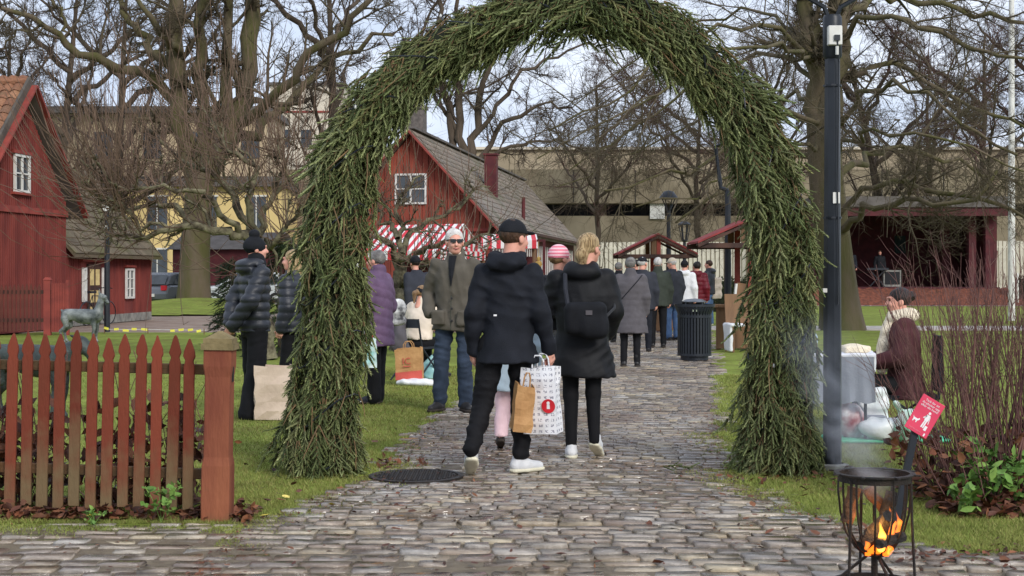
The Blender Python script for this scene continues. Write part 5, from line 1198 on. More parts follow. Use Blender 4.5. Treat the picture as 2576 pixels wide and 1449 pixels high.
# ---- roofed timber stalls
def roof_stall(x, y, rz, w, dp, ze, zr, label):
    r_ = root('roofed_stall', (x, y, 0), rz, label, 'market stall')
    for s in (-1, 1):
        MB().add([(0,-dp/2,zr),(0,dp/2,zr),(s*w/2,dp/2,ze),(s*w/2,-dp/2,ze),(0,-dp/2,zr-.04),(0,dp/2,zr-.04),(s*w/2,dp/2,ze-.04),(s*w/2,-dp/2,ze-.04)], [(0,1,2,3),(4,7,6,5),(0,3,7,4),(3,2,6,7),(1,5,6,2)]).build('roof', mat('stall_roof', lin(150,62,60), lin(120,48,48), 4, .7, .1), r_)
        for q in (-1, 1): MB().bar((0,q*dp/2,zr-.09),(s*w/2,q*dp/2,ze-.09),.05,.1,up=(0,1,0)).build('rafter', MT['wood_dark'], r_)
    for q in (-1, 1):
        MB().box((0,q*(dp/2-.03),ze-.08),(w,.05,.09)).build('tie_beam', MT['wood_dark'], r_); MB().box((.02,q*(dp/2-.1),zr/2-.05),(.1,.1,zr-.1)).build('post', MT['red_trim'], r_); MB().box((-.1,q*(dp/2-.05),(ze+zr)/2-.1),(.12,.04,zr-ze)).build('king_post', MT['wood'], r_)
    MB().box((0,-dp/2+.2,.82),(w*.75,.6,.05)).build('counter', MT['wood'], r_); MB().box((-.05,-dp/2-.02,.42),(w*.6,.05,.78)).build('counter_front', MT['wood'], r_)
    for q in (-1,1): MB().box((q*w*.3,-dp/2+.1,.4),(.08,.08,.8)).build('leg', MT['wood'], r_)
roof_stall(gx(1657,35.5), 36.5, 0, 1.95, 1.8, gz(636,35.5), gz(586,35.5), 'timber market stall with red edged pitched roof behind the queue of people')
roof_stall(gx(1890,27), 28.0, 0, 1.95, 1.8, gz(606,27), gz(548,27), 'timber market stall with red edged roof half hidden by the right leg of the arch')
# white draped chair and board
dc = root('draped_chair', (gx(1862,26.5), 26.5, 0), .2, 'wooden chair draped with white cloth beside the lamp post', 'chair')
MT['cloth_white'] = mat('cloth_white', (.76,.76,.76), (.66,.67,.69), 10, .8, .2, 30)
for sx in (-.2, .2):
    for sy in (-.18, .18): MB().box((sx,sy,.23),(.04,.04,.46)).build('leg', MT['wood'], dc)
MB().box((0,0,.46),(.46,.42,.035)).build('seat', MT['wood'], dc); MB().box((0,.2,.75),(.44,.03,.6),Matrix.Rotation(-.12,3,'X')).build('backrest', MT['wood'], dc)
soft('cloth', sdf([('b',(-.12,-.02,.49),(.14,.22,.03),.03,.02),('b',(-.24,-.04,.26),(.035,.17,.25),.03,.03)], .014, wr(.008, 22, 3)), MT['cloth_white'], dc)
ba = root('leaning_board', (gx(1880,27), 27.2, 0), .3, 'tall wooden board with white edge leaning by the draped chair', 'board')
MB().box((0,0,.62),(.5,.03,1.22),Matrix.Rotation(.12,3,'Y')).build('panel', MT['wood'], ba); MB().box((-.27,-.01,.62),(.04,.04,1.24),Matrix.Rotation(.12,3,'Y')).build('edge', MT['white_paint'], ba)
# hedges
MT['hedge'] = tint_mat('hedge', [lin(62,66,44), lin(48,52,36), lin(74,76,50)], .8, .9, .3, 60, spec=.1)
def hedge(x0, x1, y, h, dp, label):
    r_ = root('hedge', ((x0+x1)/2, y, 0), 0, label, 'hedge'); n = int((x1-x0)*h*220); w = x1-x0
    MB().box((0,0,h*.46),(w*.97,dp*.8,h*.92)).build('core', MT['arch_core'], r_)
    P = np.c_[RNG.uniform(-w/2,w/2,n), RNG.uniform(-dp/2,dp/2,n), RNG.uniform(0,h,n)]; f = RNG.random(n) < .7; P[f,1] = -dp/2+RNG.normal(size=f.sum())*.04; P[~f,2] = h+RNG.normal(size=(~f).sum())*.05
    a = RNG.normal(size=(n,3)); a /= np.linalg.norm(a,axis=1)[:,None]; b = np.cross(a, RNG.normal(size=(n,3))); b /= np.linalg.norm(b,axis=1)[:,None]; s = RNG.uniform(.04,.08,n)[:,None]
    V = np.stack([P-a*s, P+b*s*.5, P+a*s, P-b*s*.5], 1).reshape(-1,3); me = np_mesh('foliage', V, [np.arange(4*n).reshape(-1,4)], attr={'rv': np.repeat(RNG.random(n), 4)}); link('foliage', me, r_, MT['hedge'])
hedge(gx(1790,55), gx(1890,55), 55, 1.25, 1.0, 'clipped dark hedge in front of the white fence by the stalls')
hedge(gx(2545,66), gx(2680,66), 66, 1.3, 1.0, 'clipped dark hedge at the foot of the flagpole')
# stage kit
kb = root('keyboard', (gx(2222,67.5), 68.6, .8), 0, 'dark stage keyboard on a stand before the musician', 'keyboard')
MB().box((0,0,.85),(1.0,.32,.1)).build('keys', MT['black_metal'], kb)
for s in (-1,1): MB().bar((-.35*s,0,.02),(.35*s,0,.8),.04,.04).build('stand_leg', MT['black_metal'], kb)
ap = root('amplifier', (gx(2262,67.5), 68.9, .8), 0, 'pale grey speaker box standing on the stage', 'speaker'); MB().box((0,0,.4),(.85,.4,.8)).build('case', MT['stone_grey'], ap, bevel=.02); MB().box((0,-.21,.42),(.7,.02,.6)).build('grille', MT['dark_gap'], ap)
# bicycle by the barn fence
bi = root('bicycle', (gx(246,40), 40, 0), math.radians(70), 'dark bicycle parked against the low red house', 'bicycle')
for xx in (-.5, .5): w = MB().lathe([(.31,-.015),(.335,0),(.31,.015)], 24).build('wheel', MT['black_metal'], bi); w.location = (xx,0,.34); w.rotation_euler = (PI/2,0,0)
MB().tube([(-.5,0,.34),(-.15,0,.34),(.38,0,.82),(.5,0,.34)], .016, 6).tube([(-.15,0,.34),(-.25,0,.82),(.36,0,.8)], .016, 6).tube([(-.25,0,.82),(-.5,0,.34)], .012, 6).build('frame', MT['black_metal'], bi)
MB().box((-.27,0,.92),(.24,.13,.06)).build('saddle', MT['black_metal'], bi); MB().tube([(.38,0,.82),(.36,0,1.02)], .014, 6).tube([(.3,-.26,1.02),(.38,0,1.04),(.3,.26,1.02)], .013, 6).build('handlebar', MT['black_metal'], bi)
# ------------------------------------------------------------------ people
def cloth(name, c, k=.8, rough=.8, bump=.25, sc=9, bs=160, spec=.25): return mat('cloth_'+name, c, tuple(q*k for q in c), sc, rough, bump, bs, spec=spec)
MT['skin'] = mat('skin', lin(226,168,148), lin(210,148,128), 12, .55, .05, 80)
MT['c_black'] = cloth('black', (.011,.012,.016), .7); MT['c_navy'] = cloth('navy', (.013,.015,.022), .65); MT['c_trouser'] = cloth('trouser', (.007,.007,.009), .7)
MT['c_grey'] = cloth('grey', lin(92,88,92)); MT['c_green'] = cloth('greygreen', lin(96,90,80), .8); MT['c_olive'] = cloth('olive', lin(60,66,58)); MT['c_char'] = cloth('charcoal', lin(52,54,62))
MT['jeans'] = cloth('jeans', lin(58,70,88), .7, bump=.35, sc=6); MT['jeans_pale'] = cloth('jeans_pale', lin(96,124,164), .7, bump=.35, sc=6)
MT['c_purple'] = cloth('purple', lin(108,84,112), .75, .6); MT['c_cream'] = cloth('cream', lin(232,216,196), .88); MT['c_white'] = cloth('white', (.78,.78,.8), .9); MT['c_red'] = cloth('darkred', lin(110,26,40), .7, .45)
MT['c_puffer'] = cloth('puffer', (.024,.027,.036), .8, .42, .15, spec=.4); MT['c_pink'] = cloth('pink', lin(240,205,210), .9); MT['c_blue'] = cloth('paleblue', lin(196,214,226), .9); MT['c_scarf'] = cloth('scarf', lin(240,226,200), .85, .9, .7, 14, 60)
MT['c_brown'] = cloth('brown', lin(84,46,50), .7)
MT['h_grey'] = mat('hair_grey', lin(205,200,196), lin(165,160,156), 20, .6, .6, 70, stretch=(1,1,.3)); MT['h_blond'] = mat('hair_blond', lin(230,200,152), lin(128,98,62), 15, .45, .9, 50, stretch=(6,6,.8)); MT['h_brown'] = mat('hair_brown', lin(84,60,44), lin(50,36,28), 18, .5, .6, 60, stretch=(2,2,.4)); MT['h_dark'] = mat('hair_dark', lin(40,30,28), lin(24,18,16), 18, .5, .6, 60); MT['h_lbrown'] = mat('hair_lbrown', lin(150,120,86), lin(110,84,58), 18, .5, .6, 60, stretch=(2,2,.4))
MT['h_white'] = mat('hair_white', lin(238,234,228), lin(196,190,184), 26, .6, .8, 90); MT['h_mid'] = mat('hair_midgrey', lin(130,126,122), lin(90,86,84), 18, .6, .6, 60)
MT['sole'] = mat('sole', lin(232,226,200), lin(205,200,178), 8, .6, .1); MT['sole_dark'] = mat('sole_dark', (.03,.025,.022), (.06,.045,.035), 8, .8, .3); MT['shoe_white'] = mat('shoe_white', (.74,.74,.74), (.6,.61,.63), 14, .5, .1); MT['shoe_black'] = mat('shoe_black', (.018,.017,.018), (.03,.028,.028), 8, .45, .1)
MT['eye'] = mat('eye', (.02,.015,.012), None, 5, .15, 0); MT['lip'] = mat('lip', lin(170,92,88), None, 5, .5, 0); MT['lens'] = mat('lens', (.015,.016,.018), None, 5, .08, 0, spec=.7); MT['teeth'] = mat('teeth', (.75,.72,.66), None, 5, .3, 0)

HEADP = [('e',(0,-.018,.03),(.076,.097,.088),.02),('e',(0,.02,-.03),(.064,.076,.088),.02),('e',(0,.05,-.088),(.04,.036,.028),.025),('c',(0,.09,.012),(0,.11,-.028),.009,.015,.01),('e',(0,.093,.03),(.045,.012,.012),.015),
         ('e',(.079,-.008,-.012),(.011,.024,.032),.008),('e',(-.079,-.008,-.012),(.011,.024,.032),.008),('e',(.032,.078,-.03),(.022,.018,.02),.02),('e',(-.032,.078,-.03),(.022,.018,.02),.02),
         ('c',(0,-.025,-.07),(0,-.035,-.2),.053,.058,.02),('-e',(.032,.1,.01),(.016,.014,.011),0),('-e',(-.032,.1,.01),(.016,.014,.011),0),('e',(0,.088,-.061),(.024,.012,.007),.008)]
def hair_prims(st):
    sh = [('e',(0,-.024,.036),(.085,.105,.094),.0),('-e',(0,.105,-.05),(.09,.088,.105),0)]
    sh += [('-e',(sd*.09,.002,-.045),(.03,.042,.06),0) for sd in (-1, 1)]
    clip = [((0,.55,1),-.085)]
    if st == 'short': return sh, clip
    if st == 'receding': return sh[2:][:0]+[('e',(0,-.026,.036),(.086,.104,.095),.0),('-e',(0,.122,-.012),(.1,.1,.1),0)], clip
    if st == 'thin': return [('e',(0,-.03,.034),(.083,.1,.09),.0),('-e',(0,.115,-.02),(.1,.105,.11),0)], clip
    if st == 'bun': return sh+[('e',(0,-.13,.05),(.045,.04,.045),.02)], [((0,.7,1),-.13)]
    if st == 'low_bun': return sh+[('e',(0,-.115,-.05),(.05,.035,.05),.03),('c',(0,-.1,-.06),(0,-.09,-.16),.045,.03,.03)], [((0,0,1),-.2)]
    if st == 'pony': return sh+[('c',(0,-.1,.02),(0,-.16,-.02),.03,.035,.02),('c',(0,-.16,-.02),(.01,-.14,-.16),.035,.015,.02)], [((0,0,1),-.2)]
    if st == 'long': return sh+[('c',(.06,-.03,-.05),(.07,.02,-.26),.04,.025,.03),('c',(-.06,-.03,-.05),(-.07,.02,-.26),.04,.025,.03),('c',(0,-.07,-.05),(0,-.08,-.25),.06,.05,.03)], [((0,0,1),-.3)]
def hat_prims(st):
    if st == 'cap': return [('e',(0,-.02,.035),(.09,.11,.1),0),('e',(0,.1,.045),(.068,.085,.014),.012)], [((0,0,1),.028)]
    if st == 'beanie': return [('e',(0,-.02,.035),(.093,.112,.108),0),('c',(0,-.02,.02),(0,-.02,.0),.0,.0,0)], [((0,.15,1),.0)]
    if st == 'pompom': return [('e',(0,-.02,.03),(.095,.114,.1),0),('e',(0,-.02,.15),(.055,.055,.05),.01)], [((0,.15,1),-.02)]
    if st == 'band': return [('e',(0,-.02,.03),(.09,.11,.1),0)], [((0,.35,1),-.03),((0,-.35,-1),-.035)]
    if st == 'brim': return [('e',(0,-.02,.07),(.088,.105,.08),0),('e',(0,-.01,.045),(.13,.15,.012),.01)], [((0,0,1),.034)]
def hand_prims(side, grip):
    p = [('c',(0,0,.02),(0,0,-.03),.027,.03,.01),('b',(0,.0,-.055),(.04,.015,.035),.013,.01)]
    for i in range(4):
        x = (-.03+.02*i)*side; l = (.038,.044,.042,.033)[i] if side > 0 else (.033,.042,.044,.038)[i]
        if grip: q = [(x,0,-.085),(x,.012,-.085-l*.6),(x,.036,-.09-l*.55),(x,.042,-.072)]
        else: q = [(x,0,-.085),(x,.004,-.085-l),(x,.016,-.085-l*1.7),(x,.03,-.085-l*2.1)]
        for a, b in zip(q[:-1], q[1:]): p.append(('c', a, b, .0088, .0082, .004))
    q = [(.035*side,.005,-.035),(.052*side,.02,-.058),(.038*side if grip else .05*side,.04,-.082)]
    for a, b in zip(q[:-1], q[1:]): p.append(('c', a, b, .012, .009, .008))
    return p
HCACHE = {}
def cached(key, fn):
    if key not in HCACHE: HCACHE[key] = fn()
    return HCACHE[key]
def shoe(parent, s, ank, yaw, pitch, m_up, m_sole, kind='sneaker', h=.009, lift=0):
    hi = .05 if kind == 'boot' else 0
    pr = [('c',(0,-.045,.05),(0,.03,.05),.042,.046,.02),('c',(0,.03,.048),(0,.155,.036),.046,.034,.03),('c',(0,-.03,.06),(0,-.025,.095+hi*2),.041,.043,.02)]
    up = cached(('up',kind,h), lambda: sdf(pr, h, None, [((0,0,1),.018)]))
    so = cached(('so',kind,h), lambda: sdf([('c',(0,-.045,.02),(0,.03,.02),.047,.05,.01),('c',(0,.03,.02),(0,.16,.022),.05,.04,.02)], h, None, [((0,0,1),0.0),((0,0,-1),-.03)]))
    def put(P): return xf(P-np.array([0,.16,0]), 0, pitch)+np.array([0,.16,0])
    P = xf(put(up[0]), yaw); off = np.array(ank); 
    o = soft('shoe', (P+off, up[1]), m_up, parent, s); td = h <= .0116 and cached(('td',kind,h), lambda: sdf([('c',(0,-.045,.0),(0,.03,.0),.044,.047,.01),('c',(0,.03,.0),(0,.16,.002),.047,.037,.02)], h*.5, None, [((0,0,1),-.004),((0,0,-1),-.005)])); td and soft('tread', (xf(put(td[0]), yaw)+off, td[1]), MT['sole_dark'], o, s); soft('sole', (xf(put(so[0]), yaw)+off, so[1]), m_sole, o, s)
def person(label, X, Y, rz, H=1.75, J=None, jk=None, leg=None, sh=None, head=None, hands=(1,1), h=.011, cat='person', group=None, dz=0, lean=0, z0=0, name='person'):
    """local frame: +y ahead, +x right hand, built 1.8 m tall and scaled"""
    s = H/1.8; r_ = root(name, (X, Y, z0), math.radians(rz), label, cat, group)
    D = dict(hipL=(-.095,0,.92), hipR=(.095,0,.92), kneeL=(-.105,.01,.5), kneeR=(.105,.01,.5), ankL=(-.11,-.02,.1), ankR=(.11,-.02,.1),
             shL=(-.185,0,1.44), shR=(.185,0,1.44), elL=(-.245,-.03,1.16), elR=(.245,-.03,1.16), wrL=(-.25,.04,.91), wrR=(.25,.04,.91))
    for k in ('shL','shR','elL','elR','wrL','wrR'): D[k] = (D[k][0], D[k][1]+lean*(D[k][2]-.9), D[k][2]+dz)
    D.update(J or {}); jk = jk or {}; leg = leg or {}; sh = sh or {}; head = head or {}
    ty = lambda z: lean*(z-.9)
    # body: one continuous figure under the clothes, with head and hands
    body = [('p',[(.88+dz,0,ty(.88),.14,.095),(1.05+dz,0,ty(1.05),.13,.09),(1.3+dz,0,ty(1.3),.16,.1),(1.42+dz,0,ty(1.42),.15,.08),(1.5+dz,0,ty(1.5),.07,.06)],.03)]
    for q in 'LR':
        body += [('c',D['hip'+q],D['knee'+q],.07,.05,.03),('c',D['knee'+q],D['ank'+q],.05,.034,.02),('c',D['sh'+q],D['el'+q],.05,.038,.03),('c',D['el'+q],D['wr'+q],.038,.026,.02)]
    parts = [sdf(body, .032)]
    hp = np.array(head.get('pos', (0, .02+ty(1.68), 1.675+dz))); hy, hpi, hro = [math.radians(head.get(k, 0)) for k in ('yaw','pitch','roll')]; hs_ = head.get('s', 1.0)
    tr = lambda P: xf(P, hy, hpi, hro, hp, hs_)
    hq = .0085 if h < .0125 else (.011 if h < .0165 else .016); hh_ = .0056 if h < .0125 else .0095
    hd = cached(('head', hq), lambda: sdf(HEADP, hq)); parts.append((tr(hd[0]), hd[1]))
    for q, sd, g in (('L',-1,hands[0]),('R',1,hands[1])):
        if not g: continue
        hm = cached(('hand', sd, g, hh_), lambda: sdf(hand_prims(sd, g == 1), hh_)); d_ = np.array(D['wr'+q])-np.array(D['el'+q]); d_ /= np.linalg.norm(d_)
        F_ = frame(np.array(D['wr'+q])+d_*.01, -d_, (-sd*.9,.45,0) if g == 1 else (-sd*.6,.8,0)); parts.append((hm[0]@F_[:3,:3].T+F_[:3,3], hm[1]))
    soft('body', join(parts), MT['skin'], r_, s)
    if 'hair' in head:
        st, m_ = head['hair']; hh = cached(('hair', st, hq), lambda: sdf(hair_prims(st)[0], hq, both(wr(.0025, 90, 4, (1,1,.25)), wr(.002, 30, 7)), hair_prims(st)[1])); soft('hair', (tr(hh[0]), hh[1]), MT[m_], r_, s)
    if 'hat' in head:
        st, m_ = head['hat']; hh = cached(('hat', st, hq), lambda: sdf(hat_prims(st)[0], hq, None, hat_prims(st)[1])); soft({'cap':'cap','brim':'hat','band':'headband'}.get(st,'knitted_hat'), (tr(hh[0]), hh[1]), MT[m_] if isinstance(m_, str) else m_, r_, s)
    if head.get('face'):
        for sd in (-1, 1):
            e = cached('eyeball', lambda: sdf([('e',(0,0,0),(.013,.009,.0075),0)], .003)); soft('eye', (tr(e[0]+np.array([sd*.032,.09,.01])), e[1]), MT['eye'], r_, s)
            e = cached('brow', lambda: sdf([('c',(-.016,0,0),(.016,0,.002),.0035,.003,0)], .003)); soft('eyebrow', (tr(e[0]+np.array([sd*.033,.098,.031])), e[1]), MT[head['hair'][1]], r_, s)
        e = cached('mouth', lambda: sdf([('c',(-.024,-.008,.004),(0,.003,-.003),.005,.006,0),('c',(.024,-.008,.004),(0,.003,-.003),.005,.006,0)], .003)); soft('mouth', (tr(e[0]+np.array([0,.098,-.062])), e[1]), MT['lip'], r_, s)
    # trousers
    rt, rk, ra = leg.get('r', (.1,.072,.06)); tp_ = [('p',[(.8+dz,0,0,.15,.115),(.95+dz,0,0,.165,.12),(1.06+dz,0,0,.15,.11)],.03)] if not leg.get('seated') else [('e',(0,0,.5+leg.get('sz',0)),(.19,.16,.12),.05)]
    for q in 'LR':
        a = np.array(D['ank'+q]); k_ = np.array(D['knee'+q]); end = a+(k_-a)*.0+np.array([0,0,leg.get('drop',-.02)])
        tp_ += [('c',D['hip'+q],D['knee'+q],rt,rk,.03),('c',D['knee'+q],tuple(end),rk,ra,.02)]
    zc = leg.get('zc'); soft('trousers', sdf(tp_, h*1.25, both(wr(leg.get('wr',.004)*.6, 34, 5, (1,1,1.6)), fold(leg.get('wr',.004), 34, 6, (.8,.8,1.6))), [((0,0,1), zc)] if zc else ()), MT[leg.get('m','c_trouser')], r_, s)
    # jacket or coat
    hem = jk.get('hem', .8); wd = jk.get('w', 1.0); fl = jk.get('flare', 0)
    hm_ = hem+dz if not jk.get('hemabs') else hem
    prof = [(hm_,0,ty(.9),(.2+fl)*wd,(.15+fl*.6)*wd)]+[(z+dz,0,ty(z),a*wd,b*wd) for z, a, b in ((.98,.195,.145),(1.12,.19,.14),(1.3,.205,.148),(1.4,.205,.135),(1.46,.165,.11),(1.51,.085,.085),(1.56,.075,.08)) if z+dz > hm_+.03]
    jp = [('p', prof, .03)]; sr = jk.get('sr', (.082,.07,.056))
    for q in 'LR': jp += [('c',D['sh'+q],D['el'+q],sr[0],sr[1],.045),('c',D['el'+q],D['wr'+q],sr[1],sr[2],.03)]
    if jk.get('hood'): jp += [('e',(0,-.1+ty(1.5),1.5+dz),(.15,.09,.075),.03),('e',(.08,-.03+ty(1.5),1.54+dz),(.06,.09,.05),.03),('e',(-.08,-.03+ty(1.5),1.54+dz),(.06,.09,.05),.03),('-e',(0,-.05+ty(1.5),1.62+dz),(.085,.095,.075),0)]
    if jk.get('collar'): jp += [('c',(0,-.02+ty(1.5),1.5+dz),(0,-.015+ty(1.5),1.57+dz),.095,.088,.02),('-e',(0,.03+ty(1.5),1.66+dz),(.075,.1,.1),0)]
    for e in jk.get('extra', ()): jp.append(e)
    ps = [wr(jk.get('wr',.005)*.6, 22, jk.get('seed',8), (1,1,1.3)), fold(jk.get('wr',.005)*.75, 30, jk.get('seed',8)+3, (1,1,1.2))]
    if jk.get('puff'): ps.append(puff(*jk['puff']))
    jo = soft('coat' if hem < .7 else 'jacket', sdf(jp, h, both(*ps)), MT[jk.get('m','c_black')], r_, s)
    # shoes
    for q, i in (('L',0),('R',1)):
        if sh.get('none'): continue
        a = D['ank'+q]; pt = math.radians(sh.get('pitch',(0,0))[i]); base = (a[0], a[1]+.02, sh.get('z',(0,0))[i])
        shoe(r_, s, base, math.radians(sh.get('yaw',(6,-6))[i]), pt, MT[sh.get('m','shoe_black')], MT[sh.get('sole','sole_dark')], sh.get('kind','sneaker'), max(h, .009))
    return r_, s, D, tr, jo

def bag_paper(name, label, loc, rz, w, dp, ht, m, cat='bag', tilt=(0,0), handles=True, flare=.0, open_=True, hm=None, crease=True, jit=1):
    r_ = root(name, loc, rz, label, cat); r_.rotation_euler = (tilt[0], tilt[1], rz); n = 7; vs = []; fs = []; rr = random.Random(name+label)
    ring = []
    for j in range(n):
        t = j/(n-1); a = w/2*(1+flare*t); b = dp/2*(1-.12*t); row = []
        for (x, y) in ((-a,-b),(-a/3,-b*1.02),(a/3,-b*1.02),(a,-b),(a-.02*t,0),(a,b),(a/3,b),(-a/3,b),(-a,b),(-a+.02*t,0)):
            row.append((x+rr.gauss(0,.004*jit), y+rr.gauss(0,.005*jit), ht*t+(rr.gauss(0,.008) if j == n-1 else 0)))
        vs += row
    K = 10
    for j in range(n-1):
        for k in range(K): fs.append((j*K+k, j*K+(k+1) % K, (j+1)*K+(k+1) % K, (j+1)*K+k))
    fs.append(tuple(range(K))[::-1]); mb = MB().add(vs, fs); o = mb.build('paper', m, r_); sd = o.modifiers.new('solid', 'SOLIDIFY'); sd.thickness = .003
    if handles:
        for y in (-dp*.4, dp*.4): MB().tube([(-w*.18,y,ht-.01),(-w*.16,y,ht+.05),(-w*.08,y,ht+.085),(w*.08,y,ht+.085),(w*.16,y,ht+.05),(w*.18,y,ht-.01)], .006, 6).build('handle', hm or m, r_)
    return r_
MT['kraft'] = mat('kraft', lin(190,146,96), lin(170,126,80), 7, .75, .3, 30); MT['kraft_pale'] = mat('kraft_pale', lin(228,204,182), lin(210,186,164), 5, .75, .3, 20)
# white carrier printed with grey blocks
def print_mat():
    m = mat('printed_paper', (.8,.8,.82), (.74,.74,.76), 6, .5, .1, 30); N = m.node_tree.nodes; L = m.node_tree.links; p = N['Principled BSDF']
    t = N.new('ShaderNodeTexCoord'); b = N.new('ShaderNodeTexBrick'); b.offset = .0; b.inputs['Scale'].default_value = 1; b.inputs['Mortar Size'].default_value = .011; b.inputs['Brick Width'].default_value = .047; b.inputs['Row Height'].default_value = .04
    b.inputs['Color1'].default_value = (1,1,1,1); b.inputs['Color2'].default_value = (1,1,1,1); b.inputs['Mortar'].default_value = (0,0,0,1)
    sp = N.new('ShaderNodeSeparateXYZ'); cx = N.new('ShaderNodeCombineXYZ'); ad_ = N.new('ShaderNodeMath'); L.new(t.outputs['Object'], sp.inputs['Vector']); L.new(sp.outputs['X'], ad_.inputs[0]); L.new(sp.outputs['Y'], ad_.inputs[1]); L.new(ad_.outputs[0], cx.inputs['X']); L.new(sp.outputs['Z'], cx.inputs['Y']); L.new(cx.outputs['Vector'], b.inputs['Vector'])
    n = N.new('ShaderNodeTexNoise'); n.inputs['Scale'].default_value = 75; L.new(cx.outputs['Vector'], n.inputs['Vector']); gt = N.new('ShaderNodeMath'); gt.operation = 'GREATER_THAN'; gt.inputs[1].default_value = .47; L.new(n.outputs['Fac'], gt.inputs[0])
    mu = N.new('ShaderNodeMath'); mu.operation = 'MULTIPLY'; L.new(b.outputs['Color'], mu.inputs[0]); L.new(gt.outputs[0], mu.inputs[1]); mxn = N.new('ShaderNodeMixRGB'); L.new(mu.outputs[0], mxn.inputs['Fac']); mxn.inputs['Color1'].default_value = (.8,.8,.82,1); mxn.inputs['Color2'].default_value = (.3,.3,.35,1); L.new(mxn.outputs['Color'], p.inputs['Base Color']); return m
MT['printed'] = print_mat(); MT['logo_red'] = mat('logo_red', lin(214,40,52), None, 5, .5, 0)

# 1 -- man in black cap walking away with bags
r1, s1, D1, tr1, j1 = person('man in black cap and dark hooded jacket walking away carrying paper bags', -.03, 10.32, -6, 1.8,
  J=dict(hipL=(-.11,0,.9), hipR=(.09,.02,.9), kneeL=(-.175,.0,.5), kneeR=(.085,.1,.5), ankL=(-.235,-.2,.17), ankR=(.085,.06,.11), elL=(-.236,-.06,1.15), wrL=(-.25,.02,.88), elR=(.242,-.04,1.14), wrR=(.29,.06,.88), shL=(-.172,0,1.43), shR=(.172,0,1.43)),
  jk=dict(m='c_navy', hem=.79, w=.93, flare=.045, hood=1, wr=.0105, seed=21, sr=(.076,.066,.056), extra=[('c',(0,-.155,1.3),(0,-.165,1.24),.004,.004,.01)]),
  leg=dict(r=(.105,.078,.062), wr=.009, drop=.03), sh=dict(m='shoe_white', sole='sole', yaw=(10,-52), pitch=(-30,0), z=(.0,.0)),
  head=dict(yaw=-38, pitch=-4, pos=(.045,.03,1.675), hair=('short','h_brown'), hat=('cap','c_black'), s=1.03), h=.012)
lo_ = MB().box((-.07,-.172,1.13),(.022,.006,.012)).build('logo', MT['print_white'], r1)
# bags in his right hand
hw = Vector((gx(1352,10.3), 10.34, .8))
bb = bag_paper('paper_bag', 'plain brown paper bag carried by the man in the black cap', (gx(1309,10.2), 10.2, gz(1082,10.2)), math.radians(6), .13, .22, .33, MT['kraft'], tilt=(.05,.1), handles=True)
wb_ = bag_paper('carrier_bag', 'white carrier bag with grey printed pattern and red round logo held by man', (gx(1366,10.3), 10.3, gz(1088,10.3)), math.radians(-18), .25, .15, .47, MT['printed'], tilt=(.06,-.02), handles=True)
lg_ = MB().lathe([(0,0),(.05,0)], 20).build('logo', MT['logo_red'], wb_); lg_.location = (.07,-.079,.2); lg_.rotation_euler = (PI/2,0,0)
MB().add([(-.012,-.02,.0),(.012,-.02,0),(.01,.012,0),(-.01,.012,0)],[(0,1,2,3)]).add([(.012*math.cos(a), .022+.012*math.sin(a), 0) for a in np.linspace(0,2*PI,10,endpoint=False)],[tuple(range(10))]).build('logo_figure', MT['print_white'], lg_, loc=(0,0,.001))

# 2 -- woman in long black coat
MT['c_blackcoat'] = cloth('blackcoat', (.009,.0095,.012), .7, .6, .2)
r2, s2, D2, tr2, j2 = person('woman with blond low ponytail in long black puffer coat walking away', gx(1464,11.2), 11.2, -4, 1.72,
  J=dict(kneeL=(-.09,.0,.5), ankL=(-.085,-.04,.11), kneeR=(.09,-.01,.52), ankR=(.1,-.07,.17), shL=(-.2,0,1.43), elL=(-.27,.06,1.2), wrL=(-.2,.28,1.16), elR=(.25,.0,1.18), wrR=(.2,.16,1.0)),
  jk=dict(m='c_blackcoat', hem=.66, w=1.1, flare=.05, hood=1, wr=.009, seed=33, sr=(.092,.086,.07), puff=(.006,.33,0,.1)), leg=dict(r=(.085,.062,.044), wr=.002), sh=dict(m='shoe_white', sole='sole', yaw=(4,-14), pitch=(0,-28)),
  head=dict(yaw=-32, pitch=-3, pos=(.06,.03,1.69), hair=('low_bun','h_blond')), h=.012)
sbk = root('shoulder_bag', (gx(1464,11.2), 11.2, 0), math.radians(-4), 'black fabric shoulder bag hanging across the back of the woman in long black coat', 'bag')
bz = 1.42-(800-689)/326
soft('pouch', sdf([('b',(.03,-.25,bz),(.16,.07,.13),.06,.02),('b',(.1,-.27,bz-.06),(.1,.06,.09),.05,.04)], .011, wr(.006, 20, 14)), MT['c_black'], sbk)
MB().tube([(-.1,-.25,bz+.1),(-.12,-.215,bz+.22),(-.125,-.14,bz+.33),(-.11,.0,bz+.375)], .018, 6).build('strap', MT['c_char'], sbk); MB().tube([(.17,-.22,bz+.0),(.25,-.12,bz+.08),(.25,.02,bz+.16)], .012, 6).build('strap', mat('strap', (.04,.042,.048), None, 6, .7, .1), sbk)
MB().box((.06,-.335,bz+.05),(.05,.006,.035)).build('tag', MT['c_grey'], sbk)
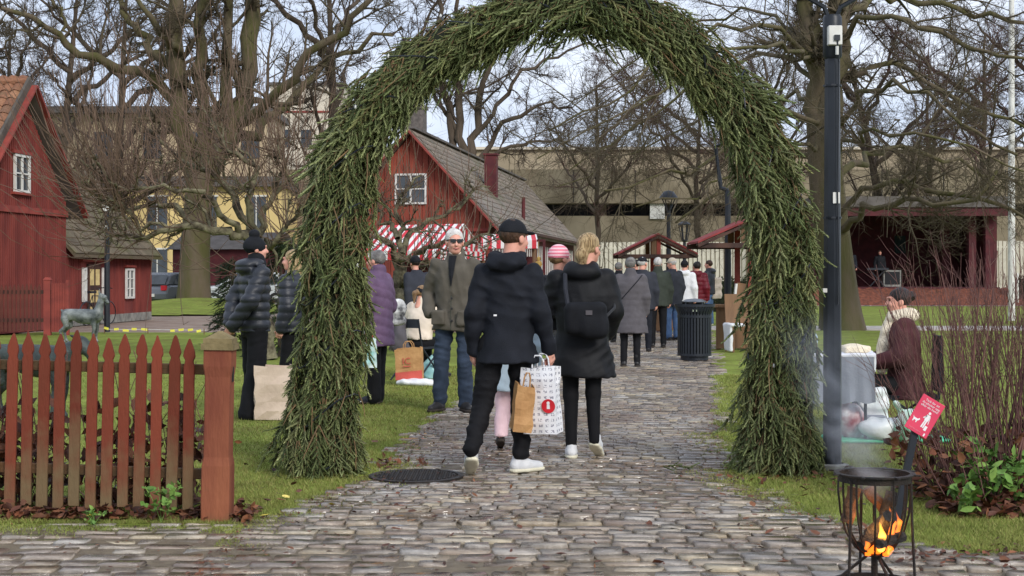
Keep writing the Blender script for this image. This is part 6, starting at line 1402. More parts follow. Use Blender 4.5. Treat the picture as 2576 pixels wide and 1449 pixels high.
# child on her arm
cy_ = 11.42
stripe_pink = stripes_mat('pink_stripes', lin(226,120,140), lin(240,196,204), 'Z', 38)
r3, s3, D3, tr3, j3 = person('small child in pink striped knitted hat and dark coat carried on the woman\'s arm', gx(1406,cy_), cy_, -30, .95,
  J=dict(hipL=(-.13,0,.95), hipR=(.13,0,.95), kneeL=(-.18,.12,.72), kneeR=(.17,.16,.75), ankL=(-.16,.05,.42), ankR=(.16,.08,.42), elL=(-.3,.1,1.15), wrL=(-.2,.32,1.2), elR=(.3,.1,1.15), wrR=(.2,.32,1.2), shL=(-.22,0,1.42), shR=(.22,0,1.42)),
  jk=dict(m='c_blackcoat', hem=.72, w=1.45, wr=.008, hood=1, sr=(.12,.11,.09)), leg=dict(m='c_white', r=(.13,.1,.085)), sh=dict(m='shoe_black', kind='boot', yaw=(10,-10), pitch=(-30,-30), z=(.3,.3)),
  head=dict(yaw=-25, pitch=6, s=1.55, pos=(0,.05,1.78), hair=('short','h_lbrown'), hat=('beanie', stripe_pink)), h=.015, z0=.60)

# 3 -- smiling grey haired man
r4, s4, D4, tr4, j4 = person('smiling grey haired man with sunglasses in grey-green waxed coat and jeans', gx(1145,15), 15.0, 168, 1.88,
  J=dict(hipL=(-.1,0,.92), hipR=(.1,0,.92), kneeL=(-.11,.03,.5), kneeR=(.13,.03,.5), ankL=(-.1,-.02,.1), ankR=(.16,.0,.1), elL=(-.29,-.08,1.15), wrL=(-.235,.09,.96), elR=(.29,-.08,1.15), wrR=(.235,.1,.97)),
  jk=dict(m='c_green', hem=.8, w=1.03, flare=.04, collar=1, wr=.01, seed=5, sr=(.08,.072,.064), extra=[('-c',(0,.19,1.52),(0,.19,1.24),.075,.03),('b',(.13,.17,.93),(.07,.03,.075),.02,.02),('b',(-.13,.17,.93),(.07,.03,.075),.02,.02)]),
  leg=dict(m='jeans', r=(.105,.08,.072), wr=.011), sh=dict(m='shoe_black', sole='sole_dark', yaw=(30,-16)), hands=(0,0),
  head=dict(yaw=24, pitch=-2, hair=('receding','h_white'), face=1, s=1.04), h=.0124)
gls = MB()
for sd in (-1, 1): gls.box((sd*.034,.108,.012),(.052,.008,.034)); gls.bar((sd*.06,.105,.02),(sd*.082,-.01,.016),.006,.01)
gls.box((0,.11,.02),(.02,.006,.008))
me = gls.mesh('sunglasses'); V = np.array([v.co for v in me.vertices]); V = tr4(V)*s4
for v, c in zip(me.vertices, V): v.co = c
me.materials.append(MT['lens']); link('sunglasses', me, r4)
vp = []
for z, y, w_ in ((1.54,.085,.04),(1.48,.118,.036),(1.42,.14,.03),(1.34,.158,.02),(1.24,.165,.004)): vp += [((-w_)*s4, (y+.004)*s4, z*s4), (0, (y+.012)*s4, z*s4), (w_*s4, (y+.004)*s4, z*s4)]
MB().add(vp, [(3*i+j, 3*i+j+1, 3*i+j+4, 3*i+j+3) for i in range(4) for j in range(2)]).build('jumper_front', MT['c_black'], r4)
def vplane(pts, m, name, parent): MB().add(pts, [tuple(range(len(pts)))]).build(name, m, parent)
soft('jumper', sdf([('p',[(1.1,0,.03,.12,.085),(1.3,0,.03,.13,.09),(1.42,0,.02,.12,.09),(1.52,0,.0,.07,.075)],.02)], .01), MT['c_black'], r4, s4); soft('shirt_collar', sdf([('c',(0,.0,1.5),(0,.0,1.565),.075,.072,.01),('c',(.0,.07,1.52),(0,.095,1.45),.02,.012,.01)], .008, None, [((0,0,-1),-1.575)]), MT['c_cream'], r4, s4)
for z in (1.12, 1.02, .9): o = MB().lathe([(0,.006),(.012,.004),(.013,0)], 12).build('button', MT['shoe_black'], r4); o.location = (-.01*s4, .178*s4, z*s4); o.rotation_euler = (-PI/2,0,0)
MB().tube([(0,.172*s4,.81*s4),(.0,.176*s4,.98*s4),(-.005,.178*s4,1.15*s4)], .004, 5).build('placket', MT['c_olive'], r4)

# 4, 5 -- two women by the left leg of the arch
rw = person('woman in black quilted puffer jacket and black pompom hat with hands behind her back', gx(640,14.4), 14.4, -58, 1.79,
  J=dict(kneeL=(-.1,.02,.5), kneeR=(.1,-.02,.5), ankL=(-.12,.08,.1), ankR=(.12,-.1,.1), elL=(-.24,-.12,1.17), wrL=(-.1,-.22,.95), elR=(.25,-.14,1.17), wrR=(.08,-.26,.92)),
  jk=dict(m='c_puffer', hem=.86, w=.98, hood=1, wr=.002, sr=(.08,.078,.064), puff=(.019,.088)), leg=dict(r=(.105,.095,.115), wr=.004, drop=-.05), sh=dict(m='shoe_black', yaw=(8,-8)), head=dict(yaw=-14, hair=('short','c_black'), hat=('pompom','c_black')), h=.0135)
bp_ = sdf([('e',(0,0,0),(.055,.05,.06),0)], .008, wr(.002,90,4)); soft('hair_patch', (rw[3](bp_[0]+np.array([-.06,-.062,.028])), bp_[1]), MT['h_blond'], rw[0], rw[1]); nk = sdf([('c',(0,0,-.09),(0,0,-.14),.085,.1,.02)], .01); soft('neck_warmer', (rw[3](nk[0]), nk[1]), MT['c_black'], rw[0], rw[1])
person('blond woman in black jacket half hidden by the left leg of the arch', gx(738,15.6), 15.6, 75, 1.68,
  J=dict(kneeL=(-.1,.05,.5), kneeR=(.1,-.08,.5), ankL=(-.12,.1,.1), ankR=(.12,-.22,.1)), jk=dict(m='c_puffer', hem=.86, w=1.15, wr=.003, puff=(.012,.09), sr=(.09,.085,.07)), leg=dict(r=(.095,.07,.06)), head=dict(hair=('long','h_blond')), h=.013)
bag_paper('paper_bag', 'big pale paper bag standing on the grass beside the woman in black', (gx(683,14.2), 14.2, 0), .25, .34, .22, .52, MT['kraft_pale'], tilt=(0,.03), flare=.12, handles=False, jit=1.6)

# 6 -- woman in purple coat
person('woman in purple quilted coat reaching forward behind the left leg of the arch', gx(949,15.9), 15.9, 68, 1.68,
  J=dict(elR=(.3,.0,1.14), wrR=(.24,.26,1.1), elL=(-.28,.02,1.14), wrL=(-.2,.26,1.02), kneeL=(-.08,.0,.5), kneeR=(.08,.02,.5), ankL=(-.08,0,.1), ankR=(.08,.04,.1)),
  jk=dict(m='c_purple', hem=.68, w=1.18, flare=.02, wr=.003, collar=1, puff=(.011,.11,.25), sr=(.098,.092,.075)), leg=dict(r=(.1,.08,.085), drop=-.03), sh=dict(m='c_char'), head=dict(hair=('short','h_mid')), h=.015)
gb = bag_paper('gift_bag', 'small white and teal gift bag with red top held by the woman in purple', (gx(930,15.6), 15.6, gz(925,15.6)), .3, .13, .08, .33, mat('gift', lin(226,236,234), lin(150,206,200), 9, .5, .1), handles=True, hm=MT['logo_red'])
tb_ = root('tote_bag', (gx(1000,17), 17.0, 0), 0, 'black and white patterned tote bag hanging behind the purple coat', 'bag')
soft('cloth', sdf([('b',(0,0,.98),(.1,.07,.15),.05,.02),('c',(-.1,0,1.1),(-.2,-.05,1.3),.02,.015,.02)], .012, wr(.012, 24, 4)), mat('tote', (.75,.75,.74), (.05,.05,.055), 11, .7, .2), tb_)

# 7 -- seated woman in cream fleece, her chair and bags
SX, SY = gx(1052,19.6), 19.6
person('seated woman in cream fleece with brown hair and black headband, back turned', SX, SY, -32, 1.66, dz=-.4, lean=.22,
  J=dict(hipL=(-.11,0,.52), hipR=(.11,0,.52), kneeL=(-.13,.42,.52), kneeR=(.13,.42,.52), ankL=(-.13,.4,.1), ankR=(.13,.42,.1), elR=(.26,.12,.8), wrR=(.2,.34,.7), elL=(-.26,.12,.8), wrL=(-.2,.34,.7)),
  jk=dict(m='c_cream', hem=.58, hemabs=1, w=1.12, wr=.007, collar=1, sr=(.095,.085,.07)), leg=dict(seated=1, r=(.1,.08,.06)), sh=dict(m='shoe_black'), head=dict(pitch=-14, yaw=-14, pos=(0,.12,1.24), hair=('pony','h_lbrown'), hat=('band','c_black')), h=.021)
fc = root('folding_chair', (SX, SY-.02, 0), math.radians(-32), 'black folding chair under the seated woman in cream', 'chair')
for sx in (-.22,.22): MB().tube([(sx,-.32,0),(sx,.25,.44)], .013, 6).build('leg', MT['black_metal'], fc); MB().tube([(sx,.25,0),(sx,-.22,.44),(sx,-.3,.8)], .013, 6).build('leg', MT['black_metal'], fc)
MB().box((0,.02,.43),(.42,.4,.03)).build('seat', MT['black_metal'], fc); MB().box((0,-.29,.76),(.44,.02,.12)).build('backrest', MT['black_metal'], fc)
MT['bag_red'] = mat('bag_red', lin(206,92,80), None, 6, .75, .2)
ib = bag_paper('paper_bag', 'brown paper bag with red lettering and red bottom standing beside the chair', (gx(1051,20.4)+.02, 18.6, .07), -.1, .34, .17, .4, MT['kraft'], tilt=(0,-.05))
MB().add([(-.172,-.0905,.002),(.174,-.0905,.002),(.175,-.091,.115),(-.172,-.091,.095)], [(0,1,2,3)]).build('red_band', MT['bag_red'], ib, loc=(0,-.008,0)); text_mesh('lettering', 'IC', .12, MT['bag_red'], ib, (-.02,-.1,.2)); MB().box((-.02,-.1,.17),(.1,.002,.012)).build('underline', MT['bag_red'], ib)
wbg = root('plastic_bag', (gx(1050,18.5), 18.5, 0), 0, 'flat white plastic bag lying under the lettered paper bag', 'bag'); soft('film', sdf([('e',(0,0,.04),(.26,.17,.055),.02),('e',(.12,-.06,.03),(.16,.1,.05),.03)], .012, wr(.012, 26, 6), [((0,0,1),0)]), MT['cloth_white'], wbg)
tbg = root('plastic_bag', (gx(1082,19.6), 19.6, 0), 0, 'crumpled teal plastic bag on the grass behind the man\'s leg', 'bag'); soft('film', sdf([('e',(0,0,.12),(.1,.09,.16),.02),('c',(0,0,.2),(.03,0,.3),.06,.03,.03)], .012, wr(.01, 30, 2), [((0,0,1),0)]), mat('teal_film', lin(170,214,216), lin(130,180,186), 8, .4, .1), tbg)
jb = root('grey_jacket', (SX-.22, SY-.3, .0), 0, 'grey crumpled jacket hung over the back of the folding chair', 'jacket'); soft('cloth', sdf([('c',(0,0,.78),(-.02,-.03,.5),.09,.11,.03),('c',(-.02,-.03,.5),(.08,-.04,.4),.1,.06,.04)], .013, wr(.015, 24, 12)), MT['c_grey'], jb)
person('person in dark jacket bending at the stall behind the seated woman', gx(1062,24.5), 24.5, 30, 1.72, lean=.35, jk=dict(m='c_char', hem=.8, w=1.15), head=dict(hair=('short','h_dark'), hat=('beanie','c_black')), h=.024)
person('person in navy jacket with fair hair near the striped stall', gx(1092,25.5), 25.5, 160, 1.7, jk=dict(m='c_navy', hem=.8, w=1.12, collar=1), leg=dict(m='jeans'), head=dict(hair=('short','h_lbrown'), pitch=-15), h=.024)
MT['santa'] = mat('santa_red', lin(200,34,44), None, 6, .8, .2)
rS = person('stall keeper in red cap with white pompom under the striped awning', gx(1196,33.5), 33.5, 175, 1.66, jk=dict(m='c_red', hem=.8, w=1.1), head=dict(hair=('short','h_grey'), hat=('beanie', MT['santa'])), h=.022)
pmS = sdf([('e',(0,0,0),(.05,.05,.045),0)], .014); soft('pompom', (rS[3](pmS[0]+np.array([-.09,.03,.06])), pmS[1]), MT['c_white'], rS[0], rS[1])

# 8 -- child in pink trousers walking ahead of the man
person('child in pale blue coat and pink trousers walking just ahead of the man', gx(1290,11.75), 11.75, -5, 1.3, J=dict(kneeL=(-.11,.04,.5), ankL=(-.13,-.1,.13), kneeR=(.1,.1,.5), ankR=(.12,.1,.1)),
  jk=dict(m='c_blue', hem=.66, w=1.2, hood=1, sr=(.1,.09,.075)), leg=dict(m='c_pink', r=(.12,.09,.075), wr=.006, zc=.15), sh=dict(m='shoe_black', kind='boot', pitch=(-25,0)), head=dict(hair=('short','h_blond'), s=1.15), h=.019)

# 9.. -- the queue on the path
person('woman in grey zigzag quilted coat with short grey hair standing on the path', gx(1586,22.2), 22.2, -4, 1.67, jk=dict(m='c_grey', hem=.56, w=1.2, flare=.045, collar=1, wr=.003, puff=(.006,.1), sr=(.095,.085,.072)), leg=dict(r=(.09,.066,.056)), sh=dict(m='shoe_black', kind='boot'), head=dict(hair=('short','h_mid'), s=1.05), h=.0175)
cbg = root('bag_strap', (gx(1586,22.2), 22.2, 0), 0, 'thin black bag strap across the grey quilted coat', 'strap'); MB().tube([(-.2,-.17,.98),(-.05,-.2,1.15),(.1,-.18,1.32),(.17,-.1,1.4)], .008, 5).build('cord', MT['c_black'], cbg)
person('man in black flat hat and dark grey jacket in the queue', gx(1617,26.4), 26.4, -8, 1.73, jk=dict(m='c_char', hem=.8, w=1.18), leg=dict(m='c_navy'), head=dict(yaw=-30, hair=('short','h_grey'), hat=('cap','c_black')), h=.019)
person('grey haired man in dark olive jacket in the queue', gx(1655,28), 28, 4, 1.74, jk=dict(m='c_olive', hem=.82, w=1.16, collar=1), leg=dict(m='c_trouser'), head=dict(hair=('short','h_grey')), h=.019)
MT['c_beige'] = cloth('beige', lin(206,192,172), .9)
person('man in beige cap, dark jacket and blue jeans standing in profile by the bin', gx(1691,31.2), 31.2, 32, 1.76, jk=dict(m='c_char', hem=.74, w=1.22, sr=(.095,.085,.07)), leg=dict(m='jeans_pale', r=(.105,.08,.07), wr=.008), sh=dict(m='shoe_black'), head=dict(yaw=28, pitch=-12, hair=('short','h_grey'), hat=('cap','c_beige')), h=.019)
person('person in white jacket and dark hair at the roofed stall', gx(1722,33), 33, -25, 1.72, jk=dict(m='c_white', hem=.84, w=1.15, hood=1, sr=(.095,.09,.075)), head=dict(hair=('short','h_dark'), hat=('beanie','c_black')), h=.021)
person('person in shiny dark red puffer jacket with black curly hair', gx(1752,34), 34, -20, 1.7, jk=dict(m='c_red', hem=.82, w=1.2, hood=1, puff=(.014,.1), sr=(.1,.095,.08)), head=dict(yaw=40, hair=('short','h_dark'), s=1.1), h=.021)
person('young man in black puffer jacket and pale jeans with white bag', gx(1784,40), 40, 62, 1.8, jk=dict(m='c_puffer', hem=.86, w=1.15, hood=1), leg=dict(m='jeans_pale', r=(.1,.08,.075)), sh=dict(m='shoe_white', sole='sole'), head=dict(hair=('short','h_brown')), h=.024)
ww = root('tote_bag', (gx(1803,40), 40, .9), 0, 'white cloth tote bag behind the young man in pale jeans', 'bag'); soft('cloth', sdf([('b',(0,0,.12),(.14,.05,.3),.04,.02)], .018, wr(.01, 20, 4)), MT['c_cream'], ww)
person('person with dark hair in black coat beyond the blond woman', gx(1556,30), 30, 10, 1.66, jk=dict(m='c_black', hem=.7, w=1.15, collar=1), head=dict(hair=('short','h_mid')), h=.024)
person('person in black coat with grey hair near the timber stall', gx(1600,33.5), 33.5, 10, 1.75, jk=dict(m='c_black', hem=.7, w=1.15), head=dict(hair=('short','h_dark')), h=.024)
person('person with pale blue hat looking out beside the red house', gx(1436,34), 34, 170, 1.72, jk=dict(m='c_char', hem=.8), head=dict(hair=('short','h_brown'), hat=('band','c_blue'), face=0), h=.02)

# seated woman at the table on the right
QX, QY = gx(2278,13), 13.0
r9 = person('seated woman with dark hair bun, cream scarf and dark brown coat facing the table', QX, QY, 82, 1.74, dz=-.46, lean=.06,
  J=dict(hipL=(-.11,-.02,.42), hipR=(.11,-.02,.42), kneeL=(-.13,.42,.46), kneeR=(.13,.4,.46), ankL=(-.13,.42,.1), ankR=(.13,.4,.1), elL=(-.27,.06,.72), wrL=(-.18,.26,.66), elR=(.27,.06,.72), wrR=(.18,.26,.66)),
  jk=dict(m='c_brown', hem=.32, hemabs=1, w=1.1, flare=.05, wr=.009, sr=(.095,.088,.075)), leg=dict(seated=1, sz=-.08, r=(.1,.08,.06)), sh=dict(m='shoe_black'), head=dict(yaw=10, pitch=0, hair=('bun','h_dark'), face=1), h=.0124)
sf = sdf([('e',(0,.02,1.08),(.145,.145,.085),.02),('-e',(0,.05,1.2),(.07,.085,.09),0),('c',(-.03,.14,1.04),(-.05,.2,.8),.055,.06,.03),('c',(-.05,.2,.8),(-.08,.22,.58),.06,.05,.03)], .0105, wr(.008, 40, 6)); soft('scarf', sf, MT['c_scarf'], r9[0], r9[1])
cc = root('camping_chair', (QX, QY, 0), math.radians(82), 'dark folding chair under the woman with the scarf', 'chair')
MB().box((0,-.05,.33),(.46,.44,.03)).build('seat', MT['c_black'], cc); MB().box((0,-.28,.62),(.46,.03,.5)).build('backrest', MT['c_black'], cc)
for sx in (-.22,.22): MB().tube([(sx,-.3,0),(sx,.18,.34)], .012, 6).tube([(sx,.2,0),(sx,-.26,.34),(sx,-.28,.88)], .012, 6).build('leg', MT['black_metal'], cc)
# stage musicians
person('musician in dark suit standing behind the keyboard on the stage', gx(2216,69), 69.2, 180, 1.75, z0=.8, jk=dict(m='c_black', hem=.8, collar=1), head=dict(hair=('short','h_brown')), h=.025)
person('man in dark jacket and light trousers at the left of the stage', gx(2140,68), 68, 180, 1.8, z0=.8, jk=dict(m='c_navy', hem=.85), leg=dict(m='c_cream'), head=dict(hair=('short','h_dark')), h=.025)

# ------------------------------------------------------------------ table with cloths and bags on the right
tx0, tx1, ty_, tz = 2.42, 3.02, 12.2, .72
tb2 = root('folding_table', ((tx0+tx1)/2, ty_, 0), 0, 'small table with grey cloth panel beside the lamp post', 'table'); w = tx1-tx0
MB().box((0,.25,tz-.02),(w,.5,.03)).build('table_top', MT['wood'], tb2)
for sx in (-1,1):
    for yq in (.03,.45): MB().tube([(sx*(w/2-.04),yq,0),(sx*(w/2-.04),yq,tz-.03)], .014, 6).build('leg', MT['black_metal'], tb2)
MT['grey_cloth'] = mat('grey_cloth', lin(142,146,156), lin(118,122,132), 3, .8, .2, 60)
v = []; n = 24
for i in range(n+1):
    x = -w/2-.02+(w+.04)*i/n
    for z, a in ((tz+.002,0),(tz-.18,.012),(.34+.01*math.sin(i*.8),.025)): v.append((x+(z-tz)*-.06*(x/w), -.012-a*(1+math.sin(i*1.3)), z))
g_ = MB().add(v, [(i*3+j, i*3+3+j, i*3+4+j, i*3+1+j) for i in range(n) for j in range(2)]).build('grey_panel', MT['grey_cloth'], tb2, True)
wc = root('table_cloth', ((tx0+tx1)/2, ty_, 0), 0, 'white printed cloth spread over the small table', 'cloth'); soft('cloth', sdf([('b',(0,.25,tz+.012),(w/2+.03,.26,.016),.012,.01),('b',(w/2+.03,.25,tz-.05),(.02,.24,.09),.015,.03)], .012, wr(.005, 30, 8)), mat('tablecloth', (.74,.75,.78), (.6,.6,.66), 22, .8, .1), wc)
bx_ = root('food_box', (gx(2143,12.5), 12.4, tz+.025), .1, 'pale cream box of goods on the white table cloth', 'box'); soft('carton', sdf([('b',(0,0,.03),(.11,.1,.03),.015,.01),('e',(0,0,.05),(.09,.08,.03),.02)], .01, wr(.004, 40, 3)), MT['c_scarf'], bx_)
for k, (xx, hh, c_) in enumerate(((2.5,.3,(.7,.72,.74)),(2.58,.24,(.35,.45,.5)),(2.47,.2,(.72,.72,.7)))):
    b_ = root('bottle', (xx, 12.35+.06*k, tz+.02), 0, ('tall pale', 'blue grey', 'short white')[k]+' bottle on the small table behind the lamp post', 'bottle', 'bottles on the table'); MB().lathe([(0,0),(.035,0),(.036,hh*.6),(.014,hh*.78),(.014,hh),(0,hh)], 12).build('glass', mat('bottle%d' % k, c_, None, 5, .15, 0), b_, True)
gm = root('ground_sheet', (gx(2225,12.4), 12.35, .0), .05, 'green ground sheet spread on the lawn under the bags', 'sheet'); soft('sheet', sdf([('b',(0,0,.018),(.5,.22,.016),.01,.005)], .016, wr(.006, 14, 2)), mat('green_sheet', lin(84,196,150), lin(60,160,118), 6, .5, .1), gm)
def lump(name, label, loc, prims, m, seed, cat='bag', amp=.014): r_ = root(name, loc, 0, label, cat); soft('film', sdf(prims, .012, wr(amp, 26, seed), [((0,0,1),-.0)]), m, r_)
MT['film'] = mat('film', (.78,.79,.79), (.66,.7,.7), 10, .35, .2, 40); MT['film_red'] = mat('film_red', (.75,.74,.74), lin(140,30,44), 9, .4, .2, 40)
lump('plastic_bag', 'crumpled white plastic bag with dark red print under the table', (gx(2150,12.3), 12.35, .03), [('e',(0,0,.14),(.12,.1,.16),.03),('c',(-.04,0,.2),(-.06,0,.32),.05,.03,.03)], MT['film_red'], 3)
lump('plastic_bag', 'wide crumpled white plastic bag lying on the green sheet', (gx(2215,12.3), 12.2, .03), [('e',(0,0,.09),(.22,.12,.1),.03),('e',(.12,0,.08),(.16,.1,.08),.03)], MT['film'], 7)
lump('plastic_bag', 'upright white plastic bag behind the other bags', (gx(2205,12.5), 12.6, .02), [('b',(0,0,.2),(.13,.06,.2),.04,.02)], MT['film'], 9)
lump('plastic_bag', 'white plastic bag with green print beside the dog sign', (gx(2290,12.0), 12.05, .02), [('e',(0,0,.14),(.1,.08,.15),.03),('c',(-.04,0,.2),(-.09,0,.32),.04,.02,.03)], mat('film_green', (.78,.79,.79), lin(120,190,150), 9, .4, .2, 40), 5)
crt = root('storage_crate', (gx(2160,12.6), 12.62, 0), 0, 'grey plastic crate under the small table', 'crate'); MB().box((0,0,.1),(.4,.3,.2),taper=1.04).build('box', MT['grey_cloth'], crt, bevel=.01)
# ------------------------------------------------------------------ shrubs, grass, leaves, smoke
MT['red_stem'] = mat('red_stem', lin(124,88,80), lin(84,56,54), 7, .7, 0); MT['dead_leaf'] = tint_mat('dead_leaf', [lin(96,58,44), lin(66,44,36), lin(122,72,48), lin(54,38,34), lin(140,92,62), lin(82,50,40)], .45, .8, .2, 60, spec=.3, fine=30)
MT['green_leaf'] = tint_mat('green_leaf', [lin(104,140,62), lin(82,116,52), lin(126,156,76)], .5, .7, .1, 60, spec=.3)
MT['yellow_leaf'] = tint_mat('yellow_leaf', [lin(228,204,70), lin(206,176,60), lin(236,216,120)], .5, .7, .1, 60)
rng = np.random.default_rng(99)
sb_ = root('shrub', (3.4, 9.0, 0), 0, 'tall shrub of bare dark red stems beside the dog sign', 'shrub')
def stems(n, cx, cy, wx, wy, h0, h1, spread, sx0=0):
    x = rng.uniform(-1, 1, n)*wx+cx; y = rng.uniform(-1, 1, n)*wy+cy; h = rng.uniform(h0, h1, n); S = np.stack([x, y, np.zeros(n)], 1)
    D = np.stack([(x-cx)/wx*spread+rng.normal(size=n)*.14+sx0, rng.normal(size=n)*.12, np.ones(n)], 1); D /= np.linalg.norm(D, axis=1)[:, None]; out = [S]
    for k in range(6):
        D = D+rng.normal(size=D.shape)*.045+np.array([0,0,.02]); D /= np.linalg.norm(D, axis=1)[:, None]; out.append(out[-1]+D*(h/6)[:, None])
    P = np.stack(out, 1); return P, np.full((n, 1), 1)*rng.uniform(.0025,.005,(n,1))*np.linspace(1.2, .45, 7)[None]
P1, R1 = stems(430, 3.52, 9.25, .8, .42, 1.05, 1.65, .2); P2, R2 = stems(24, 2.8, 8.9, .2, .25, .7, 1.2, .2, -.35); P3, R3 = stems(14, 3.1, 9.0, .3, .2, 1.2, 1.6, .3, .3); R3 = R3*2.2
for P in (P1, P2, P3): P -= np.array([3.4, 9.0, 0])
cR = grow(P1, R1, 4, .45, .98, .5, .22, .7, 4, .12, (0,0,.1), rng, .002); cR2 = grow(P2, R2, 6, .3, .98, .6, .28, .7, 4, .15, (0,0,.05), rng, .002)
v, f = tubes([(P1, R1, 4), (P2, R2, 4), (P3, R3, 5)]); link('stems', np_mesh('stems', v, [f], True), sb_, MT['red_stem']); v, f = tubes([(*cR, 3), (*cR2, 3)]); link('twigs', np_mesh('twigs', v, [f], True), sb_, MT['red_stem'])
def leaf_cloud(name, P, size, m, parent=None, flat=.5, curl=.35):
    """small folded leaves: 4-triangle kites"""
    n = len(P); u = rng.normal(size=(n,3)); u[:,2] *= flat; u /= np.linalg.norm(u,axis=1)[:,None]; w = np.cross(u, np.c_[rng.normal(size=(n,2))*flat, np.ones(n)]); w /= np.linalg.norm(w,axis=1)[:,None]; nn = np.cross(u, w); s = rng.uniform(.6,1.3,n)[:,None]*size
    c = curl*rng.uniform(-1,1.2,n)[:,None]; V = np.stack([P-u*s, P-u*s*.2+w*s*.55+nn*s*c, P+u*s*.45+w*s*.42+nn*s*c*.8, P+u*s+nn*s*c*.6, P+u*s*.45-w*s*.42+nn*s*c*.8, P-u*s*.2-w*s*.55+nn*s*c, P+u*s*.1], 1).reshape(-1,3)
    k = np.arange(n)[:,None]*7; F = np.concatenate([k+np.array([q]) for q in ((0,1,6),(1,2,6),(2,3,6),(3,4,6),(4,5,6),(5,0,6))])
    return link(name, np_mesh(name, V, [F], attr={'rv': np.repeat(rng.random(n), 7)}), parent, m)
def gauss_pts(n, c, s, zlo=0): P = rng.normal(size=(n,3))*np.array(s)+np.array(c); P[:,2] = np.maximum(np.abs(P[:,2]), zlo); return P
P = np.c_[rng.uniform(2.5,4.2,1500), rng.uniform(8.45,9.6,1500), np.abs(rng.normal(size=1500))*.12+.01]; P[:,2] *= np.clip((P[:,1]-8.3)*1.4, .15, 1.2)
o = leaf_cloud('leaf_litter', P, .045, MT['dead_leaf']); tag(o, 'heap of dark brown fallen leaves under the red stemmed shrub', 'leaves', kind='stuff')
P = np.c_[rng.uniform(2.4,4.2,500), rng.uniform(8.7,9.5,500), rng.uniform(.1,.45,500)]; leaf_cloud('withered_leaves', P-np.array([3.4,9,0]), .04, MT['dead_leaf'], sb_, flat=1.0)['kind'] = 'stuff'
def plant(name, x, y, h, r, n, label, m='green_leaf', size=.03):
    r_ = root(name, (x, y, 0), 0, label, 'plant'); k = 7; S = np.zeros((k,4,3)); a = rng.uniform(0,6.3,k)
    for i in range(k): S[i] = [(0,0,0),(math.cos(a[i])*r*.3,math.sin(a[i])*r*.3,h*.45),(math.cos(a[i])*r*.6,math.sin(a[i])*r*.6,h*.8),(math.cos(a[i])*r*.9,math.sin(a[i])*r*.9,h*rng.uniform(.85,1.1))]
    v, f = tubes([(S, np.full((k,4),.002), 3)]); link('stem', np_mesh('stem', v, [f]), r_, MT['green_leaf'])
    idx = rng.integers(0,k,n); t = rng.uniform(.5,3,n); i0 = np.minimum(t.astype(int),2); q = S[idx,i0]+(S[idx,i0+1]-S[idx,i0])*(t-i0)[:,None]+rng.normal(size=(n,3))*r*.22
    leaf_cloud('leaves', q, size, MT[m], r_, flat=.7)
plant('leafy_plant', gx(2480,8.9), 8.75, .33, .2, 120, 'bright green leafy plant at the foot of the shrub', size=.042)
plant('leafy_plant', gx(2420,8.6), 8.5, .18, .1, 40, 'small green leafy plant at the edge of the brown leaves', size=.04)
plant('leafy_plant', gx(2560,8.9), 8.8, .3, .18, 70, 'green leafy plant beside the shrub stems at the right', size=.038)
plant('nettle_plant', gx(410,8.3), 8.26, .2, .1, 70, 'small green nettle growing at the foot of the picket fence', size=.026)
plant('nettle_plant', gx(245,8.3), 8.24, .07, .08, 30, 'tiny green weed between the pickets and the cobbles', size=.02)
# withered perennials behind the picket fence
wp = root('withered_plants', (-2.4, 8.75, 0), 0, 'withered brown perennials standing behind the picket fence', 'plants')
n = 90; Pw = np.stack([np.c_[(x:=rng.uniform(-1.0,.48,n)), (y:=rng.uniform(0,.35,n)), np.zeros(n)], np.c_[x+rng.normal(size=n)*.05, y, np.full(n,.25)], np.c_[x+rng.normal(size=n)*.12, y, (hz_:=rng.uniform(.4,.95,n))]], 1)
v, f = tubes([(Pw, np.full((n,3),.003), 3)]); link('stalks', np_mesh('stalks', v, [f]), wp, MT['red_stem'])
i_ = rng.integers(0,n,950); t = rng.uniform(0,1,950)[:,None]; Q = Pw[i_,0]*(1-t)+Pw[i_,2]*t*np.array([1,1,.8])+rng.normal(size=(950,3))*.045; Q[:,2] = np.abs(Q[:,2])+.01; leaf_cloud('leaves', Q, .042, MT['dead_leaf'], wp, flat=1.2)
P = np.c_[rng.uniform(-3.6,-1.5,700), 8.3+np.abs(rng.normal(size=700))*.2, np.abs(rng.normal(size=700))*.03+.008]; o = leaf_cloud('leaf_litter', P, .038, MT['dead_leaf']); tag(o, 'brown leaf litter along the foot of the picket fence', 'leaves', kind='stuff')
# scattered leaves: countable bright ones each a thing, small brown crumbs as litter
lm = []
for k in range(5):
    V0 = np.array([(-1,0,0),(-.5,.45,.12),(.2,.5,.1),(1,0,.2),(.2,-.5,.14),(-.5,-.45,.1),(0,0,0)])+rng.normal(size=(7,3))*.05; me = np_mesh('fallen_leaf', V0*.035, [np.array([(0,1,6),(1,2,6),(2,3,6),(3,4,6),(4,5,6),(5,0,6)])]); lm.append(me)
lmy = [m_.copy() for m_ in lm]
for a, b in zip(lm, lmy): a.materials.append(MT['dead_leaf']); b.materials.append(MT['yellow_leaf'])
def fallen(px, py, yellow=False, s=1.0, z=.012):
    d_ = gd(py); o = link('fallen_leaf', random.choice(lmy if yellow else lm)); o.location = (gx(px,d_), d_, z); o.rotation_euler = (random.gauss(0,.25), random.gauss(0,.25), random.uniform(0,6.3)); o.scale = (s,)*3
    tag(o, 'single yellow fallen leaf' if yellow else 'single brown fallen leaf', 'leaf', 'yellow fallen leaves' if yellow else 'brown fallen leaves')
    o['label'] = 'small yellow leaf fallen on the ground' if yellow else 'small brown leaf fallen on the ground'
